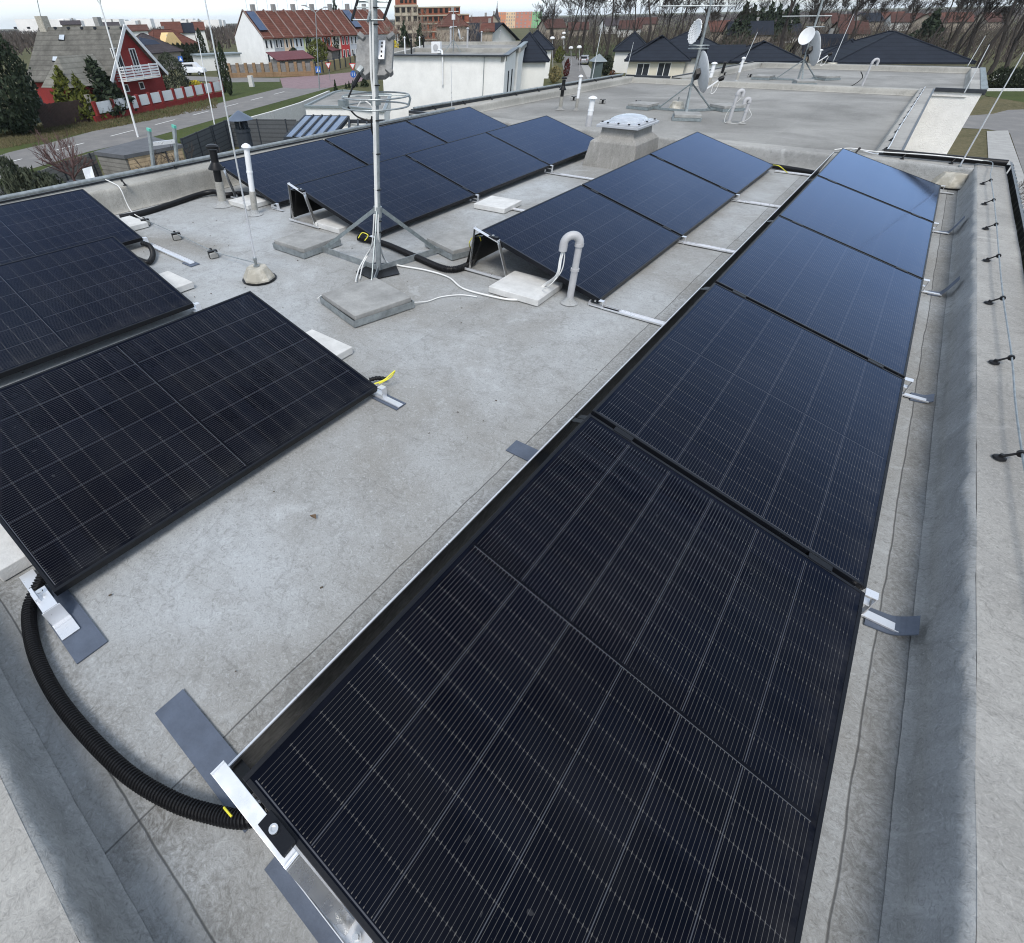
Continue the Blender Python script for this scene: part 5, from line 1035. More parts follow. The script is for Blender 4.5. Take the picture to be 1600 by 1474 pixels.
# ------------------------------------------------------------------ white flat-roofed neighbour
ZT = -.75; Wc = at(790, 88, ZT); Wl = at(596, 86.5, ZT); Wr = at(822, 68, ZT); f1 = Fac(Wl, Wc); side = -f1.n
nb = thing('flat_roof_house', 'large white flat-roofed house behind the rear panels with pipes on its roof', 'building', xy(Wc, GZ))
Wb = xy(at(807, 75.8, ZT)); side = (Wb-xy(Wc)).normalized(); dps = (Wb-xy(Wc)).length; L1_ = (xy(Wc)-xy(Wl)).length
MB().prism([xy(Wl), xy(Wc), Wb, xy(Wl)+side*dps], GZ, ZT-.35).build('wall', M_stucco, nb)
q = MB(); th_ = .35
for (p0, p1) in ((xy(Wl), xy(Wc)), (xy(Wc), Wb), (Wb, xy(Wl)+side*dps), (xy(Wl)+side*dps, xy(Wl))):
    dd = (p1-p0).normalized(); cc = (xy(Wc)+xy(Wl)+Wb+xy(Wl)+side*dps)/4; iv = Vector((dd.y, -dd.x, 0)); iv = iv if iv.dot(cc-p0) > 0 else -iv
    MB().bar(xy(p0, ZT-.17)+dd*.01+iv*.21, xy(p1, ZT-.17)-dd*.01+iv*.21, .3, .34).build('parapet', M_paralite, nb); MB().bar(xy(p0, ZT-.18)+iv*.028, xy(p1, ZT-.18)+iv*.028, .05, .36).build('parapet_skin', M_stucco, nb)
q = MB()
for (p0, p1) in ((xy(Wl), xy(Wc)), (xy(Wc), Wb)): q.bar(xy(p0, ZT+.03)+f1.n*.05, xy(p1, ZT+.03)+f1.n*.05, .5, .10)
q.build('edge_flashing', M_flash, nb)
MB().prism([xy(Wl)+side*.3, xy(Wc)+side*.3-f1.d*.3, Wb-side*.3-f1.d*.3, xy(Wl)+side*(dps-.3)], ZT-.5, ZT-.30).build('roof_deck', M_roof2, nb)
sfc = Fac(xy(Wc), Wb)
for (px, py) in ((793, 130), (798.5, 126)):
    u, z = sfc.uz(px, py); window(sfc, u, z, .55, 1.7, nb, M_greyd, 0)
q = MB(); u, z0 = f1.uz(693, 87); _, z1 = f1.uz(692, 132); q.tube([f1.P(u-.9, ZT+.35, -.8), f1.P(u-.3, ZT+.3, -.3), f1.P(u, ZT-.05, .18), f1.P(u, z1, .15)], .07, 8); q.build('drain_pipe', M_white, nb)
q = MB(); u, _ = f1.uz(757, 100); q.tube([f1.P(u, ZT-.05, .10), f1.P(u, GZ, .10)], .03, 6); u, _ = sfc.uz(806, 100); q.tube([sfc.P(u, ZT-.05, .10), sfc.P(u, GZ, .10)], .03, 6); q.build('conductor', M_galvd, nb)
nb2 = thing('flat_roof_house', 'rear wing of the white flat-roofed house, set further back', 'building', xy(Wb, GZ)); Wb2 = Wb-f1.d*2.2; 
w1 = xy(Wb)+f1.d*.25+side*.1; w2 = xy(at(823.5, 65.3, ZT)); side2 = (w2-w1).normalized(); ln2 = (w2-w1).length
MB().prism([w1, w1+side2*ln2, w1+side2*ln2-f1.d*14, w1-f1.d*14], GZ, ZT-.3).build('wall', M_stucco, nb2); q = MB()
for (p0, p1) in ((w1-f1.d*14, w1), (w1, w1+side2*ln2), (w1+side2*ln2, w1+side2*ln2-f1.d*14)): q.bar(xy(p0, ZT-.15), xy(p1, ZT-.15), .35, .34)
q.build('parapet', M_paralite, nb2); q = MB().bar(xy(w1, ZT+.06), xy(w1+side2*ln2, ZT+.06), .5, .1); q.build('edge_flashing', M_galvd, nb2)
MB().prism([w1+side2*.3-f1.d*.3, w1+side2*(ln2-.3)-f1.d*.3, w1+side2*(ln2-.3)-f1.d*13.7, w1+side2*.3-f1.d*13.7], ZT-.4, ZT-.27).build('roof_deck', M_roof2, nb2)
def onroof(px, py, h, r, label, m, name='roof_pipe', cat='pipe', n=8, cap=True):
    b = at(px, py, ZT-.3); q = MB().tube([b, b+Vector((0, 0, h))], r, n)
    if cap: q.lathe(b+Vector((0, 0, h)), [(r*1.7, -.05), (r*1.6, .02), (r*.5, .08)], 10)
    return tag(q.build(name, m, origin=b), label, cat, 'pipes on the white house roof')
for (px, py, h, r, l, m) in ((633, 86, 1.3, .06, 'white pipe at the left end of the white house roof', M_white), (643, 86, 1.1, .08, 'black pipe at the left end of the white house roof', M_blkpl), (656, 76, 1.0, .06, 'farther white pipe left on the white house roof', M_white), (662, 75, 1.0, .08, 'farther black pipe left on the white house roof', M_blkpl),
                          (704, 81, 1.9, .10, 'tallish pale pipe right of the air conditioner', M_grey), (730, 80, 1.8, .09, 'pale capped pipe near the middle of the white house roof', M_grey), (752, 66, 1.1, .09, 'pale pipe at the back of the white house roof', M_grey), (781, 62, 1.0, .05, 'thin pipe near the back corner of the white house roof', M_grey)): onroof(px, py, h, r, l, m)
b = at(682, 86, ZT-.3); o = thing('air_conditioner', 'white air-conditioning unit on the front edge of the white house roof', 'air conditioner', b); q = MB().box(b+Vector((0, 0, .55)), (.35, .95, .85), math.atan2(f1.n.y, f1.n.x)); q.build('casing', M_white, o, bevel=.03)
q = MB().lathe(b+f1.n*.19+Vector((0, 0, .55)), [(.26, 0), (.26, .02), (.22, .03)], 16, Vector((0, 0, 1)).rotation_difference(f1.n).to_matrix()); q.build('fan_grille', M_grey, o)
q = MB(); q.box(b+f1.d*.3+Vector((0, 0, .07)), (.4, .06, .14)); q.build('foot', M_galvd, o)
b = at(708, 82, ZT-.3); o = thing('antenna_mast', 'slender antenna mast with small antennas on the white house roof', 'antenna mast', b); q = MB().tube([b, b+Vector((0, 0, 3.4))], .04, 6); q.build('pole', M_galv, o)
for k in range(3): a = k*2.1; MB().bar(b+Vector((0, 0, 1)), b+Vector((cos(a), sin(a), 0)), .04, .04).build('brace', M_galvd, o)
q = MB(); q.box(b+Vector((0, 0, 2.7)), (.35, .12, .4)); q.tube([b+Vector((-.6, 0, 3.1)), b+Vector((.6, 0, 3.1))], .02, 4); q.tube([b+Vector((-.5, .1, 2.0)), b+Vector((.5, -.1, 2.0))], .02, 4); q.build('antenna', M_white, o)
b = at(716, 83, ZT-.3); dish(b+Vector((0, 0, 1.4)), rg*.9-tow*.2+Vector((0, 0, .25)), .42, 'white dish seen edge-on on the white house roof', arm=True)
# low extension with green terrace and pergolas
ZX = -2.9
def flat(px, z, th, m, name, label, cat, base=None, mw=None):
    P_ = [xy(at(x, y, z)) for x, y in px]; c = sum(P_, Vector())/len(P_); o = thing(name, label, cat, xy(c, GZ)); MB().prism(P_, z-th, z).build('roof', m, o)
    if mw: c2 = [c+(p_-c)*.96 for p_ in P_]; MB().prism(c2, GZ if base is None else base, z-th).build('wall', mw, o)
    return o, P_
o, P_ = flat([(477, 168), (545, 169), (600, 176), (610, 150), (535, 143), (522, 146)], ZX, .9, M_stucco, 'extension', 'low white extension with a flat roof behind the mast', 'building', mw=M_stucco)
c = sum(P_, Vector())/len(P_); MB().prism([c+(p_-c)*.93 for p_ in P_], ZX-.02, ZX+.02).build('roof_deck', M_roof2, o)
for i in range(len(P_)): MB().bar(xy(P_[i], ZX+.06), xy(P_[(i+1) % len(P_)], ZX+.06), .22, .12).build('edge_flashing', M_galvd, o)
def pergola(px, z, label, nb_, glass=True):
    P_ = [at(x, y, z+(.35 if 0 < i < 3 else 0)) for i, (x, y) in enumerate(px)]; o = thing('pergola', label, 'pergola', xy(P_[0], GZ)); q = MB()
    for i in range(4): q.bar(P_[i], P_[(i+1) % 4], .12, .2)
    q.build('frame', M_greyd, o)
    for i in range(1, nb_): t_ = i/nb_; MB().bar(P_[0].lerp(P_[3], t_)+Vector((0, 0, .08)), P_[1].lerp(P_[2], t_)+Vector((0, 0, .08)), .10, .14).build('rafter', M_blkpl, o)
    for v in (P_[0], P_[3]): MB().bar(v, xy(v, GZ), .12, .12, Vector((1, 0, 0))).build('post', M_greyd, o)
    if glass: MB().slab([v+Vector((0, 0, .09)) for v in P_], .02).build('roof_glass', mat('pergola_glass', (.06, .10, .19), .12, 0, .5, 1, spec=.5), o)
pergola([(445, 217), (477, 183), (545, 184), (515, 219)], -3.3, 'dark glazed pergola beside the white extension', 5)
pergola([(545, 215), (546, 190), (600, 190), (605, 215)], -3.4, 'second dark pergola half hidden behind the rear panels', 4, False)
# dark slat fence, pale block wall, shed, ladder
def fence(px, z, label, m, cat='fence', name='slat_fence', posts=None, th=.05):
    P_ = [xy(at(x, y, z)) for x, y in px]; o = thing(name, label, cat, xy(P_[0], GZ))
    for i in range(len(P_)-1):
        f = Fac(P_[i], P_[i+1]); L = (f.B-f.A).length; q = MB(); f.box(q, .02, L-.02, GZ, z, 0, th); q.build('board_panel', m, o)
        if posts:
            for k in range(int(L/posts)+1): q = MB(); f.box(q, k*posts-.04, k*posts+.04, GZ, z+.03, .02, .10); q.build('post', M_greyd, o)
    return o
fence([(282, 217), (330, 197), (357, 186), (463, 187)], -4.1, 'dark grey slat fence around the neighbouring garden', M_slat, posts=2.4)
fence([(392, 183), (425, 174), (470, 160), (514, 142)], -4.6, 'pale concrete block wall along the street verge', M_concl, 'wall', 'block_wall', th=.25)
fence([(60, 268), (100, 252), (146, 238)], -4.0, 'weathered grey plank fence behind the bare shrub', M_greywood, posts=2.0)
fence([(-30, 300), (0, 292), (60, 268)], -4.3, 'pale plank fence end at the left edge by the green bush', M_greywood, posts=2.0)
zs = -3.7; P_ = [xy(at(x, y, zs)) for x, y in ((146, 237), (193, 243), (285, 226), (236, 213))]; c = sum(P_, Vector())/4
o = thing('garden_shed', 'low flat-roofed wooden shed with shingle side beyond the left parapet', 'shed', xy(c, GZ)); MB().prism(P_, zs-.18, zs).build('roof', mat('felt_roof', (.10, .105, .115), .85, 0, .25, 2), o)
W_ = [c+(p_-c)*.94 for p_ in P_]; fA = Fac(W_[0], W_[1]); fB = Fac(W_[1], W_[2])
q = MB(); fA.box(q, 0, (fA.B-fA.A).length, GZ, zs-.18, 0, .12); q.build('shingle_wall', M_greywood, o); q = MB(); fB.box(q, .07, (fB.B-fB.A).length, GZ, zs-.18, 0, .12); q.build('plank_wall', M_lightwood, o)
u, z = fB.uz(252, 253); window(fB, u, z, .9, 1.0, o, M_greyd, 0)
# ladder leaning on the left parapet
l0, l1 = at(240, 262, .28), at(277, 258, .28); ld = thing('ladder', 'aluminium ladder top with green caps leaning over the left parapet', 'ladder', xy(l0, 0)); D0 = math.hypot((l0-CP).x, (l0-CP).y)
t0 = far(233, 205, D0-.02); t1 = far(272, 200, D0-.02)
b0_ = l0+(l0-t0)*1.2; b1_ = l1+(l1-t1)*1.2
for a, b in ((b0_, t0), (b1_, t1)): MB().bar(a, b, .055, .025, Vector((0, 1, 0))).build('stile', M_galv, ld); MB().bar(b, b+(b-a).normalized()*.03, .06, .03, Vector((0, 1, 0))).build('end_cap', mat('green_cap', (.10, .45, .35), .5, 0, .1, 5), ld)
for t_ in (.30, .62, .94): MB().bar(b0_.lerp(t0, t_-.10), b1_.lerp(t1, t_-.10), .03, .04).build('rung', M_alu, ld)
# white lounger beyond the parapet
c = at(140, 275, -4.3); o = thing('garden_chair', 'white folding garden chair back beyond the left parapet', 'chair', xy(c, GZ)); f = Fac(c, c+Vector((0, 1, 0)))
a = [at(129, 264, -4.1), at(143, 260, -4.1), at(150, 284, -4.7), at(137, 287, -4.7)]; q = MB().slab(a, .04); q.build('backrest', M_white, o); q = MB().slab([a[3], a[2], a[2]+Vector((.9, .3, -.1)), a[3]+Vector((.9, .3, -.1))], .04); q.build('seat', M_white, o)
for v in (a[2], a[3]): MB().tube([v, xy(v, GZ)], .02, 5).build('leg', M_white, o)
# metal chimney with conical cap left
b = at(385, 238, -1.0); b = far(386, 235, 14.5); o = thing('chimney_flue', 'dark steel chimney with a conical cap beyond the rearmost panels', 'chimney', xy(b, b.z-2)); tz = zat(b, 381, 172)
MB().tube([xy(b, b.z-1.5), xy(b, tz-.42)], .17, 14).build('flue', M_greyd, o, smooth=True); MB().tube([xy(b, tz-.42), xy(b, tz-.36)], .185, 14).build('band', M_greyd, o)
for k in range(5): a = k*1.257; MB().box((b.x+.12*cos(a), b.y+.12*sin(a), tz-.27), (.05, .05, .2)).build('cap_strut', M_greyd, o)
MB().lathe(xy(b, tz-.18), [(.30, 0), (.28, .02), (.03, .17), (.001, .18)], 16).build('conical_cap', mat('cap_blue', (.12, .15, .2), .4, .4, .1, 5), o, smooth=True)
# ------------------------------------------------------------------ black-roofed houses, construction block, spire, far blocks
def hh(px0, py0, px1, py1, ze, rx, ry, depth, lb, kind='hip', inset=None, mw=M_wht, mr=M_tblk, ridge='par', wins=(), cat='house', over=.6, chim=False):
    A_, B_ = at(px0, py0, ze), at(px1, py1, ze); mid = (A_+B_)/2; n = -Fac(A_, B_).n
    zr = zat(xy(mid+n*depth/2), rx, ry); o, f = house('house', lb, A_, B_, depth, ze, zr, mw, mr, kind, ridge, over, inset, cat, chim=chim)
    for (px, py, w_, h_) in wins: u, z = f.uz(px, py); window(f, u, z, w_, h_, o)
    return o, f
hh(983, 94, 1072, 94, -3.3, 1037, 56, 11, 'left bungalow with black hip roof and two dark windows behind the middle roof', wins=((1004, 110, 1.7, 1.6), (1037, 109, 1.7, 1.6)), inset=6, mw=mat('cream_wall', (.62, .58, .48), .9, 0, .08, 1))
hh(1000, 88, 1115, 89, -3.1, 1060, 49, 16, 'taller black hip roof rising behind the left bungalow', inset=8)
hh(1110, 95, 1160, 95, -3.3, 1140, 70, 10, 'low black-roofed link behind the big dish', 'gable', over=.5)
hh(1148, 95, 1248, 95, -3.3, 1194, 65, 13, 'pyramid-like black roof between the two dishes', inset=7)
hh(1312, 97, 1511, 97, -3.3, 1400, 50, 15, 'large black hip-roofed bungalow right of the farther dish', inset=6.5, mw=MC['cream_wall'])
hh(1283, 91, 1345, 92, -3.3, 1327, 62, 12, 'left wing of the large black-roofed bungalow', inset=5)
hh(753, 64, 806, 60, -2.6, 786, 35, 10, 'black-roofed house with white gable behind the white flat house', 'gable', ridge='perp', over=.8)
# unfinished brick block
M_brick = tilemat('raw_brick', (.33, .12, .075), .25, .3); M_rawc = mat('raw_concrete', (.42, .37, .29), .9, 0, .2, .3); M_void = mat('dark_opening', (.015, .013, .012), .95, 0, .2, 1)
def block(x0, x1, ytop, ybase, dist, label, depth, mw, floors, cols_, cat='building', stripe=True, shrink=1.1, wm=None, name='building_shell', skew=0):
    c0 = far(x0, ytop, dist); c1 = far(x1, ytop, dist*(1+skew)); f = Fac(c0, c1); L = (f.B-f.A).length; zt = c0.z; zb_ = GZ
    o = thing(name, label, cat, xy(c0, GZ)); n = -f.n; MB().prism([f.A, f.B, f.B+n*depth, f.A+n*depth], zb_, zt).build('wall', mw, o); fh = (zt-zb_)/floors
    if stripe:
        for k in range(1, floors+1): q = MB(); f.box(q, -.1, L+.1, zb_+k*fh-.35, zb_+k*fh, .05, .2); q.build('floor_slab', M_rawc, o)
    for k in range(floors):
        for j in range(cols_):
            if rnd.random() < .12: continue
            w_ = L/cols_*shrink*.6*rnd.uniform(.7, 1.2) if stripe else L/cols_*.42
            q = MB(); u = L*(j+.5)/cols_; f.box(q, u-w_/2, u+w_/2, zb_+k*fh+fh*.22, zb_+k*fh+fh*.78, .06, .1); q.build('opening', wm or M_void, o)
    return o, f
block(616, 653, 9, 60, 210, 'lower concrete part of the unfinished building tower', 14, M_rawc, 5, 4)
block(617, 651, -4, 30, 216, 'red brick top of the unfinished building tower', 10, M_brick, 7, 5)
block(651, 719, 11, 60, 222, 'long red brick wing of the unfinished building', 14, M_brick, 5, 8)
block(715, 733, 22, 60, 226, 'low brick end of the unfinished building', 10, M_brick, 4, 3)
hh(680, 42, 733, 42, 1.0, 705, 17, 12, 'old beige house with brown hip roof before the unfinished building', 'hip', inset=6, mw=mat('old_plaster', (.36, .31, .25), .9, 0, .25, .5), mr=M_tdk if False else M_tred2) if False else None
def fh(x0, x1, ye, yr, dist, dep, lb, mw, mr, kind='gable', ridge='par', inset=None, group=None, chim=True):
    c0, c1 = far(x0, ye, dist), far(x1, ye, dist); zr = far((x0+x1)/2, yr, dist+dep/2).z
    return house('house', lb, c0, c1, dep, (c0.z+c1.z)/2, zr, mw, mr, kind, ridge, .4, inset, group=group, chim=chim)
M_plas = mat('old_plaster', (.36, .31, .25), .9, 0, .25, .5)
fh(682, 731, 41, 18, 150, 12, 'old beige house with brown hip roof in front of the brick wing', M_plas, M_tred2, 'hip', inset=6)
fh(738, 768, 45, 26, 170, 10, 'red-roofed house left of the church spire', M_plas, M_tred2)
fh(752, 770, 48, 36, 140, 9, 'small bright red roof left of the church spire', M_plas, M_tred)
fh(760, 782, 36, 22, 230, 12, 'grey-walled house at the foot of the church spire', M_plas, M_tdk, ridge='perp')
c = far(776, 24, 420); o = thing('church_spire', 'thin pointed church spire on the skyline', 'church', xy(c, GZ)); MB().prism([(c.x-2, c.y-2), (c.x+2, c.y-2), (c.x+2, c.y+2), (c.x-2, c.y+2)], GZ, c.z-2).build('tower', M_plas, o); zt = far(776, 1, 420).z; MB().lathe(xy(c, c.z-2), [(2.6, 0), (1.2, (zt-c.z)*.3), (.3, (zt-c.z)*.8), (.02, zt-c.z+2)], 8).build('spire', M_tdk, o)
for i, (x0, x1, cc, nm_) in enumerate(((777, 791, (.62, .26, .14), 'orange'), (791, 806, (.72, .52, .34), 'pale peach'), (806, 832, (.52, .22, .16), 'rose-red'), (832, 847, (.22, .48, .24), 'green'))):
    block(x0, x1, 19.5-i*.3, 34, 520, nm_+' section of the long apartment block on the skyline', 14, mat('panel_%d' % i, cc, .9, 0, .1, .2), 5, 4, stripe=False, wm=mat('far_window', (.30, .28, .27), .5, 0, .1, .3), name='apartment_block')
M_tredf = tilemat('far_red_tiles', (.085, .045, .038)); M_pale = mat('far_pale_wall', (.82, .80, .78), .9, 0, .1, .1); M_paler = mat('far_roof', (.40, .28, .24), .9, 0, .2, .1)
for i in range(24):
    x = 20+i*13.2+rnd.uniform(-4, 4); 
    if x > 330: break
    d_ = rnd.uniform(900, 1300); y_ = rnd.uniform(29.5, 33.5); c0 = far(x, y_, d_); w_ = rnd.uniform(14, 34); s_ = RGT.copy(); s_.z = 0; s_.normalize(); f = Fac(xy(c0), xy(c0)+s_*w_); n = -f.n
    o = MB().prism([f.A, f.B, f.B+n*14, f.A+n*14], GZ-4, c0.z).build('apartment_block', M_pale, origin=xy(c0, GZ)); tag(o, 'pale distant apartment block in a hazy row on the left skyline', 'building', 'pale blocks on the left skyline')
spots = [(745, 36, 250), (870, 34, 260), (905, 38, 300), (960, 32, 330), (985, 36, 280), (1010, 30, 360), (1130, 38, 230), (1150, 34, 260), (1175, 41, 190), (1215, 36, 300), (1232, 44, 220), (1300, 24, 330), (1320, 27, 300), (1345, 22, 380), (1370, 24, 330), (1395, 22, 360), (1420, 25, 330), (1450, 26, 330), (1475, 25, 300), (1500, 24, 310), (1520, 26, 340), (1560, 24, 330), (1340, 40, 210), (1295, 66, 140), (700, 44, 300), (725, 30, 330)]
for i, (x, y, d_) in enumerate(spots):
    w_ = rnd.uniform(6, 11); c = far(x, y+2.5, d_); s_ = RGT.copy(); s_.z = 0; s_.normalize(); a_ = rnd.uniform(-.5, .5); s_ = Matrix.Rotation(a_, 3, 'Z') @ s_
    house('house', 'distant red-roofed house among bare trees near the horizon', xy(c-s_*w_/2), xy(c+s_*w_/2), 8, c.z-1.2, c.z+1.3, rnd.choice([M_plas, M_wht, M_plas]), rnd.choice([M_tredf, M_tredf, M_tredf, M_tred2, M_tdk, M_tblk]), 'gable', group='distant houses among the trees')

fh(256, 284, 50, 34, 215, 9, 'distant red-roofed house left of the black roof on the skyline', M_wht, M_tred); fh(284, 303, 50, 35.5, 216, 9, 'distant black-roofed house left of the blank white gable', M_wht, M_tblk); fh(303, 319, 46, 34, 228, 8, 'distant small red roof touching the blank white gable', M_wht, M_tred)
fh(203, 230, 47, 38.5, 170, 8, 'low red-brown roof just right of the red house gable', M_wht, M_tred2); fh(160, 186, 40, 34.5, 260, 9, 'distant grey roof rising behind the red house ridge', M_plas, M_tdk); fh(96, 126, 38, 32, 300, 9, 'distant dark roof behind the chimney of the red house', M_plas, M_tdk)
fh(962, 1012, 79, 51, 110, 12, 'far black hip roof left of the bungalows by the street', M_wht, M_tblk, 'hip', chim=False)
fh(795, 853, 95, 52, 72, 13, 'white house with steep black roof right of the white flat house', M_wht, M_tblk, 'hip', inset=5.5, chim=False)
fh(812, 862, 77, 48, 100, 12, 'black roof further along the street', M_wht, M_tblk, 'hip', inset=5, chim=False)
fh(1186, 1210, 36, 28, 210, 9, 'white house on the slope between the two dishes', M_wht, M_tdk)
# ------------------------------------------------------------------ trees and plants
def leafmat(name, a, b_):
    m, t, b = newmat(name); v = geo(t); f = nz(t, v, 1.3, 4, .6); g = nz(t, v, 14, 3, .7); c = mixc(t, ramp(t, f, .35, .68), a, b_); c = mixc(t, ramp(t, g, .4, .75, 0, .6), c, tuple(q*.45 for q in a))
    t.links.new(c, b.inputs['Base Color']); b.inputs['Roughness'].default_value = .8; b.inputs['Specular IOR Level'].default_value = .15; return m
M_fir = leafmat('dark_fir_needles', (.022, .034, .022), (.045, .06, .034)); M_cyp = leafmat('cypress_green', (.018, .03, .016), (.035, .05, .022)); M_yew = leafmat('grey_green_leaves', (.05, .062, .042), (.085, .095, .065))
M_gold = leafmat('golden_conifer', (.11, .12, .022), (.06, .075, .02)); M_hedge = leafmat('dark_hedge', (.02, .028, .018), (.04, .05, .028)); M_forsy = leafmat('yellow_bloom', (.62, .46, .03), (.4, .36, .05)); M_spruce = leafmat('blue_spruce', (.10, .13, .13), (.06, .085, .08))
M_brush = leafmat('bare_brush', (.085, .07, .06), (.045, .038, .035)); M_farw = leafmat('far_wood', (.10, .085, .08), (.06, .055, .055))
def leaves(q, p, s, r):
    d = Vector((r.gauss(0, 1), r.gauss(0, 1), r.gauss(0, .7))).normalized(); a = d.orthogonal().normalized(); b = d.cross(a); t = r.uniform(0, 6.28); a, b = a*cos(t)+b*sin(t), b*cos(t)-a*sin(t)
    q.add([p-a*s*.5, p+b*s*.4, p+a*s*.9, p-b*s*.35], [(0, 1, 2, 3)])
def crown(shape, n, s, seed, clump=0.0):
    r = random.Random(seed); q = MB(); cl = [Vector((r.uniform(-1, 1), r.uniform(-1, 1), r.uniform(0, 1))) for _ in range(26)]
    k = 0
    while k < n:
        v = r.random()
        if shape == 'cone': z = 1-(1-v)**.6; z = .04+.96*(1-(r.random())**.5); rad = (1-z)*(.82+.30*abs(sin(z*34)))*.5; rr = rad*(.55+.45*r.random()**.5)
        elif shape == 'column': z = v; rad = .5*min(1, (z/.12)**.5)*min(1, ((1-z)/.35)**.6); rr = rad*(.7+.3*r.random())
        else: z = v; rad = .5*(1-(2*z-1)**2)**.5 if shape == 'ball' else .5*min(1, ((1-z)/.3+.05)**.5); rr = rad*r.random()**.33
        a = r.uniform(0, 6.28); p = Vector((rr*cos(a), rr*sin(a), z)); bumpy = mnoise.noise(Vector((cos(a)*2.2+seed, sin(a)*2.2, z*6)))
        if bumpy < -.22 and rr > rad*.8: continue
        p.x *= 1+.35*bumpy; p.y *= 1+.35*bumpy; leaves(q, p, s*r.uniform(.6, 1.4), r); k += 1
    return q
CR = {}
def plant(name, shape, base, h, w_, m, label, cat='tree', n=1500, s=.05, trunk=True, group=None, seed=1):
    key = (shape, n, seed)
    if key not in CR: CR[key] = crown(shape, n, s, seed)
    q = MB(); q.v = [Vector((v.x*w_, v.y*w_, v.z*h)) for v in CR[key].v]; q.f = list(CR[key].f); base = Vector(base)
    q.v = [v+base+Vector((0, 0, h*.04 if trunk else 0)) for v in q.v]; o = thing(name, label, cat, base, group); q.build('crown', m, o)
    if trunk: MB().tube([base, base+Vector((0, 0, h*.75))], [max(.05, w_*.04), .03], 6).build('trunk', M_barkd, o)
    return o
def pl(px, py, tx, ty, wpx, *a, z=GZ, base=None, **k):
    b = at(px, py, z) if base is None else base; h = zat(b, tx, ty)-b.z; D = (b-CP).dot(FWD); w_ = wpx/FPX*D; return plant(a[0], a[1], b, h, w_, *a[2:], **k)
def pd(px, py, ty, dist, wpx, *a, **k):
    c = far(px, py, dist); b = xy(c, min(c.z, GZ) if k.pop('ground', True) else c.z); h = far(px, ty, dist).z-b.z; D = (b-CP).dot(FWD); return plant(a[0], a[1], b, h, wpx/FPX*D, *a[2:], **k)
pl(38, 212, -12, 42, 84, 'conifer', 'ball', M_fir, 'huge dark conifer at the left edge in front of the red house', n=5200, s=.045, seed=3)
pl(-8, 216, -40, 70, 60, 'conifer', 'cone', M_fir, 'dark conifer mass cut by the left picture edge', n=2600, s=.06, seed=4)
pl(72, 196, 62, 122, 30, 'conifer', 'cone', M_spruce, 'grey-blue spruce behind the huge dark conifer', n=900, s=.09, seed=5)
pl(122, 190, 113, 104, 62, 'conifer', 'cone', M_gold, 'golden-green conifer in front of the grey annex roof', n=1300, s=.08, seed=6)
pl(143, 189, 134, 116, 52, 'conifer', 'cone', M_gold, 'second golden conifer merging into the dark fir', n=1000, s=.08, seed=7)
pl(172, 182, 144, 90, 84, 'fir_tree', 'cone', M_fir, 'dark leaning fir before the red gable', n=1900, s=.075, seed=8)
pl(277, 148, 270, 85, 44, 'round_tree', 'column', M_yew, 'big rounded grey-green evergreen right of the balcony', n=2600, s=.05, seed=9)
pl(258, 150, 252, 120, 14, 'shrub', 'cone', M_gold, 'narrow yellowish shrub beside the rounded evergreen', 'shrub', n=400, s=.14, seed=10)
pl(238, 154, 233, 138, 16, 'shrub', 'cone', M_gold, 'low conifer shrub under the balcony', 'shrub', n=300, s=.15, seed=11)
pl(308, 143, 305, 126, 20, 'forsythia', 'ball', M_forsy, 'bright yellow flowering bush behind the fence', 'shrub', n=500, s=.11, seed=12, trunk=False)
for (x, y, tx, ty, w_, l) in ((361, 150, 348, 70, 11, 'taller slim cypress at the end of the red fence'), (352, 146, 338, 78, 9, 'slim cypress left of its taller twin'), (322, 98, 317, 47, 11, 'cypress standing against the blank gable')): pl(x, y, tx, ty, w_, 'cypress', 'column', M_cyp, l, n=900, s=.09, seed=13)
pl(524, 96, 519, 51, 16, 'cypress', 'column', M_cyp, 'pair-topped dark cypress before the red row house', n=900, s=.09, seed=14); pl(514, 97, 511, 55, 8, 'cypress', 'column', M_cyp, 'narrow cypress touching the pair-topped one', n=500, s=.1, seed=15)
pl(556, 92, 553, 48, 24, 'conifer', 'cone', M_cyp, 'dark conifer near the far end of the row houses', n=1100, s=.09, seed=16)
pl(500, 100, 496, 63, 30, 'round_tree', 'ball', M_gold, 'rounded green tree left of the dark cypress', n=1300, s=.07, seed=17); pl(462, 104, 459, 76, 20, 'shrub', 'ball', M_fir, 'dark shrub behind the tan wall', 'shrub', n=600, s=.1, seed=18)
pl(486, 100, 484, 60, 8, 'cypress', 'column', M_cyp, 'thin dark conifer left of the rounded green tree', n=400, s=.1, seed=33)
pd(524, 25, -3, 260, 22, 'spruce_tree', 'cone', M_fir, 'tall spruce rising behind the red terrace roof', n=900, s=.09, seed=19)
for i, x in enumerate((268, 276, 283, 290, 297, 304, 310)): pl(x+4, 104, x, 70+(i % 2), 13, 'hedge_tree', 'column', M_hedge, 'dark conifer in the tall hedge between the yellow house and the blank gable', n=900, s=.13, seed=21, group='tall conifer hedge')
pl(62, 285, 55, 262, 60, 'bush', 'ball', M_yew, 'grey-green bush just beyond the left parapet', 'shrub', n=1, s=.1, seed=22) if False else None
for k, (x, y, ty, w_, l) in enumerate(((20, 262, 246, 44, 'leafy green bush at the left edge beyond the parapet'), (48, 272, 262, 60, 'dense green bush beyond the left parapet'), (82, 282, 270, 56, 'lower right part of the green bushes beyond the parapet'))):
    c = far(x, y+14, 25); b = xy(c, GZ); h = far(x, ty, 25).z-GZ; D = (c-CP).dot(FWD); plant('bush', 'ball', b, h, w_/FPX*D*1.3, M_yew, l, 'shrub', 2600, .045, False, 'green bushes beyond the left parapet', 23+k)
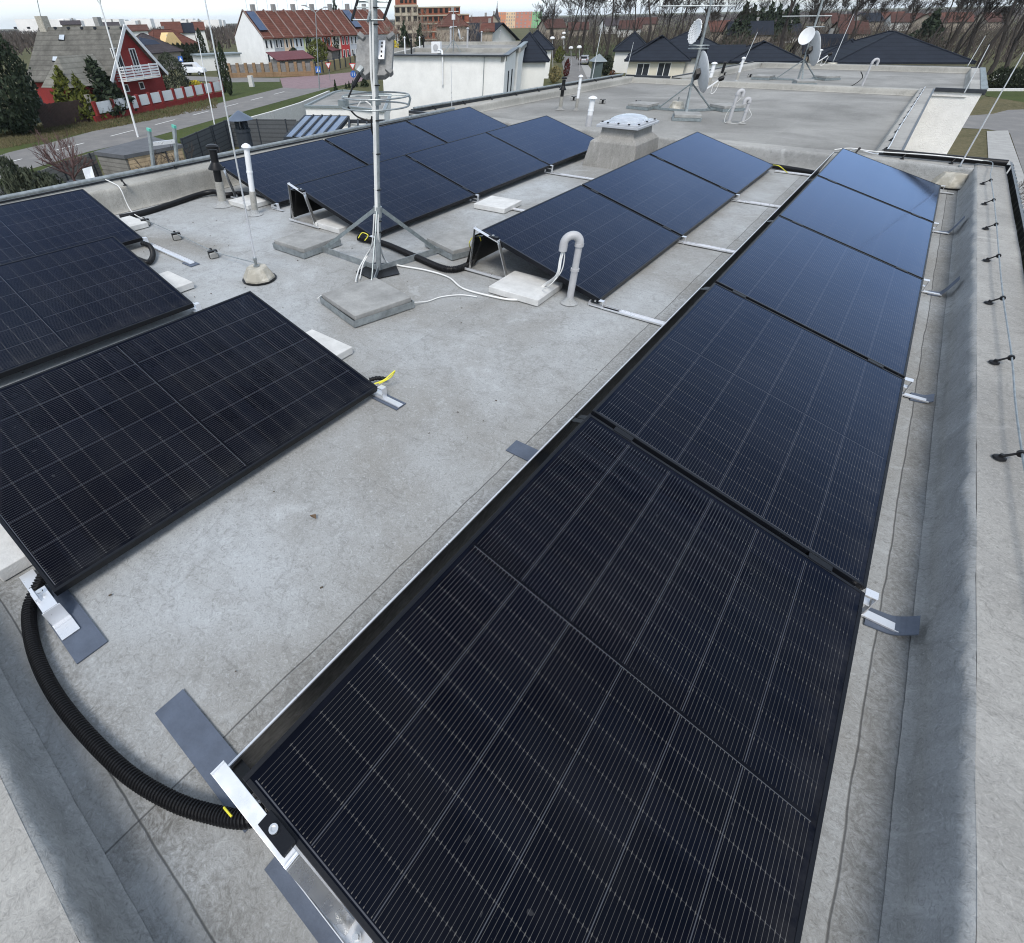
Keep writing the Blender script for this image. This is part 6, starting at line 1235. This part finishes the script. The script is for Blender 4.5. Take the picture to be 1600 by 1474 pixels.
pd(590, 40, 40, 120, 1, 'shrub', 'ball', M_gold, 'x', n=1) if False else None
for i, (x, y, ty, w_) in enumerate(((525, 145, 125, 7), (541, 139, 130, 5), (546, 138, 127, 5), (552, 136, 126, 6), (557, 136, 124, 6), (570, 136, 120, 14))): pl(x, y, x-1, ty, w_, 'young_cypress', 'cone', M_cyp, 'small dark cypress in the row left of the white house', 'shrub', n=250, s=.16, seed=26, group='small cypresses by the white house')
for i, (x, ty, w_, l) in enumerate(((817, 121, 6, 'thin cypress at the right corner of the white house'), (823, 118, 6, 'second thin cypress right of the white house'), (834, 116, 12, 'round-topped shrub right of the white house'))): pl(x+1, 146, x, ty, w_, 'shrub', 'column', M_cyp, l, 'shrub', n=400, s=.12, seed=27)
pl(866, 130, 864, 105, 20, 'shrub', 'ball', leafmat('straw_leaves', (.22, .18, .08), (.14, .13, .06)), 'straw-coloured bush beside the street', 'shrub', n=500, s=.11, seed=28)
pl(873, 98, 868, 74, 14, 'shrub', 'column', M_gold, 'olive evergreen at the street corner', 'shrub', n=500, s=.11, seed=29)
pl(945, 118, 950, 88, 20, 'shrub', 'ball', M_hedge, 'dark bush right of the green kiosk by the street', 'shrub', n=800, s=.1, seed=30)
pl(884, 120, 880, 94, 9, 'shrub', 'column', leafmat('red_leaves', (.09, .02, .02), (.05, .018, .015)), 'dark red hedge plant along the street', 'shrub', n=500, s=.12, seed=31)
pl(956, 120, 955, 110, 9, 'shrub', 'ball', leafmat('rust_leaves', (.16, .07, .04), (.09, .05, .03)), 'small rust-coloured shrub by the bungalow fence', 'shrub', n=300, s=.15, seed=32)
for i in range(7): c = far(1156+i*13, 45, 190+i*6); plant('pine_tree', 'cone', xy(c, GZ), far(1156+i*13, [6, 10, 14, 5, 8, 12, 9][i], 190).z-GZ, 8, M_fir, 'dark pine in the far group behind the dishes', 'tree', 800, .09, True, 'far pines between the dishes', 34)
c = far(1455, 40, 170); plant('pine_tree', 'cone', xy(c, GZ), far(1455, 17, 170).z-GZ, 8, M_fir, 'single dark pine above the large black-roofed bungalow', 'tree', 800, .09, True, None, 35)
# hedge of white-striped dark conifers on the far right
for i in range(15):
    x = 1547+i*8.5; b = at(x, 137+i*.25, GZ); h = zat(b, x+2, 106+i*.2)-GZ; plant('hedge_tree', 'column', b, h, 1.35, M_hedge, 'dark conifer of the clipped hedge at the right edge', 'tree', 450, .12, False, 'clipped conifer hedge on the right', 36)
wl0, wl1 = at(1547, 130, GZ), at(1700, 134, GZ); wl0 = wl0+(wl0-CP).normalized()*2; wl1 = wl1+(wl1-CP).normalized()*2; ff2 = Fac(wl0, wl1); q = MB(); ff2.box(q, 0, (ff2.B-ff2.A).length, GZ, zat(xy(wl0), 1549, 108), 0, .2); tag(q.build('garden_wall', M_wht, origin=wl0), 'white wall showing between the hedge conifers at right', 'wall')
kb = at(1545, 139, GZ); q = MB().bar(at(1540, 141, GZ+.1), at(1700, 141, GZ+.1), .5, .3); tag(q.build('low_wall', M_concl, origin=kb), 'low pale kerb wall below the clipped hedge', 'wall')
# bare trees ---------------------------------------------------------------
def bare(seed, depth=6, spread=.5, lean=0., fine=3, up=.25, kids_=(2, 3), r0=.015, L0=.30):
    r = random.Random(seed); T = MB(); Cq = MB()
    def br(p, d, L, rad, k):
        q = T if k >= depth-1 else Cq; pts = [p]; rr = [rad]; dd = d.copy(); n = 3 if k > 1 else 2
        for i in range(n):
            dd = (dd+Vector((r.gauss(0, .12), r.gauss(0, .12), r.gauss(0, .06)+.03))).normalized(); pts.append(pts[-1]+dd*L/n); rr.append(rad*(1-.32*(i+1)/n))
        q.tube(pts, [max(x_, .0011) for x_ in rr], 6 if k >= depth-1 else 3, cap=False)
        if k == 0: return
        m = r.randint(*kids_)+(1 if k < fine else 0)
        for j in range(m):
            t = r.uniform(.45, 1) if j else 1; i = min(int(t*n), n-1); q0 = pts[i].lerp(pts[i+1], t*n-i if t < 1 else 1)
            ax = dd.orthogonal().normalized(); ax.rotate(Matrix.Rotation(r.uniform(0, 6.28), 3, dd)); a = r.uniform(.25, 1)*spread*1.5
            nd = (dd*cos(a)+ax*sin(a)+Vector((0, 0, up*.5))).normalized(); br(q0, nd, L*r.uniform(.6, .82), rr[-1]*r.uniform(.56, .78), k-1)
    br(Vector((0, 0, 0)), Vector((lean, 0, 1)).normalized(), L0, r0, depth); return T, Cq
BT = []
bd = [(885, 16, 105), (905, 19, 110), (925, 15, 118), (948, 20, 112), (968, 16, 100)]
protos = []
def mk_bare(label, base, H_, seed, m=None, group='tall bare trees behind the bungalows', rz=0, depth=6, spread=.5, up=.25, **kw):
    T, Cq = bare(seed, depth, spread, up=up, **kw); o = bpy.data.objects.new('bare_tree', None); COL.objects.link(o); RM[o.name] = Matrix.Identity(4)
    T.build('trunk', m or M_barkd, o); Cq.build('branches', m or M_barkd, o); o.location = base; o.scale = (H_, H_, H_); o.rotation_euler = (0, 0, rz); return tag(o, label, 'tree', group)
LBT = 'tall leafless tree in the dark belt of trees behind the far houses'
specs = [(872, 100, 150, 24), (893, 108, 170, 25), (917, 60, 150, 26), (938, 60, 165, 22), (957, 60, 120, 24), (978, 60, 135, 20), (1002, 60, 150, 23), (1022, 60, 115, 24), (1048, 60, 135, 22), (1070, 60, 125, 23), (1095, 60, 150, 24), (1122, 60, 130, 18), (845, 60, 190, 20), (1240, 60, 105, 24), (1262, 60, 130, 22), (1290, 60, 120, 21), (1315, 60, 150, 20), (1345, 60, 135, 20), (1375, 60, 160, 18),
         (1430, 60, 140, 20), (1475, 60, 120, 22), (1500, 60, 135, 23), (1525, 60, 115, 21), (1548, 60, 125, 23), (1575, 60, 110, 23), (1598, 60, 120, 23), (1622, 60, 112, 22), (1650, 60, 125, 22), (905, 60, 210, 21), (985, 60, 215, 20), (1060, 60, 200, 21), (1200, 60, 240, 19), (1405, 60, 230, 19), (1460, 60, 220, 20), (1535, 60, 200, 20), (1590, 60, 180, 20),
         (862, 60, 230, 18), (930, 60, 235, 19), (1035, 60, 240, 20), (1085, 60, 230, 18), (1275, 60, 200, 20), (1330, 60, 220, 19), (1510, 60, 170, 21), (1612, 60, 150, 21)]
for i, (x, y, d_, H_) in enumerate(specs):
    c = far(x, 25, d_); b = xy(c, GZ); H_ = H_*.92
    if i < 5: protos.append(mk_bare(LBT, b, H_, 50+i, m=M_barkd, spread=.36+.04*i, L0=.25, fine=5))
    else: copy_tree(protos[i % 5], b, rnd.uniform(0, 6.28), H_*rnd.uniform(.85, 1.1))
lt = mk_bare('light brown bare tree before the unfinished building', xy(far(655, 60, 120), GZ), 10.5, 61, mat('light_twigs', (.24, .19, .15), .9, 0, .2, 1), 'pale bare trees before the unfinished building', depth=6)
for (x, d_, h_) in ((622, 125, 9.5), (635, 118, 10), (648, 130, 10), (668, 125, 10), (690, 112, 8.5), (712, 120, 8.5), (730, 125, 9), (745, 130, 8), (610, 130, 9), (675, 108, 8.5)): copy_tree(lt, xy(far(x, 50, d_), GZ), rnd.uniform(0, 6), h_)
for (x, d_, h_, l) in ((632, 105, 7.0, 'dark conifer left before the unfinished building'), (657, 110, 6.6, 'dark conifer in the middle before the unfinished building')): b = xy(far(x, 60, d_), GZ); plant('conifer', 'cone', b, h_, 4, M_fir, l, 'tree', 600, .1, True, None, 40)
b = at(613, 82, GZ); plant('shrub', 'ball', xy(far(612, 76, 75), far(612, 76, 75).z-.8), 1.6, 1.6, M_forsy, 'yellow bush left behind the white house roof', 'shrub', 300, .14, False, None, 41)
# near shrub and slender garden trees
sb = far(118, 286, 26)
def vase(label, base, H_, W_, m, seed, stems=9, cat='shrub'):
    r = random.Random(seed); o = thing('bare_shrub', label, cat, base); T = MB(); Cq = MB(); base = Vector(base)
    T.tube([base-Vector((0, 0, .1)), base+Vector((0, 0, H_*.16))], [.06, .045], 7)
    def br(p, d, L, rad, k):
        pts = [p]; dd = d.copy()
        for i in range(3): dd = (dd+Vector((r.gauss(0, .13), r.gauss(0, .13), .05))).normalized(); pts.append(pts[-1]+dd*L/3)
        Cq.tube(pts, [rad, rad*.85, rad*.7, rad*.55], 4, cap=False)
        if k:
            for j in range(r.randint(3, 4)):
                i = r.randint(1, 3); ax = Vector((r.gauss(0, 1), r.gauss(0, 1), r.gauss(0, .5))).normalized(); br(pts[i], (dd+ax*.55+Vector((0, 0, .15))).normalized(), L*r.uniform(.55, .8), rad*.62, k-1)
    for i in range(stems):
        a = 6.28*i/stems+r.uniform(-.3, .3); s_ = r.uniform(.25, 1.0); br(base+Vector((0, 0, H_*r.uniform(.08, .16))), Vector((cos(a)*s_*W_/H_, sin(a)*s_*W_/H_, 1)).normalized(), H_*.42, .030, 3)
    T.build('trunk', m, o); Cq.build('branches', m, o); return o
vb = xy(far(118, 286, 26), far(118, 286, 26).z); vase('bare reddish shrub in a pot beyond the left parapet', vb, far(118, 207, 26).z-vb.z, 2.3, M_twig, 71)
po = MB().lathe(xy(far(118, 286, 26), far(118, 286, 26).z-.35), [(.22, 0), (.3, .4), (.28, .42)], 12); tag(po.build('plant_pot', M_blkpl, origin=xy(sb, sb.z-.35)), 'black pot under the bare reddish shrub', 'pot'); MB
tb = MB().prism([(sb.x-1.2, sb.y-1), (sb.x+1, sb.y-1), (sb.x+1, sb.y+1), (sb.x-1.2, sb.y+1)], GZ, sb.z-.35); tag(tb.build('raised_terrace', M_wood, origin=xy(sb, GZ)), 'raised timber terrace holding the potted shrub', 'terrace')
for (x, y, ty, d_, l, sd_) in ((222, 225, 188, 30, 'slender bare sapling above the wooden shed', 72), (290, 240, 172, 27, 'slender bare sapling right of the ladder', 73), (333, 225, 182, 27, 'thin bare sapling before the dark slat fence', 74)):
    c = far(x, y, d_); b = xy(c, GZ); H_ = far(x, ty, d_).z-GZ; o = mk_bare(l, b, H_*.9, sd_, M_bark, None, depth=5, spread=.3)
b = at(1618, 330, GZ); mk_bare('bare shrub at the right edge below the parapet', at(1600, 330, -1.5) if False else xy(at(1606, 345, GZ)), 4, 75, M_bark, None, depth=5, spread=.6).location = xy(far(1598, 330, 26), GZ)
# far thicket: uncountable
q = MB(); r = random.Random(5)
for _ in range(15000):
    x = r.uniform(830, 1680); d_ = r.uniform(125, 300); c = far(x, 25, d_); b = Vector((c.x, c.y, GZ+r.uniform(0, 2.6))); h = r.uniform(.8, 2.8); s_ = r.uniform(.02, .07); v = Vector((r.gauss(0, .9), r.gauss(0, .9), h))
    a = RGT*s_; q.add([b-a, b+a, b+v+a*.2], [(0, 1, 2)])
o = q.build('thicket', M_brush); tag(o, 'tangled leafless undergrowth filling the ground behind the far houses', 'undergrowth'); o['kind'] = 'stuff'
q = MB()
for _ in range(2600):
    x = r.uniform(600, 760); d_ = r.uniform(95, 135); c = far(x, 45, d_); b = Vector((c.x, c.y, GZ+r.uniform(0, 2.5))); h = r.uniform(1, 3.4); s_ = r.uniform(.03, .08); v = Vector((r.gauss(0, .6), r.gauss(0, .6), h)); a = RGT*s_; q.add([b-a, b+a, b+v+a*.2], [(0, 1, 2)])
for _ in range(6000):
    x = r.uniform(-60, 600); d_ = r.uniform(240, 700); c = far(x, 40, d_); b = Vector((c.x, c.y, GZ+r.uniform(0, 3))); h = r.uniform(1.5, 4.5); s_ = r.uniform(.15, .5); v = Vector((r.gauss(0, 1.2), r.gauss(0, 1.2), h)); a = RGT*s_; q.add([b-a, b+a, b+v+a*.2], [(0, 1, 2)])
o = q.build('thicket', M_brush); tag(o, 'distant leafless hedges between the houses on the left and centre', 'undergrowth'); o['kind'] = 'stuff'
q = MB()
for _ in range(9000):          # verge grass tufts seen beyond the parapets
    t_ = r.random(); x = r.uniform(0, 340); y0_ = 232-x*.19; c = at(x, y0_+r.uniform(-24, 2), GZ); s_ = r.uniform(.03, .07); a = RGT*s_; q.add([c-a, c+a, c+Vector((r.gauss(0, .05), r.gauss(0, .05), r.uniform(.08, .28)))], [(0, 1, 2)])
for _ in range(0):
    c = at(r.uniform(1460, 1560), r.uniform(160, 262), GZ)
    s_ = r.uniform(.03, .08); a = RGT*s_; q.add([c-a, c+a, c+Vector((r.gauss(0, .08), r.gauss(0, .08), r.uniform(.06, .25)))], [(0, 1, 2)])
o = q.build('grass', M_lawn); tag(o, 'short grass on the street verge and the lawn', 'grass'); o['kind'] = 'stuff'
# ------------------------------------------------------------------ street furniture and car
def post(px, py, tx, ty, r_, m, label, name='street_lamp', cat='street lamp', arms=None, group=None):
    b = at(px, py, GZ); D = math.hypot(b.x-CP.x, b.y-CP.y); t = far(tx, ty, D); o = thing(name, label, cat, b, group); MB().tube([b, t], [r_, r_*.6], 8).build('pole', m, o)
    for (ax, ay) in (arms or ()):
        e = far(ax, ay, D); MB().tube(smoothpath([t, t.lerp(e, .5)+Vector((0, 0, .12)), e], 4), r_*.5, 5).build('arm', m, o); q = MB().box(e+Vector((0, 0, .02)), (.28, .7, .12)); q.build('lamp_head', M_grey, o)
    return o
post(216, 215, 157, 8, .09, M_white, 'white street lamp with forked arms left of the tall rod', arms=((147, -4), (158, -4)))
post(365, 130, 362, 104, .06, M_galv, 'short grey post on the grass beside the junction', 'sign_post', 'post') if False else None
post(499, 140, 493, 20, .08, M_galv, 'double-armed grey street lamp in front of the terrace', arms=((475, 9), (509, 12)))
post(344, 240, 309, 60, .05, M_white, 'thin white pole leaning beside the tallest rod', 'flag_pole', 'pole')
for (x, y, ty, l) in ((906, 104, 75, 'white globe lamp nearest along the street'), (893, 95, 76, 'globe lamp left of the parked car'), (881, 88, 60, 'globe lamp further down the street'), (864, 100, 61, 'globe lamp behind the straw-coloured bush'), (882, 84, 53, 'farthest globe lamp on the street')):
    b = at(x, y+8, GZ); D = math.hypot(b.x-CP.x, b.y-CP.y); t = far(x-1, ty, D); o = thing('globe_lamp', l, 'street lamp', b, 'globe lamps along the street'); MB().tube([b, t], .05, 6).build('pole', M_grey, o); MB().lathe(t, [(.05, -.1), (.42, 0), (.40, .18), (.2, .32), (.001, .34)], 12).build('lamp_shade', M_white, o, smooth=True)
# road signs at the junction
def sign(px, py, ty, kind, label):
    b = at(px, py, GZ); D = math.hypot(b.x-CP.x, b.y-CP.y); t = far(px-1.5, ty, D); o = thing('road_sign', label, 'road sign', b); MB().tube([b, xy(b, t.z+.3)], .04, 6).build('pole', M_galv, o); tw = (CP-b); tw.z = 0; tw.normalize(); rot = Vector((0, 0, 1)).rotation_difference(tw).to_matrix(); c = xy(b, t.z)+tw*.06
    s_ = tw.cross(Vector((0, 0, 1)))
    if kind in ('blue', 'both'): MB().lathe(c-Vector((0, 0, .45 if kind == 'both' else 0)), [(.42, 0), (.42, .03), (.001, .031)], 20, rot).build('round_plate', mat('sign_blue', (.03, .12, .42), .4, 0, .05, 3), o); q = MB(); cc = c-Vector((0, 0, .45))+tw*.04; q.bar(cc-s_*.16+Vector((0, 0, -.2)), cc-s_*.16+Vector((0, 0, .2)), .07, .01, tw); q.bar(cc+s_*.16+Vector((0, 0, -.2)), cc+s_*.16+Vector((0, 0, .2)), .07, .01, tw); q.build('symbol', M_white, o)
    if kind in ('tri', 'both'):
        z_ = .42 if kind == 'both' else 0; cc = c+Vector((0, 0, z_)); q = MB().slab([cc-s_*.5+Vector((0, 0, .4)), cc+s_*.5+Vector((0, 0, .4)), cc-Vector((0, 0, .45))], .03); q.build('triangle_plate', mat('sign_red', (.5, .03, .03), .4, 0, .05, 3), o); cc = cc+tw*.02; MB().slab([cc-s_*.34+Vector((0, 0, .31)), cc+s_*.34+Vector((0, 0, .31)), cc-Vector((0, 0, .26))], .03).build('white_field', M_white, o)
    if kind == 'sq': q = MB().slab([c-s_*.4-Vector((0, 0, .4)), c+s_*.4-Vector((0, 0, .4)), c+s_*.4+Vector((0, 0, .4)), c-s_*.4+Vector((0, 0, .4))], .03); q.build('square_plate', MC.get('sign_blue') or mat('sign_blue', (.03, .12, .42), .4, 0, .05, 3), o); cc = c+tw*.03; MB().slab([cc-s_*.27-Vector((0, 0, .25)), cc+s_*.27-Vector((0, 0, .25)), cc+Vector((0, 0, .28))], .02).build('white_field', M_white, o)
sign(554, 137, 110, 'both', 'round blue sign below a give-way triangle at the junction'); sign(500, 132, 109, 'sq', 'blue square crossing sign beside the double street lamp'); sign(516, 128, 103, 'tri', 'triangular sign seen beyond the crossing')
sign(289, 118, 92, 'sq', 'blue-and-white square sign above the yellow bush')
b = at(394, 136, GZ); tag(MB().box(b+Vector((0, 0, .7)), (.7, .5, 1.4), .4).build('utility_box', M_concl, origin=b, bevel=.03), 'pale utility box on the grass by the junction', 'utility box')
b = at(930, 124, GZ); o = thing('kiosk', 'narrow green kiosk with pointed white roof beside the street', 'kiosk', b); hk = zat(b, 937, 96)-GZ; MB().box(b+Vector((0, 0, hk/2)), (1.5, 1.5, hk), .5).build('body', mat('green_grey', (.06, .085, .085), .6, 0, .2, 1), o); MB().lathe(b+Vector((0, 0, hk)), [(1.5, 0), (1.4, .1), (.05, .9)], 4).build('roof', M_galvd, o)
def car(c, rz, col, label, van=False):
    o = thing('parked_car', label, 'car', c); R3 = Matrix.Rotation(rz, 3, 'Z'); T = lambda v: c+R3@Vector(v)
    prof = [(-2.1, .35), (-2.12, .8), (-1.95, .98), (-1.6, 1.35), (-.9, 1.48), (.3, 1.46), (.95, 1.02), (1.9, .88), (2.12, .65), (2.12, .35)] if not van else [(-2.2, .4), (-2.25, 1.0), (-2.1, 1.9), (.6, 1.95), (1.3, 1.25), (2.1, 1.05), (2.2, .6), (2.2, .4)]
    q = MB(); n = len(prof); q.add([T((x, -.86*(1 if z < 1.05 else .82), z)) for x, z in prof]+[T((x, .86*(1 if z < 1.05 else .82), z)) for x, z in prof], [tuple(range(n)), tuple(range(2*n-1, n-1, -1))]+[(i, (i+1) % n, n+(i+1) % n, n+i) for i in range(n)]); q.build('body', mat('car_'+label[:6], col, .3, .2, .05, 2), o, bevel=.06)
    zz = 1.2 if not van else 1.55
    for s_ in (-1, 1): q = MB().bar(T((-1.3, .79*s_, zz)), T((.35, .79*s_, zz)), .05, .30, Vector((0, 0, 1))); q.build('side_window', M_glass_d, o)
    q = MB().bar(T((-1.86, -.6, zz-.02)), T((-1.86, .6, zz-.02)), .2, .3, Vector((0, 0, 1))); q.build('rear_window', M_glass_d, o)
    for x in (-1.35, 1.35):
        for s_ in (-1, 1): a = T((x, .70*s_, .32)); b_ = T((x, .90*s_, .32)); w_ = MB().tube([a, b_], .32, 16).build('wheel', M_blkpl, o); MB().tube([T((x, .89*s_, .32)), T((x, .915*s_, .32))], .18, 12).build('rim', M_galv, w_)
    for s_ in (-1, 1): MB().box(T((-2.13, .62*s_, .82)), (.06, .26, .14), rz).build('tail_light', mat('tail_red', (.35, .02, .02), .3, 0, .1, 3), o)
c = at(912, 101, GZ); car(c+Vector((0, 0, .03)), 1.95, (.42, .43, .45), 'silver car parked at the end of the street')
c = at(305, 118, GZ); car(c+Vector((0, 0, .03)), .6, (.7, .71, .73), 'white van behind the yellow bush by the red fence', True)
q = MB()
for _ in range(14000):
    x = r.uniform(868, 1700); d_ = r.uniform(300, 1500)**1.0; c = far(x, 25, d_); b = Vector((c.x, c.y, GZ+r.uniform(0, 2.2))); h = r.uniform(1.2, 3.5); s_ = d_*.0005*r.uniform(.6, 1.5); v = Vector((r.gauss(0, 2), r.gauss(0, 2), h)); a = RGT*s_; q.add([b-a, b+a, b+v+a*.2], [(0, 1, 2)])
for _ in range(5000):
    x = r.uniform(-80, 868); d_ = r.uniform(600, 1900); c = far(x, 25, d_); b = Vector((c.x, c.y, GZ+r.uniform(0, 2))); h = r.uniform(1, 3.4); s_ = d_*.0009*r.uniform(.6, 1.5); v = Vector((r.gauss(0, 2), r.gauss(0, 2), h)); a = RGT*s_; q.add([b-a, b+a, b+v+a*.2], [(0, 1, 2)])
o = q.build('far_wood', M_farw); tag(o, 'far grey-brown leafless woods closing the horizon', 'wood'); o['kind'] = 'stuff'
m = bpy.data.materials.new('haze_air'); m.use_nodes = True; m.node_tree.nodes.clear(); oo = m.node_tree.nodes.new('ShaderNodeOutputMaterial'); pv = m.node_tree.nodes.new('ShaderNodeVolumePrincipled')
pv.inputs['Color'].default_value = (.86, .90, .95, 1); pv.inputs['Density'].default_value = .00010; pv.inputs['Anisotropy'].default_value = .2; m.node_tree.links.new(pv.outputs[0], oo.inputs['Volume'])
o = MB().box((-500, 1700, 11.5), (8000, 8000, 37.0)).build('haze', m); o['kind'] = 'stuff'; tag(o, 'thin pale haze over the whole town', 'haze')
# distant haze ---------------------------------------------------------------
